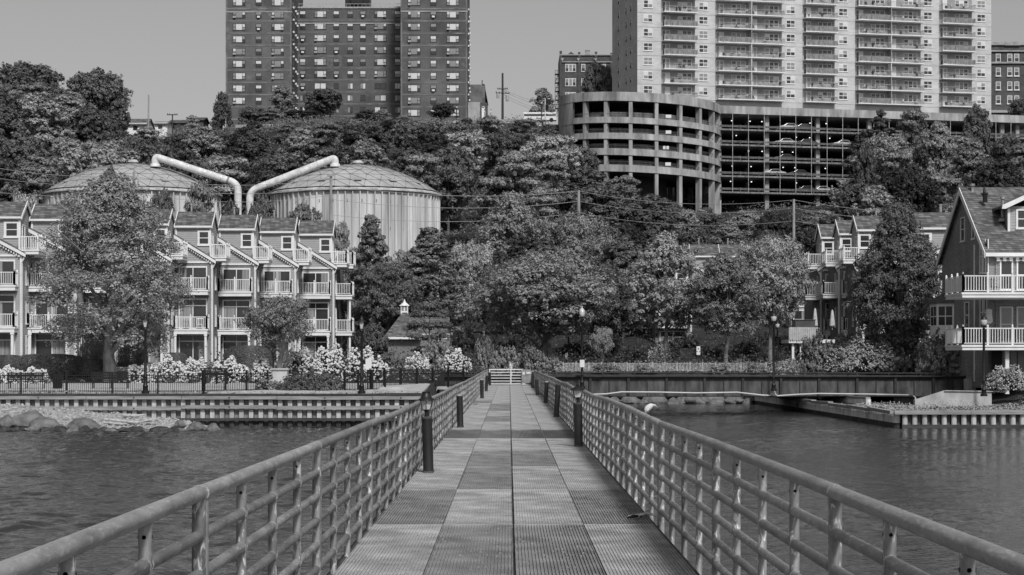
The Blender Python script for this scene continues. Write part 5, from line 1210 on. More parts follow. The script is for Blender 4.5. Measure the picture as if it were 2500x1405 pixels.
def wmesh(kind, v):
    m = MB(); rs = random.Random(kind + str(v)); bl = rs.choice([0, .35, .5, .65, 1, 1, 0.2])
    if kind == 'triple':
        w_, h_ = 2.7, 1.42; m.box(-w_ / 2 - .08, w_ / 2 + .08, -.02, .02, -.1, h_ + .06, 0)
        for (a, b) in ((-1.35, -.72), (.72, 1.35)):
            m.box(a + .05, b - .05, -.035, -.02, .08, h_ * .47, rs.choice([1, 2])); m.box(a + .05, b - .05, -.035, -.02, h_ * .53, h_ - .05, rs.choice([2, 2, 3]))
        m.box(-.68, .68, -.035, -.02, .08, h_ - .05, rs.choice([2, 3, 3, 2, 1, 3]))
        if v % 2 == 0:
            s = rs.choice([-1, 1]); m.box(s * 1.03 - .28, s * 1.03 + .28, -.38, -.03, .02, .40, 4); m.box(s * 1.03 - .2, s * 1.03 + .2, -.39, -.38, .08, .34, 2)
    elif kind == 'small':
        w_, h_ = 1.22, 1.42; m.box(-w_ / 2 - .07, w_ / 2 + .07, -.02, .02, -.08, h_ + .06, 0)
        m.box(-w_ / 2 + .04, w_ / 2 - .04, -.035, -.02, .06, h_ * .47, rs.choice([1, 2, 2, 1])); m.box(-w_ / 2 + .04, w_ / 2 - .04, -.035, -.02, h_ * .53, h_ - .05, rs.choice([3, 3, 2, 2]))
        if v == 3: m.box(-.3, .3, -.42, -.03, .02, .42, 4)
    o = m.build('window', ['darkframe', 'glass', 'glassmid', 'blind', 'whitesteel']); me = o.data; bpy.data.objects.remove(o); return me
TM = [wmesh('triple', v) for v in range(8)]; SM = [wmesh('small', v) for v in range(7)]
wl = []
for k in range(0, 9):
    for px, kd in ((583.7, 't'), (631.5, 's'), (678, 't')): wl.append((px, 14.5 + 30 * k, YT, kd))
for k in range(0, 10):
    for px, kd in ((1011, 't'), (1058, 's'), (1105.5, 't')): wl.append((px, 14 + 30 * k, YT, kd))
for k in range(0, 9):
    for px, kd in ((739, 's'), (782, 't'), (821, 's'), (855, 's'), (886, 's'), (928.6, 't'), (970.5, 's')): wl.append((px, 43 + 29.2 * k, YC, kd))
wl.append((855, 43 + 29.2 * 9, YC, 's'))
rt = random.Random(12)
def drop(l): return l[1] > 225 and l[2] == YC
main = [l for l in wl if not drop(l)]; rest = [l for l in wl if drop(l)]
main, extra = main[:97], main[97:]
for (px, py, Y, kd) in main + extra[:3]:
    o = bpy.data.objects.new('window', rt.choice(TM if kd == 't' else SM)); COL.objects.link(o); o.parent = bt; o.location = (tx(px, Y), Y - .045, az(py, Y))
m = MB()
for (px, py, Y, kd) in rest + extra[3:]:
    w_ = 1.35 if kd == 't' else .6; x, z = tx(px, Y), az(py, Y); m.box(x - w_, x + w_, Y - .05, Y, z, z + 1.42, 0)
    m.box(x - w_ * .92, x - w_ * .06, Y - .07, Y - .05, z + .1, z + 1.3, rt.choice([1, 2, 3])); m.box(x + w_ * .06, x + w_ * .92, Y - .07, Y - .05, z + .1, z + 1.3, rt.choice([1, 2, 3]))
m.build('window', ['darkframe', 'glass', 'glassmid', 'blind'], bt)['kind'] = 'stuff'
m = MB()
for k in range(0, 9):      # windows in the returns of the wings
    for yy in (2.6, 7.8, 11.2):
        z = az(14.5 + 30 * k, YT) - .2; x = tx(712); m.box(x, x + .05, YT + yy - .6, YT + yy + .6, z, z + 1.4, 0); m.box(x + .05, x + .4, YT + yy - .3, YT + yy + .3, z, z + .4, 1)
        x = tx(1141); m.box(x, x + .05, YT + yy * 2 - .6, YT + yy * 2 + .6, z, z + 1.4, 0); m.box(x + .05, x + .35, YT + yy * 2 - .3, YT + yy * 2 + .3, z, z + .4, 1)
m.build('side_windows', ['glass', 'whitesteel'], bt)

# ------------------------------------------------------------------ pale balcony tower
PT0 = Vector((ax(1556, 423), 423, 0)); DA = R(14); ux = Vector((math.cos(DA), math.sin(DA), 0)); uy = Vector((-math.sin(DA), math.cos(DA), 0))
wt = empty('apartment_tower', (PT0.x, PT0.y, 0), DA, 'tall pale apartment tower with stacks of balconies behind the parking garage', 'tower')
def ft(px):   # distance along the facade of the column seen at px
    k = (px - CXP) / FPX; return (k * PT0.y - PT0.x) / (ux.x - k * ux.y)
def fY(t_): return PT0.y + t_ * ux.y
TW = ft(2420); zt0 = az(-90, 423)
m = MB(); m.box(0, TW, 0, 17.5, 48, zt0); m.build('wall', 'paletower', wt)
z1655 = lambda py: az(py, fY(ft(1655)))
FL = [z1655(32 + 34.7 * k) for k in range(-2, 9)]; PITCH = FL[0] - FL[1]
m = MB()
for z in FL: m.box(-.03, TW + .03, -.03, 0, z + 2.62 - PITCH, z + 2.69 - PITCH)
m.build('floor_band', 'stone', wt)
def pwin(v):
    m = MB(); w_, h_ = 1.9, 1.55; rs = random.Random(v)
    m.box(-w_ / 2, w_ / 2, -.05, -.02, 0, h_, 0)
    for s in (0, 1):
        a = -w_ / 2 + .1 + s * .9; m.box(a, a + .82, -.06, -.05, .1, h_ * .46, rs.choice([1, 2, 2])); m.box(a, a + .82, -.06, -.05, h_ * .54, h_ - .1, rs.choice([1, 1, 2, 3]))
    m.box(-w_ / 2 - .1, w_ / 2 + .1, -.12, -.02, -.1, 0, 0); o = m.build('window', ['white', 'glass', 'glassmid', 'blind']); me = o.data; bpy.data.objects.remove(o); return me
PW = [pwin(v) for v in range(6)]; rp_ = random.Random(31)
nwin = 0
for px in (1582, 1717, 1930, 2058, 2265, 2395):
    for z in FL[1:9]:
        o = bpy.data.objects.new('window', rp_.choice(PW)); COL.objects.link(o); o.parent = wt; o.location = (ft(px), -.0, z + .78); nwin += 1
def sidew(v):
    m = MB(); m.box(-.05, -.02, -.5, .5, 0, 1.45, 0); m.box(-.06, -.05, -.42, .42, .08, .68, 1); m.box(-.06, -.05, -.42, .42, .76, 1.38, 2); o = m.build('window', ['white', 'glass', 'glassmid']); me = o.data; bpy.data.objects.remove(o); return me
SW = sidew(0)
for yy in (4.2, 7.4, 12.8):
    for z in FL[1:9]:
        o = bpy.data.objects.new('window', SW); COL.objects.link(o); o.parent = wt; o.location = (0, yy, z + .5)
def pbal(w_, double, v):
    """slab + glazing; railing is a second mesh"""
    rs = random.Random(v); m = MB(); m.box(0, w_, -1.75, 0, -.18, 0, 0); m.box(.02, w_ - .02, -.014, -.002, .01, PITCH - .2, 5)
    def bay(a, b):
        m.box(a + .15, a + 1.75, -.03, 0, .02, 2.2, 0); m.box(a + .22, a + .78, -.04, -.03, .1, 2.1, rs.choice([1, 2])); m.box(a + .95, a + 1.65, -.04, -.03, .1, 2.1, rs.choice([2, 3, 2])) 
        c = a + (b - a) * .48; m.box(c, c + 3.0 if b - a > 5.5 else c + 2.0, -.03, 0, .8, 2.2, 0); n = 3 if b - a > 5.5 else 2
        for i in range(n): m.box(c + .08 + i * .98, c + .9 + i * .98, -.04, -.03, .88, 1.5, rs.choice([1, 2])); m.box(c + .08 + i * .98, c + .9 + i * .98, -.04, -.03, 1.56, 2.12, rs.choice([1, 2, 3, 1]))
    if double:
        bay(0, w_ / 2); bay(w_ / 2, w_); m.box(w_ / 2 - .06, w_ / 2 + .06, -1.7, 0, 0, PITCH - .2, rs.choice([0, 4]))
    else: bay(0, w_)
    a = m.build('balcony', ['white', 'glass', 'glassmid', 'blind', 'galvpost', 'balconyback']); ma = a.data; bpy.data.objects.remove(a)
    m = MB(); m.box(.03, w_ - .03, -1.74, -1.68, 1.02, 1.09); m.box(.03, .09, -1.7, 0, 1.02, 1.08); m.box(w_ - .09, w_ - .03, -1.7, 0, 1.02, 1.08)
    n = max(4, round(w_ / 1.25))
    for i in range(n + 1): x = .03 + (w_ - .1) * i / n; m.box(x, x + .045, -1.73, -1.69, 0, 1.03)
    m.box(.04, w_ - .04, -1.72, -1.69, .09, .14)
    for s in range(int(w_ / .13)): 
        if v % 3 != 1: m.box(.05 + s * .13, .062 + s * .13, -1.715, -1.70, .12, 1.03, 1)
    if v % 3 == 1: m.box(.06, (w_ * .5 if double else w_) - .05, -1.712, -1.70, .15, 1.0, 2)
    for i in range(int(w_ / .13 * .22)):
        for x in (.05, w_ - .06): m.box(x, x + .012, -1.7 + i * .13 * 1, -1.688 + i * .13, .1, 1.03, 1) if i * .13 < 1.6 else None
    b = m.build('railing', ['galvpost', 'piledark', 'pilemid']); mb = b.data; bpy.data.objects.remove(b)
    # furniture and planters on the slab
    mc = []
    for i in range(rs.randint(2, 4) * (2 if double else 1)):
        m = MB()
        x = rs.uniform(.3, w_ - .8); t_ = rs.choice(['chair', 'pot', 'table'])
        y = rs.uniform(-1.4, -.6)
        if t_ == 'chair': m.box(x, x + .5, y, y + .5, .38, .44); m.box(x, x + .5, y + .45, y + .5, .44, .95); [m.box(x + a_, x + a_ + .05, y + b_, y + b_ + .05, 0, .38) for a_ in (0, .45) for b_ in (0, .45)]
        elif t_ == 'pot': m.lathe([(.14, 0), (.2, .35)], (x, y, 0), 8); m.lathe([(.1, .35), (.32, .6), (.25, .95), (.05, 1.15)], (x, y, 0), 7)
        else: m.box(x, x + .8, y, y + .6, .68, .73); m.box(x + .35, x + .45, y + .25, y + .35, 0, .68)
        c = m.build({'chair': 'chair', 'pot': 'potted_plant', 'table': 'table'}[t_], ['darkwood' if (v + i) % 2 else 'galvpost']); mc.append((c.name.split('.')[0], c.data)); bpy.data.objects.remove(c)
    return ma, mb, mc
cols = [(1615, 1697, False), (1747, 1909, True), (1960, 2038, False), (2088, 2248, True), (2293, 2373, False)]
for ci, (a, b, dbl) in enumerate(cols):
    w_ = ft(b) - ft(a); var = [pbal(w_, dbl, ci * 10 + v) for v in range(4)]
    for z in FL[1:9]:
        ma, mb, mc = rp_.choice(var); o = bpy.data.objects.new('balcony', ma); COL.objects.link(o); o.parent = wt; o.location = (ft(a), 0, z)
        q = bpy.data.objects.new('railing', mb); COL.objects.link(q); q.parent = o
        for nm_, me_ in mc: q = bpy.data.objects.new(nm_, me_); COL.objects.link(q); q.parent = o

# ------------------------------------------------------------------ parking garage
YG = 383.0; s_ = YG / FPX; GR = 197 * s_; gx = ax(1561, YG); gy = YG
gg = empty('parking_garage', (gx, gy, 0), 0, 'concrete parking garage with round ramp tower and long open decks below the pale tower', 'garage')
SH = .055
def gz(x, py): return az(py, YG - GR + 3) - SH * x
def ring(m, r0, r1, za, zb, a0=0, a1=360, n=96, mi=0):
    k = int(n * (a1 - a0) / 360); V = []
    for i in range(k + 1):
        a = R(a0 + (a1 - a0) * i / k); c, s = math.cos(a), math.sin(a)
        for r in (r0, r1):
            for z in (za, zb): V.append((r * c, r * s, z - SH * r * c))
    F = []
    for i in range(k):
        o = i * 4; p = o + 4; F += [(o + 2, o + 3, p + 3, p + 2), (o, p, p + 1, o + 1), (o + 1, p + 1, p + 3, o + 3), (o, o + 2, p + 2, p)]
    m.add(V, F, mi)
bands = [(226.6, 244.8), (288, 299), (327, 338), (365, 377.5), (405, 418)]
for i, (pa, pb) in enumerate(bands):
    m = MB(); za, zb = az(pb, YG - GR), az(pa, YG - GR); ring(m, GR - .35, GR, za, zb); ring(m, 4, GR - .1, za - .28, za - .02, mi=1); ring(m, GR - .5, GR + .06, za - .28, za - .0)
    if i: ring(m, GR - .16, GR - .12, zb + .55, zb + .62, mi=1); ring(m, GR - 1.3, GR - 1.25, zb, zb + 1.0, mi=2)
    m.build('parapet', ['garage', 'garagedark', 'piledark'], gg)
for k in range(20):
    a = -90 + 8.5 + 18 * k; 
    m = MB(); c, s = math.cos(R(a)), math.sin(R(a)); x, y = (GR - .55) * c, (GR - .55) * s; zt_ = az(244.8, YG - GR) - SH * x
    q = Vector((-s, c)); p = Vector((c, s)); w_ = .31
    V = []
    for z in (16 if k > 10 or k < 10 else 16, zt_):
        for (u, v) in ((-w_, -.45), (w_, -.45), (w_, .45), (-w_, .45)): d = p * v + q * u; V.append((x + d.x, y + d.y, z))
    m.add(V, [(0, 3, 2, 1), (4, 5, 6, 7), (0, 1, 5, 4), (1, 2, 6, 5), (2, 3, 7, 6), (3, 0, 4, 7)]); m.build('column', 'garage', gg)
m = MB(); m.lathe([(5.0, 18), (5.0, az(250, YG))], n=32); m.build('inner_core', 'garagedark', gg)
for i in range(1, 5):
    m = MB(); zb = az(bands[i][0], YG - GR); ring(m, 8.0, 8.2, zb + .2, zb + 1.1, n=48); m.build('inner_ramp_wall', 'piledark', gg)
for (px, py, w_) in ((1618, 284.5, 13), (1618, 323, 13), (1608, 361, 6), (1616, 361, 6), (1617, 401, 13)):
    t_ = (px - 1561) / 197; yy = -(GR + .05) * math.sqrt(1 - t_ * t_); m = MB(); x = t_ * GR; z = az(py, YG + yy); m.box(x - w_ / 2 * s_, x + w_ / 2 * s_, yy + .0, yy + .05, z - .28, z + .28); m.build('notice', 'sign', gg)
# solid stair corner at the left
m = MB(); ring(m, GR - .3, GR + .02, az(330, YG - GR), az(240, YG - GR), 180, 213); m.build('stair_wall', 'garage', gg)
# long decks
DB = math.atan2(16, ax(2500, 399) - ax(1757, 383)); ga = empty('deck_wing', (ax(1755, YG) - gx, 0, 0), DB); ga.parent = gg
def lx(px): 
    k = (px - CXP) / FPX; X0_ = ax(1755, YG); return (k * YG - X0_) / (math.cos(DB) - k * math.sin(DB))
LW = lx(2560)
def mk(m, name, mt, par=ga): return m.build(name, mt, par)
m = MB(); m.box(0, LW, -.1, .25, az(277, YG), az(258, YG)); m.box(0, LW, .25, 24, az(277, YG), az(272, YG)); mk(m, 'roof_parapet', 'garage')
slabs = [313.5, 351, 389.5, 427.5, 467]
for py in slabs:
    m = MB(); z = az(py, YG); m.box(0, LW, 0, 24, z - .32, z - .02); mk(m, 'floor_slab', 'pilemid')
    m = MB(); m.box(0, LW, .05, .1, z + .55, z + .62); m.box(0, LW, .05, .1, z + .28, z + .34); m.box(0, LW, .5, .55, z + .35, z + .7, 1)
    for k in range(int(LW / 3.6)): m.box(k * 3.6 + .5, k * 3.6 + .62, -.02, .12, z, z + .75)
    mk(m, 'guard_rail', ['piledark', 'piledark'])
for px in (1762, 1879, 2003.5, 2130, 2256, 2382, 2455, 2492):
    for yy in (1.2, 11, 21):
        x = lx(px); m = MB(); m.box(x - .38, x + .38, yy, yy + .7, 18, az(277, YG)); mk(m, 'column', 'garage')
for k in range(26):
    px = 1788.5 + 38.8 * k * (1 - .0015 * k)
    if px > 2520: break
    m = MB(); x = lx(px); m.box(x - .05, x + .05, -.04, .04, az(469, YG), az(277, YG)); mk(m, 'thin_post', 'galvpost')
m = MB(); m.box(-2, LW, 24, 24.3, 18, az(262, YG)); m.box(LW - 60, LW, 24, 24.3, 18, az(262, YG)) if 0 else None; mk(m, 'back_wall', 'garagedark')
rg = random.Random(17)
for i, py in enumerate([277] + slabs[:4]):
    for k in range(8):
        if rg.random() < .4: continue
        px = 1775 + 38.8 * k + rg.uniform(-8, 8); x = lx(px); z = az(py, YG) - .75; m = MB(); m.box(x - .02, x + .02, 5, 5.04, z + .2, z + .75, 1); m.box(x - .08, x + .08, 4.9, 5.1, z, z + .14); mk(m, 'ceiling_lamp', ['garagelight', 'galvpost'])
# cars on the decks
def car(paint):
    o = empty('parked_car'); m = MB()
    pr = [(-2.2, .35), (-2.25, .75), (-2.1, .88), (-1.3, .95), (-.7, 1.40), (.7, 1.44), (1.4, 1.0), (2.1, .9), (2.25, .7), (2.25, .35)]
    m.prism(pr, 'y', -.85, .85); b = m.build('body', paint, o); md = b.modifiers.new('b', 'BEVEL'); md.width = .08; md.segments = 2
    m = MB(); m.prism([(-1.15, .97), (-.65, 1.34), (.65, 1.38), (1.25, 1.0)], 'y', -.865, .865); m.build('windows', 'glass', o)
    for x in (-1.35, 1.35):
        for s in (-1, 1):
            m = MB(); m.tube([(x, s * .72, .33), (x, s * .9, .33)], .33, 16); m.tube([(x, s * .88, .33), (x, s * .91, .33)], .19, 12, 1); m.build('wheel', ['tyre', 'galv'], o)
    for s in (-1, 1): m = MB(); m.box(2.2, 2.27, s * .6 - .18, s * .6 + .18, .6, .75); m.build('headlight', 'lampglass', o)
    return o
cw = car('carpaint'); cdk = car('cardark'); first_c = {id(cw): True, id(cdk): True}
def garz(px, floor): return az(slabs[floor], YG)
for px, fl, pr, lb in ((1936, 0, cw, 'pale car on the top open deck of the garage, left of the dark car'), (1970, 0, cdk, 'dark car on the top open deck of the garage'), (1925, 1, cw, 'pale car on the second garage deck left of the second column'), (1975, 1, cdk, 'dark car on the second garage deck'),
        (1897, 3, cw, 'pale car on the fourth garage deck right of the first column'), (1960, 3, cdk, 'dark car on the fourth garage deck'), (1975, 4, cdk, 'dark car on the lowest garage deck before the second column'), (2015, 4, cw, 'pale car on the lowest garage deck behind the second column'), (2068, 1, cw, 'pale car on the second garage deck beside the overhanging tree'), (1925, 2, cdk, 'dark car on the third garage deck')):
    o = pr if first_c[id(pr)] else dup(pr); first_c[id(pr)] = False
    x = lx(px); wx = ax(1755, YG) + x * math.cos(DB) - 1.7 * math.sin(DB); wy = YG + x * math.sin(DB) + 1.7 * math.cos(DB)
    o.location = (wx, wy, az(slabs[fl], YG)); o.rotation_euler = (0, 0, DB + (0 if px % 2 else math.pi)); tag(o, lb, 'car', 'cars parked in the garage')

# ------------------------------------------------------------------ other hilltop buildings
def block(name, px0, px1, pyt, pyb, Y, depth, mt, label, cat='building', roof=None):
    o = empty(name, (0, 0, 0), 0, label, cat); m = MB(); m.box(ax(px0, Y), ax(px1, Y), Y, Y + depth, az(pyb, Y), az(pyt, Y)); m.build('wall', mt, o); return o
YB = 470
ob = block('apartment_building', 1366, 1500, 135, 300, YB, 14, 'oldbrick', 'old ornate dark brick apartment building with fire escape left of the pale tower')
m = MB()
for px, w_, pt in ((1366, 6, 125), (1411, 6, 128), (1452, 6, 127), (1490, 6, 130)): m.box(ax(px, YB), ax(px + w_, YB), YB - .25, YB, az(300, YB), az(pt, YB))
m.prism([(ax(1384, YB), az(135, YB)), (ax(1405, YB), az(135, YB)), (ax(1394, YB), az(127, YB))], 'y', YB - .2, YB + .3); m.build('pilaster', 'oldbrick', ob)
m = MB(); m.box(ax(1372, YB), ax(1500, YB), YB - .3, YB, az(153, YB), az(151, YB)); m.box(ax(1366, YB), ax(1500, YB), YB - .3, YB + .4, az(136, YB), az(133.5, YB))
for px in (1373, 1412, 1454): m.prism([(ax(px - 4, YB), az(143, YB)), (ax(px + 4, YB), az(143, YB)), (ax(px, YB), az(151, YB))], 'y', YB - .32, YB - .25)
m.build('stone_trim', 'stone', ob)
for py in (176, 211, 245, 278):
    for px, w_ in ((1393, 26), (1424, 10), (1466, 26)):
        m = MB(); a, b = ax(px - w_ / 2, YB), ax(px + w_ / 2, YB); z0_, z1_ = az(py, YB), az(py - 19, YB); m.box(a, b, YB - .1, YB, z0_, z1_); n = 3 if w_ > 20 else 1
        for i in range(n): m.box(a + (b - a) * (i + .12) / n, a + (b - a) * (i + .88) / n, YB - .13, YB - .1, z0_ + .15, z0_ + .85, 1 + i % 2); m.box(a + (b - a) * (i + .12) / n, a + (b - a) * (i + .88) / n, YB - .13, YB - .1, z0_ + .92, z1_ - .12, 2)
        m.build('window', ['white', 'glass', 'glassmid'], ob)
m = MB(); m.box(ax(1431, YB), ax(1441, YB), YB + 4, YB + 5, az(135, YB), az(118, YB)); m.box(ax(1430, YB), ax(1442, YB), YB + 3.9, YB + 5.1, az(118, YB), az(116, YB)); m.build('chimney', 'stone', ob)
m = MB(); 
for py in (179, 200, 221, 242, 263): m.box(ax(1355, YB), ax(1366, YB), YB + 1, YB + 3, az(py + 1, YB), az(py, YB)); m.beam((ax(1355, YB), YB + 1, az(py + 21, YB)), (ax(1365, YB), YB + 1, az(py, YB)), .12, .12); m.box(ax(1355, YB), ax(1366, YB), YB + 1, YB + 1.06, az(py - 8, YB), az(py - 9, YB))
for px in (1355, 1360): m.box(ax(px, YB), ax(px, YB) + .1, YB + 1, YB + 1.1, az(285, YB), az(172, YB))
m.build('fire_escape', 'black', ob)
rbk = block('apartment_building', 2419, 2560, 108, 300, 455, 16, 'oldbrick', 'dark brick apartment block with pale cornice at the right picture edge')
m = MB()
for a, b in ((104, 111), (124, 127), (152, 156), (270, 276)): m.box(ax(2418, 455), ax(2562, 455), 454.6, 455, az(b, 455), az(a, 455))
m.box(ax(2453, 455), ax(2490, 455), 454.5, 456, az(112, 455), az(103, 455)); m.build('cornice', 'stone', rbk)
for py in (152, 186, 220, 254):
    for px in (2437, 2465, 2482, 2510):
        m = MB(); a, b = ax(px - 6, 455), ax(px + 6, 455); z0_, z1_ = az(py, 455), az(py - 20, 455); m.box(a, b, 454.9, 455, z0_, z1_); m.box(a + .12, b - .12, 454.87, 454.9, z0_ + .12, z0_ + .85, 1); m.box(a + .12, b - .12, 454.87, 454.9, z0_ + .95, z1_ - .1, 2); m.box(a - .1, b + .1, 454.8, 455, z0_ - .15, z0_); m.build('window', ['white', 'glass', 'glassmid'], rbk)
o = block('corner_building', 1146, 1184, 207, 300, 500, 12, 'towerband', 'windowless grey building beside the right wing of the brick tower')
m = MB(); m.beam((ax(1180, 500), 500, az(207, 500)), (ax(1189, 500), 506, az(250, 500)), .5, .3); m.box(ax(1176, 500), ax(1178, 500), 500, 501, az(207, 500), az(196, 500)); m.build('coping', 'black', o)
o = block('corner_building', 1143, 1172, 250, 300, 440, 8, 'stone', 'low pale walled shed at the foot of the brick tower')
o2 = block('corner_building', 1170, 1190, 252, 300, 441, 6, 'oldbrick', 'small dark shop front with white arched window beside the pale shed')
m = MB(); m.box(ax(1176, 440.8), ax(1184, 440.8), 440.7, 440.9, az(298, 441), az(262, 441)); m.lathe([(.35, 0), (.35, .1)], (ax(1180, 440.8), 440.8, az(262, 441)), 10); m.build('window', 'white', o2)
# far left hilltop houses
def gabled(px0, px1, pyr, pye, pyb, Y, mw, mr, label, dep=8):
    o = empty('hilltop_house', (0, 0, 0), 0, label, 'house', 'small houses on the hilltop at the left'); x0, x1 = ax(px0, Y), ax(px1, Y); m = MB(); m.prism([(Y, az(pyb, Y) - 3), (Y, az(pye, Y)), (Y + dep / 2, az(pyr, Y)), (Y + dep, az(pye, Y)), (Y + dep, az(pyb, Y) - 3)], 'x', x0 + .3, x1 - .3); m.build('wall', mw, o)
    m = MB(); z0_, z1_ = az(pye, Y) - .2, az(pyr, Y) + .15; m.prism([(Y - .5, z0_), (Y + dep / 2, z1_), (Y + dep + .5, z0_), (Y + dep + .5, z0_ - .2), (Y + dep / 2, z1_ - .25), (Y - .5, z0_ - .2)], 'x', x0, x1); m.build('roof', mr, o)
    m = MB(); a = x0 + (x1 - x0) * .35; m.box(a, a + .9, Y - .05, Y, az(pyb, Y) + .3, az(pye, Y) - .5); m.build('window', 'glass', o); return o
gabled(305, 362, 287, 302, 322, 430, 'white', 'shingle', 'white walled house with dark gable roof behind the bare pole')
gabled(372, 412, 294, 300, 318, 445, 'white', 'shingle', 'row house with dark striped porch roofs right of the white walled house')
gabled(410, 470, 290, 297, 318, 470, 'oldbrick', 'shingle', 'long low brick row behind the utility pole with crossarm')
gabled(455, 500, 284, 290, 318, 490, 'oldbrick', 'shingle', 'farthest brick house nearest the brick tower')
# hilltop wall
m = MB(); 
def hw(px0, px1, pyt0, pyt1, Y): m.prism([(ax(px0, Y), az(pyt0 + 30, Y)), (ax(px1, Y), az(pyt1 + 30, Y)), (ax(px1, Y), az(pyt1, Y)), (ax(px0, Y), az(pyt0, Y))], 'y', Y, Y + .5)
hw(575, 1290, 305, 291, 399); tag(m.build('retaining_wall', 'stone'), 'low pale stone wall along the cliff edge below the brick tower', 'wall')
bus = empty('bus', at(1318, 300, 425), 0, 'pale roofed bus standing on the hilltop street left of the garage', 'bus'); 
m = MB(); w_ = 40 * 425 / FPX; m.box(-w_, w_, -1.2, 1.2, .4, 1.85); b = m.build('body', 'whitesteel', bus); m = MB(); m.box(-w_ * .97, w_ * .97, -1.22, 1.22, 1.2, 1.6); m.build('windows', 'glass', bus); 
for x in (-w_ * .7, w_ * .7): m = MB(); m.tube([(x, -1.25, .4), (x, -1, .4)], .42, 14); m.build('wheel', 'tyre', bus)
m = MB(); m.box(-w_ * 1.0, w_ * 1.0, -1.15, 1.15, 1.85, 1.98); m.build('roof', 'white', bus)
for px, lb in ((1184, 'tiny person in white shirt standing on the hilltop street beside the dark shop front'), (1198, 'tiny person walking on the hilltop street to the right of the other one')):
    person(at(px, 289, 420), 0 if px < 1190 else 2.5, 1.0, lb)

# ------------------------------------------------------------------ poles, wires
def pole(px, pyt, pyb, Y, wpx, mt, label, arms=(), lean=0):
    o = empty('utility_pole', at(px, pyb, Y), 0, label, 'pole', 'utility poles'); s = Y / FPX; H = (pyb - pyt) * s; m = MB(); m.tube([(0, 0, -2), (lean * s, 0, H)], [wpx * s * .6, wpx * s * .42], 10); smooth_angle(m.build('pole', mt, o))
    for (py, hw_, tl) in arms:
        z = (pyb - py) * s; m = MB(); m.beam((-hw_ * s, -.2, z - tl * s), (hw_ * s, -.2, z + tl * s), .14, .16)
        for k in (-.9, -.5, .5, .9): m.lathe([(.05, 0), (.08, .12), (.03, .25)], (hw_ * s * k, -.2, z + tl * s * k + .06), 6)
        m.build('crossarm', mt, o)
    return o
Yw = 243
pole(1413, 465, 560, Yw, 8, 'wood', 'pale utility pole rising from the trees at the picture centre')
pole(1938, 487, 640, Yw - 22, 7, 'wood', 'pale utility pole with small crossarm right of the far townhouse roof', ((603, 10, 0),))
pole(1517, 657, 740, 205, 9, 'wood', 'pale pole stub poking out of the far bank trees', ((665, 14, -2),))
pole(327, 419, 520, 240, 7, 'wood', 'grey pole in front of the left storage tank')
pole(808, 429, 540, 240, 7, 'wood', 'grey pole in front of the right storage tank', ((430, 9, 1),))
pole(362, 232, 330, 395, 4, 'wood', 'tall bare leaning pole before the hilltop houses', lean=1)
pole(421, 279, 325, 410, 3.5, 'darkwood', 'hilltop utility pole with a single crossarm left of the brick tower', ((281, 13, 0),))
pole(1227, 179, 300, 410, 5.5, 'darkwood', 'tall dark utility pole with two crossarms on the hilltop street', ((218, 13, 0), (228, 17, -1)))
m = MB(); q = at(1227, 240, 410); m.lathe([(.3, 0), (.3, 1.1)], (q.x - .9, q.y, q.z), 10); m.lathe([(.3, 0), (.3, 1.1)], (q.x + .9, q.y, q.z - .6), 10); tag(smooth_angle(m.build('transformer', 'galvpost')), 'pair of grey transformers hanging on the tall dark hilltop pole', 'transformer')
for px, py, lb in ((1115, 255, 'small hilltop street lamp before the right wing of the brick tower'), (1322, 245, 'small globe street lamp left of the traffic signals')):
    lamp(px, py, 300, 405, lb, 'acorn', group=None)
tsg = empty('traffic_signal', at(1331, 290, 405), 0, 'traffic signals on a white mast at the hilltop corner', 'traffic signal')
m = MB(); s = 405 / FPX; m.tube([(0, 0, 0), (0, 0, 48 * s), (12 * s, 0, 48 * s)], .1, 8); m.build('mast', 'whitesteel', tsg)
for dx, dz in ((4, 42), (8, 40), (12, 41), (3, 28), (6, 27)):
    m = MB(); m.box(dx * s - .2, dx * s + .2, -.2, .2, dz * s - .5, dz * s + .5); m.build('signal_head', 'black', tsg)
def wire(p, q, sag, r, label, n=16):
    m = MB(); p = Vector(p); q = Vector(q); m.tube([p.lerp(q, t / n) - Vector((0, 0, sag * 4 * (t / n) * (1 - t / n))) for t in range(n + 1)], r, 5, cap=False)
    return tag(m.build('wire', 'wire'), label, 'wire', 'overhead wires')
PA, PB_ = (1413, Yw), (1938, Yw - 22); wi = 0
for i, (ya, yb2) in enumerate(((467, 489), (492, 509), (520, 540))):
    lv = ['top', 'middle', 'bottom'][i]
    wire(at(808, ya - 15 + 10 * i, 240), at(1413, ya, Yw), .9, .028, f'{lv} wire running left from the pale centre pole across the tank')
    wire(at(1413, ya, Yw), at(1938, yb2, Yw - 22), .9, .028, f'{lv} wire between the two pale utility poles')
    wire(at(1938, yb2, Yw - 22), at(2600, yb2 + 40, 200), .7, .028, f'{lv} wire running right from the crossarm pole')
for i, (ya, yb2) in enumerate(((430, 431), (437, 452), (455, 472))):
    wire(at(-40, ya - 25 + 18 * i, 250), at(327, yb2, 240), .5, .028, f"{['top', 'middle', 'bottom'][i]} wire from the left picture edge to the left tank pole")
    wire(at(327, yb2, 240), at(808, yb2 + 5, 240), .9, .025, f"{['top', 'middle', 'bottom'][i]} wire between the two grey tank poles")
for i, (ya, yb2) in enumerate(((218, 262), (222, 270), (230, 280), (236, 286))):
    wire(at(1227, ya, 410), at(1370, yb2, 415), .5, .04, f'{ORD[i]} wire down from the tall dark hilltop pole towards the garage')

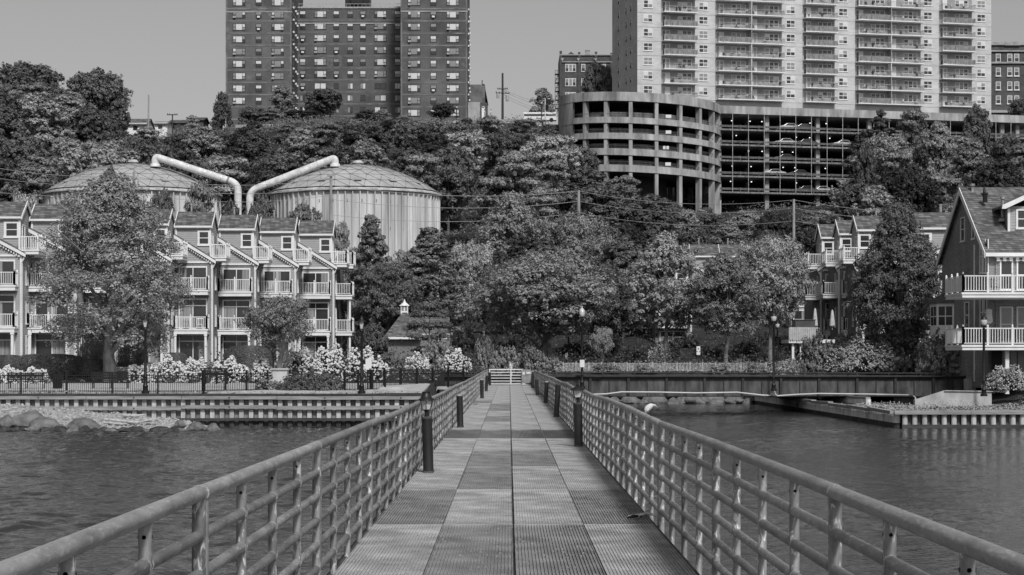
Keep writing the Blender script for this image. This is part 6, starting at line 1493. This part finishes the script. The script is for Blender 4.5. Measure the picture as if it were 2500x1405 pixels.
# ------------------------------------------------------------------ vegetation
PRO = {
 'maple': tree_proto(1, 'egg', 170, 560, 5.0, 5.6, 1.15, .075, 'leaf', .33, 'palebark', 16),
 'garden': tree_proto(2, 'round', 75, 500, 2.2, 1.45, 1.25, .05, 'leafbank', .13, 'palebark', 9, .1),
 'bankA': tree_proto(3, 'round', 130, 420, 4.4, 3.9, 2.2, .10, 'leafbank', .2, 'palebark', 10),
 'bankB': tree_proto(4, 'egg', 120, 420, 4.2, 4.0, 3.2, .10, 'leafbank', .18, 'palebark', 10, .2),
 'bankC': tree_proto(23, 'round', 130, 420, 4.4, 3.9, 2.2, .10, 'leafdark', .2, 'bark', 10),
 'bankD': tree_proto(24, 'egg', 120, 420, 4.2, 4.0, 3.2, .10, 'leaf', .18, 'palebark', 10, .2),
 'bigdome': tree_proto(5, 'round', 200, 440, 5.6, 4.9, 1.2, .11, 'leafbank', .25, 'bark', 10),
 'pine': tree_proto(6, 'cone', 380, 160, 3.4, 5.2, .8, .10, 'needle', .22, 'bark', 10),
 'pine2': tree_proto(7, 'spread', 120, 330, 3.2, 3.4, 1.2, .09, 'needle', .2, 'bark', 8),
 'dense': tree_proto(8, 'egg', 220, 420, 4.4, 5.2, .6, .10, 'leafdark', .25, 'bark', 6),
 'hillA': tree_proto(9, 'round', 90, 330, 4.6, 4.2, 1.6, .17, 'leafdark', .2, 'bark', 6),
 'hillB': tree_proto(10, 'egg', 90, 330, 4.2, 4.8, 1.2, .17, 'leaf', .2, 'bark', 6),
 'hillC': tree_proto(11, 'spread', 85, 330, 4.8, 4.2, 1.4, .16, 'leaf', .2, 'bark', 6),
 'hillD': tree_proto(12, 'round', 90, 330, 4.4, 4.2, 1.2, .16, 'leaflight', .2, 'palebark', 6),
 'hillE': tree_proto(13, 'egg', 90, 330, 4.2, 4.6, 1.2, .17, 'leafdark', .2, 'bark', 6),
 'hillF': tree_proto(14, 'cone', 110, 260, 3.6, 4.8, .8, .15, 'leafdark', .2, 'bark', 6),
 'hillG': tree_proto(16, 'round', 90, 330, 4.6, 4.2, 1.6, .16, 'leafdeep', .2, 'bark', 6),
 'top': tree_proto(15, 'round', 160, 360, 5.4, 4.6, 1.4, .18, 'leafdark', .3, 'bark', 8),
}
def bushp(seed, nl, ml, rx, rz, leaf, matn, jit=.55):
    P, Nn = crown_pts(seed, 'bush', nl, ml, rx, rz); k = P[:, 2] > -.1; return dict(crown=mesh_from_quads('foliage', quads(k.sum(), (P[k], Nn[k]), leaf, jit, seed), matn), trunk=None, rx=rx, rz=rz, c0=0)
PRO['hedge'] = None
def hedge_mesh(seed, n, leaf, matn, rx=2.0, rz=.7):
    rs = np.random.RandomState(seed); D = unit(rs.normal(0, 1, (n, 3))); D[:, 2] = np.abs(D[:, 2]); P = np.sign(D) * np.abs(D) ** .55; P /= np.abs(P).max(1)[:, None] ** .35
    P = D * (np.abs(D) ** 4).sum(1)[:, None] ** -.25; P = P * np.array([rx, rx, 2 * rz]) * rs.uniform(.93, 1.03, (n, 1)); return mesh_from_quads('foliage', quads(n, (P, D), leaf, .45, seed), matn)
PRO['hedge'] = dict(crown=hedge_mesh(3, 16000, .05, 'hedge'), trunk=None, rx=2.0, rz=.7, c0=0)
PRO['bush'] = bushp(4, 40, 260, 1.8, .9, .07, 'leafdark'); PRO['bushmid'] = bushp(5, 40, 260, 1.8, .9, .075, 'leaf'); PRO['bushlight'] = bushp(6, 34, 240, 1.8, .9, .085, 'leaflight')
# blossoms
def blossoms(seed, rx, rz, n, r, matn, low=.15):
    rs = random.Random(seed); m = MB(); ico = [(0, 0, 1), (.89, 0, .45), (.28, .85, .45), (-.72, .53, .45), (-.72, -.53, .45), (.28, -.85, .45), (.72, .53, -.45), (-.28, .85, -.45), (-.89, 0, -.45), (-.28, -.85, -.45), (.72, -.53, -.45), (0, 0, -1)]
    fc = [(0, 1, 2), (0, 2, 3), (0, 3, 4), (0, 4, 5), (0, 5, 1), (1, 6, 2), (2, 7, 3), (3, 8, 4), (4, 9, 5), (5, 10, 1), (6, 7, 2), (7, 8, 3), (8, 9, 4), (9, 10, 5), (10, 6, 1), (11, 7, 6), (11, 8, 7), (11, 9, 8), (11, 10, 9), (11, 6, 10)]
    for i in range(n):
        d = Vector((rs.gauss(0, 1), rs.gauss(0, 1), abs(rs.gauss(0, 1)))).normalized()
        if d.z < low: continue
        if d.y > .35: continue
        q = rs.uniform(.86, 1.06) * (.9 + .1 * math.sin(d.x * 9 + seed)); s = r * rs.uniform(.55, 1.25); c = Vector((d.x * rx * q, d.y * rx * q, d.z * 2 * rz * q)); sq = rs.uniform(.75, 1.1)
        m.add([(c.x + v[0] * s * rs.uniform(.85, 1.15), c.y + v[1] * s, c.z + v[2] * s * sq) for v in ico], fc)
    o = m.build('blossoms', matn); me = o.data; bpy.data.objects.remove(o); return me
BL = ['big', 'big']; BS = 'small'
def bush(px, pyt, pyb, wpx, Y, pr, label, cat='shrub', group=None, flowers=None, rz=0, dy=0):
    s = Y / FPX; H = (pyb - pyt) * s; p = PRO[pr]; o = plant('shrub', p, at(px, pyb, Y), wpx * s / 2 / p['rx'], H / (2 * p['rz'] * 1.0), rz, label, cat, group)
    if flowers is not None:
        big = flowers is not BS
        f = bpy.data.objects.new('blossoms', blossoms(int(px), wpx * s / 2, H / 2, int((760 if big else 700) * wpx / 100), .075 if big else .05, 'blossom' if big else 'petal', .06)); COL.objects.link(f); f.parent = o; f.rotation_euler = (0, 0, -rz); f['kind'] = 'stuff'
    return o
# left garden
bush(20, 868, 905, 70, 132.5, 'hedge', 'rounded dark hedge at the left picture edge', 'hedge'); bush(120, 866, 912, 165, 132.5, 'hedge', 'wide low clipped hedge left of the big tree', 'hedge')
bush(215, 878, 914, 110, 132.5, 'hedge', 'low spreading hedge touching the big tree trunk on its left', 'hedge'); bush(235, 835, 900, 80, 140.0, 'hedge', 'tall dark hedge mound behind the big tree trunk on the left', 'hedge', rz=.5)
bush(320, 848, 896, 66, 138.0, 'hedge', 'round dark hedge behind the big tree trunk on the right', 'hedge', rz=1); bush(430, 862, 890, 60, 142.0, 'hedge', 'small clipped hedge below the brick townhouse right of the big tree', 'hedge')
bush(607, 846, 900, 116, 136.0, 'hedge', 'large clipped dark hedge left of the small garden tree', 'hedge')
hy = 'white hydrangeas of the left garden'
for px, pt, pb, w_, Y, lb, r in ((20, 893, 942, 95, 127.9, 'white hydrangea behind the far left bench', 0), (85, 897, 942, 90, 127.9, 'white hydrangea between the far left bench and the trash can', 1),
    (345, 886, 950, 100, 129.5, 'white hydrangea right of the big tree trunk behind the bench', 2), (410, 868, 948, 100, 129.5, 'white hydrangea behind the left lamp post', .4), (475, 870, 948, 90, 129.5, 'white hydrangea left of the fence corner', 1.2), (560, 872, 945, 110, 129.5, 'broad white hydrangea in front of the large clipped hedge', 2.2),
    (640, 872, 935, 70, 129.5, 'white hydrangea left of the small garden tree trunk', 3), (735, 848, 930, 110, 131.0, 'tall white hydrangea right of the small garden tree', .7), (810, 842, 932, 120, 132.0, 'tallest white hydrangea in the middle of the big flowering bank', 1.7), (885, 845, 935, 110, 130.0, 'white hydrangea behind the lamp post by the concrete wall', 2.5),
    (925, 872, 940, 60, 133.0, 'last white hydrangea at the right end of the flowering bank', .2)):
    bush(px, pt, pb, w_, Y, 'bush', lb, 'hydrangea', hy, BL[int(r * 10) % 2], r)
bush(1020, 858, 915, 70, 150.0, 'bushlight', 'white flowering shrub left of the pale crape bush', 'shrub', 'flowering shrubs behind the left bridge end', BL[1], 1); bush(1112, 850, 912, 80, 150.0, 'bush', 'white flowering shrub beside the pier gate', 'shrub', 'flowering shrubs behind the left bridge end', BL[1], 2)
bush(1068, 818, 905, 100, 153.0, 'bushlight', 'pale feathery shrub between the two white flowering shrubs'); bush(952, 850, 915, 90, 150.0, 'bushmid', 'leafy shrub in front of the pavilion wall'); bush(905, 770, 850, 90, 172.0, 'bush', 'dark rounded shrub between the last townhouse and the pavilion')
bush(720, 902, 958, 100, 118.4, 'bush', 'dark shrub with feathery top left of the fence gap, in front of the flowering bank'); bush(790, 898, 958, 105, 118.2, 'bush', 'dark spreading shrub just left of the right lamp post'); bush(655, 915, 958, 80, 118.6, 'bushmid', 'low shrub in front of the concrete planter post')
m = MB(); q = at(683, 935, 121); m.box(q.x - .42, q.x + .42, 121, 121.8, -.2, az(903, 121)); m.box(q.x - .5, q.x + .5, 120.9, 121.9, az(903, 121), az(900, 121)); tag(m.build('planter', 'concrete'), 'square pale concrete planter below the small garden tree', 'planter')
# centre plants by the gate
for px, pt, w_, Y, pr, lb in ((1186, 808, 74, 166, 'bushmid', 'rounded leafy shrub left of the gate'), (1238, 838, 84, 168, 'bushlight', 'feathery sumac behind the walking person'), (1300, 836, 84, 167, 'bushlight', 'feathery sumac right of the gate'), (1145, 855, 60, 165, 'bush', 'low dark shrub beside the white flowering shrub'), (1345, 868, 70, 166, 'bushlight', 'low pale shrub where the pale fence begins')):
    bush(px, pt, 915, w_, Y, pr, lb, rz=px)
for px, pt, w_, Y, pr, lb, fl in ((1997, 800, 108, 161, 'bushmid', 'dark rounded shrub left of the rose bush by the raised deck', None), (2070, 796, 130, 166, 'bushlight', 'tall leafy shrub behind the rose bush', None), (2108, 822, 200, 159.5, 'bushlight', 'large pale rose bush covered in small flowers above the girder', BS), (2205, 810, 140, 161, 'bushlight', 'leafy shrub between the rose bush and the dark bay shrub', None),
        (2298, 800, 138, 149, 'bushmid', 'large dark shrub in front of the bay window', None), (2375, 878, 80, 159.5, 'bushlight', 'small pale shrub at the right end of the bridge', None), (1925, 872, 80, 168, 'bushlight', 'low pale shrub right of the bridge lamp post', None),
        (1810, 868, 60, 180, 'bushmid', 'small shrub right of the pale barked tree trunk', None), (1690, 866, 70, 184, 'bush', 'dark low shrub behind the symbol sign', None), (1610, 832, 70, 190, 'bushlight', 'pale flowering shrub left of the far bank tree trunk', BS), (1845, 880, 70, 176, 'bushlight', 'low shrub hiding the right end of the pale fence', None), (1760, 884, 70, 175, 'bushlight', 'low grassy shrub in front of the pale fence below the pale barked tree', None), (1480, 884, 80, 175, 'bushlight', 'low grassy shrub in front of the pale fence behind the pier lamp post', None), (1575, 888, 70, 175, 'bushlight', 'low grassy shrub at the middle of the pale fence', None)):
    bush(px, pt, 912, w_, Y, pr, lb, flowers=fl, rz=px)
PRO['deep'] = bushp(9, 40, 260, 1.8, .9, .09, 'leafdeep')  # shrubs added to darken the ground behind the bank, shade in their leaf colour
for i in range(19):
    px = 1118 + i * 47; bush(px, 800 + 25 * ((i * 7) % 4) / 2 , 905, 95, 204 + (i * 5) % 9, 'deep', f'dark shrub added as shade, {ORD[i]} from left in the shade behind the far bank trees', group='dark shrubs added as shade behind the far bank', rz=i)
bush(2462, 890, 955, 130, 132, 'bushmid', 'flowering shrub below the deck of the big brick house', flowers=BS)
# feature trees
tree_px('maple_tree', PRO['maple'], 268, 430, 915, 470, 129.5, 'large spreading maple with exposed limbs in front of the left townhouses', rz=.4)
tree_px('small_tree', PRO['garden'], 682, 722, 915, 205, 128.6, 'small layered garden tree in front of the right townhouse units', rz=0)
tree_px('leafy_tree', PRO['bankB'], 1625, 574, 900, 250, 190, 'far bank tree with straight dark trunk right of the pole stub', rz=1)
tree_px('leafy_tree', PRO['bankD'], 1772, 618, 902, 235, 186, 'far bank tree with pale forked trunk', rz=0)
tree_px('leafy_tree', PRO['bankA'], 1880, 572, 900, 225, 196, 'far bank tree in front of the crossarm pole', rz=2.2)
tree_px('round_tree', PRO['bigdome'], 1330, 604, 895, 365, 186, 'large domed tree standing behind the gate and the sumacs', rz=.3)
tree_px('leafy_tree', PRO['bankC'], 1215, 640, 895, 170, 205, 'leafy tree left of the large domed tree', rz=3)
tree_px('leafy_tree', PRO['bankC'], 1470, 640, 890, 190, 202, 'leafy tree filling the gap between the domed tree and the pole stub', rz=4)
tree_px('small_tree', PRO['garden'], 1470, 800, 905, 70, 182, 'thin two stemmed young tree behind the pale fence')
tree_px('leafy_tree', PRO['bankB'], 1245, 478, 860, 250, 238, 'tall pale topped tree behind the domed tree', rz=1.5)
tree_px('leafy_tree', PRO['bankA'], 1400, 515, 860, 230, 236, 'tall tree just below the pale centre utility pole', rz=2.5)
tree_px('leafy_tree', PRO['bankA'], 1150, 585, 880, 170, 222, 'pale leafy tree right of the tall pine', rz=5)
tree_px('pine_tree', PRO['pine'], 905, 525, 870, 175, 205, 'open pine in front of the fluted tank wall', rz=0)
tree_px('pine_tree', PRO['pine'], 1050, 556, 880, 240, 208, 'broad pine right of the pavilion', rz=1.5)
tree_px('pine_tree', PRO['pine2'], 1050, 735, 895, 125, 180, 'small layered pine leaning over the pavilion roof', rz=1)
tree_px('leafy_tree', PRO['bankC'], 950, 635, 880, 170, 200, 'leafy tree behind the pavilion cupola', rz=2)
tree_px('leafy_tree', PRO['bankA'], 860, 600, 870, 110, 212, 'leafy tree behind the end wall of the left townhouses', rz=2.8)
tree_px('dense_tree', PRO['dense'], 2194, 498, 880, 262, 160, 'tall dense dark tree between the right townhouses and the big brick house', rz=0)
for px, pt, w_, Y, pr, lb in ((268, 403, 95, 250, 'hillE', 'narrow dark tree rising in front of the left tank'), (392, 452, 85, 235, 'hillA', 'dark tree in front of the left tank, right of its pole'), (490, 446, 120, 232, 'hillC', 'open dark tree below the left white duct'), (645, 462, 90, 232, 'hillA', 'dark tree at the foot of both white ducts'), (606, 492, 70, 227, 'hillA', 'low dark tree between the feet of the two white ducts'), (566, 482, 80, 228, 'hillE', 'dark tree covering the foot of the left duct'),
        (745, 502, 150, 228, 'hillC', 'flat topped tree behind the right townhouse roofs'), (170, 470, 120, 232, 'hillB', 'tree behind the leftmost townhouse roofs'), (60, 455, 110, 236, 'hillD', 'pale tree behind the leftmost townhouse roof'), (835, 545, 70, 222, 'hillC', 'tree reaching over the last townhouse roof'), (1000, 600, 90, 240, 'hillD', 'pale shrubby tree at the base of the right tank')):
    X = ax(px, Y); z = ground(X, Y); H = az(pt, Y) - z; p = PRO[pr]
    plant('leafy_tree', p, (X, Y, z), w_ * Y / FPX / 2 / p['rx'], H / (p['c0'] + 2 * p['rz']), px, lb, 'tree')
hl = [(70, 145, 190, 408, 'top', 'tallest dark tree of the grove on the skyline at the far left'), (-20, 165, 150, 404, 'top', 'dark skyline tree cut by the left picture edge'), (232, 166, 165, 398, 'top', 'broad dark skyline tree at the right end of the grove'), (150, 215, 110, 396, 'hillA', 'dark tree in the dip between the two big skyline trees'),
      (290, 240, 70, 394, 'hillE', 'small dark tree on the right flank of the broad skyline tree'), (543, 222, 62, 402, 'hillE', 'narrow ivy clad tree on the cliff edge left of the brick tower'), (688, 206, 95, 412, 'hillB', 'leafy tree before the left wing of the brick tower'), (788, 212, 110, 412, 'hillA', 'dark tree before the left end of the recessed wall'), (620, 255, 90, 406, 'hillA', 'low dark tree at the foot of the left wing'),
      (740, 268, 110, 404, 'hillA', 'low wide dark tree below the two taller tower trees'), (660, 268, 80, 403, 'hillC', 'low layered tree below the left wing of the brick tower'), (1078, 250, 75, 406, 'hillA', 'dark conical tree before the right wing of the brick tower'), (895, 268, 80, 398, 'hillE', 'dark tree breaking the cliff edge below the penthouse'), (935, 266, 60, 408, 'hillB', 'round bush like tree right of the cliff edge tree'),
      (1325, 212, 75, 440, 'hillB', 'leafy tree behind the traffic signals'), (1462, 148, 85, 452, 'top', 'dark round tree against the old ornate building'), (2486, 238, 60, 430, 'hillA', 'dark tree top at the right picture edge before the brick block'), (470, 282, 50, 440, 'hillC', 'small open tree among the hilltop houses'),
      (2150, 270, 130, 368, 'hillF', 'upright feathery tree covering the end of the garage decks'), (2230, 268, 120, 366, 'hillC', 'wide feathery tree over the right part of the garage'), (2385, 252, 110, 366, 'hillE', 'tallest dark tree before the right end of the garage parapet'), (2290, 292, 110, 360, 'hillB', 'leafy tree between the wide feathery tree and the tallest one'), (2462, 320, 100, 356, 'hillA', 'dark tree right of the tallest garage tree'),
      (2115, 345, 80, 356, 'hillE', 'dark tree leaning over the garage deck edge')]
for i, (px, pt, w_, Y, pr, lb) in enumerate(hl):
    X = ax(px, Y); z = ground(X, Y); H = az(pt, Y) - z; p = PRO[pr]
    if H < 1: z = az(pt, Y) - 3.5; H = 3.5
    plant('leafy_tree', p, (X, Y, z), w_ * Y / FPX / 2 / p['rx'], H / (p['c0'] + 2 * p['rz']), i * 1.3, lb, 'tree')
# hillside rows
LIMX = [-200, 0, 150, 290, 330, 540, 580, 900, 1290, 1370, 1430, 1500, 1570, 1620, 1700, 1760, 2060, 2085, 2130, 2350, 2420, 2700]
LIMY = [225, 225, 215, 300, 322, 322, 308, 300, 296, 318, 378, 392, 445, 500, 495, 525, 520, 420, 300, 300, 330, 330]
rh = random.Random(99); cand = []
for ri, (Y, h0, h1, sp, pmin) in enumerate(((222, 5, 7, 6.5, 1080), (243, 6, 8, 6.5, 1080), (262, 6, 9, 7, 1100), (284, 7, 9, 7, 1095), (306, 6, 9, 6.6, -100), (320, 6, 8.5, 6.6, -100), (334, 6, 8.5, 6.6, -100), (348, 6, 8.5, 6.6, -100), (362, 5.5, 8, 6.4, -100), (376, 5, 7, 6.4, -100), (389, 4, 6, 6.2, -100), (398, 2.6, 4.2, 4.6, -100))):
    X = -Y * .262 + (ri % 2) * 3
    while X < Y * .262:
        x = X + rh.uniform(-1.8, 1.8); y = Y + rh.uniform(-5, 5); px = x / y * FPX + CXP; X += sp
        if px < pmin: continue
        if y > 360 and 1370 < px < 2560 and not px > 2100: continue
        if y < 242 and 1665 < px < 2010: continue
        z = ground(x, y) - .3; H = rh.uniform(h0, h1) * (1.55 if y < 385 else 1.2)
        if px < 300 and y > 330: H *= 1.25
        lim = az(float(np.interp(px, LIMX, LIMY)) + rh.uniform(-16, 16), y) - z
        if Y < 300: lim = min(lim, az(float(np.interp(px, [1080, 1150, 1250, 1500, 1600, 2000, 2500], [600, 560, 520, 540, 560, 560, 500])), y) - z)
        H = min(H, lim)
        if H < 1.8: continue
        cand.append((px, x, y, z, H))
SECT = [(-999, 300, 'under the skyline grove'), (300, 560, 'behind the left tank'), (560, 980, 'below the brick tower'), (980, 1290, 'left of the garage ramp'), (1290, 1760, 'below the round ramp'), (1760, 2085, 'below the garage decks'), (2085, 9999, 'beside the garage end')]
rows = {}
for c in cand:
    sec = [s for s in SECT if s[0] <= c[0] < s[1]][0][2]; rw = 'lowest' if c[2] < 255 else 'lower' if c[2] < 296 else 'middle' if c[2] < 327 else 'upper middle' if c[2] < 356 else 'upper' if c[2] < 382 else 'topmost'
    rows.setdefault((sec, rw), []).append(c)
TN = {'hillA': 'dark rounded', 'hillB': 'oval', 'hillC': 'layered flat topped', 'hillD': 'pale leaved', 'hillE': 'dark upright', 'hillF': 'dark conical', 'hillG': 'very dark rounded'}
for (sec, rw), L_ in rows.items():
    L_.sort()
    for i, (px, x, y, z, H) in enumerate(L_):
        pr = rh.choice(['hillA', 'hillG', 'hillB', 'hillB', 'hillC', 'hillD', 'hillE', 'hillE', 'hillA']) if y > 296 else rh.choice(['hillG', 'hillG', 'hillA', 'hillE']); p = PRO[pr]
        wd = H * rh.uniform(.40, .54) if H > 4 else H * .75
        plant('hillside_tree', p, (x, y, z), wd / p['rx'], H / (p['c0'] + 2 * p['rz']), rh.uniform(0, 6.28), f'{TN[pr]} tree, {ORD[i]} from left in {rw} row {sec}', 'tree', 'trees on the wooded hillside')
# ivy and undergrowth on the slope
def cover(n, x0, x1, y0, y1, size, matn, label, name, seed, up=.9, hmax=.9, test=None):
    rs = np.random.RandomState(seed); X = rs.uniform(x0, x1, n); Y = rs.uniform(y0, y1, n); k = np.abs(X / Y) < .27; X, Y = X[k], Y[k]
    Z = np.array([ground(a, b) for a, b in zip(X, Y)]); 
    kk = np.array([not in_creek(a, b) for a, b in zip(X, Y)]); X, Y, Z = X[kk], Y[kk], Z[kk]
    b_ = np.sin(X * .9 + Y * .35) * np.sin(Y * .8 - X * .3); P = np.stack([X, Y, Z + rs.uniform(0, hmax, len(X)) * (1 + .8 * b_)], 1); Nn = np.tile(np.array([0, -.6, .7]), (len(X), 1))
    V = quads(len(X), (P, Nn), size, .6, seed, up * .3); return stuff(name, V, matn, label, 'plants')
cover(90000, -110, 110, 290, 396, .20, 'leafdark', 'ivy and undergrowth covering the cliff slope', 'undergrowth', 5, hmax=1.0)
cover(60000, -60, 75, 180, 290, .12, 'leafdeep', 'shrubby undergrowth behind the far bank, coloured dark as shade', 'undergrowth', 6, hmax=1.2)
cover(9000, -45, -4.6, 121, 178, .07, 'leaf', 'short grass and low plants of the left garden', 'grass', 7, hmax=.12)
cover(9000, 20.6, 45, 114.3, 134, .06, 'leaflight', 'rough grass on the right bank above the timber bulkhead', 'grass', 8, hmax=.22)
cover(16000, -4, 50, 158, 186, .09, 'leaflight', 'pale weeds on the bank behind the bridge', 'weeds', 9, hmax=.5)
cover(1400, -28, -4.8, 115.4, 117.2, .06, 'leaflight', 'thin grass strip along the top of the left bulkhead', 'grass', 10, hmax=.14)
ls = [o.get('label') for o in bpy.data.objects if o.parent is None and o.get('label')]
dupl = sorted(set(l for l in ls if ls.count(l) > 1)); print('DUPLICATE LABELS', dupl); print('OBJECTS', len(bpy.data.objects), 'top', len(ls))
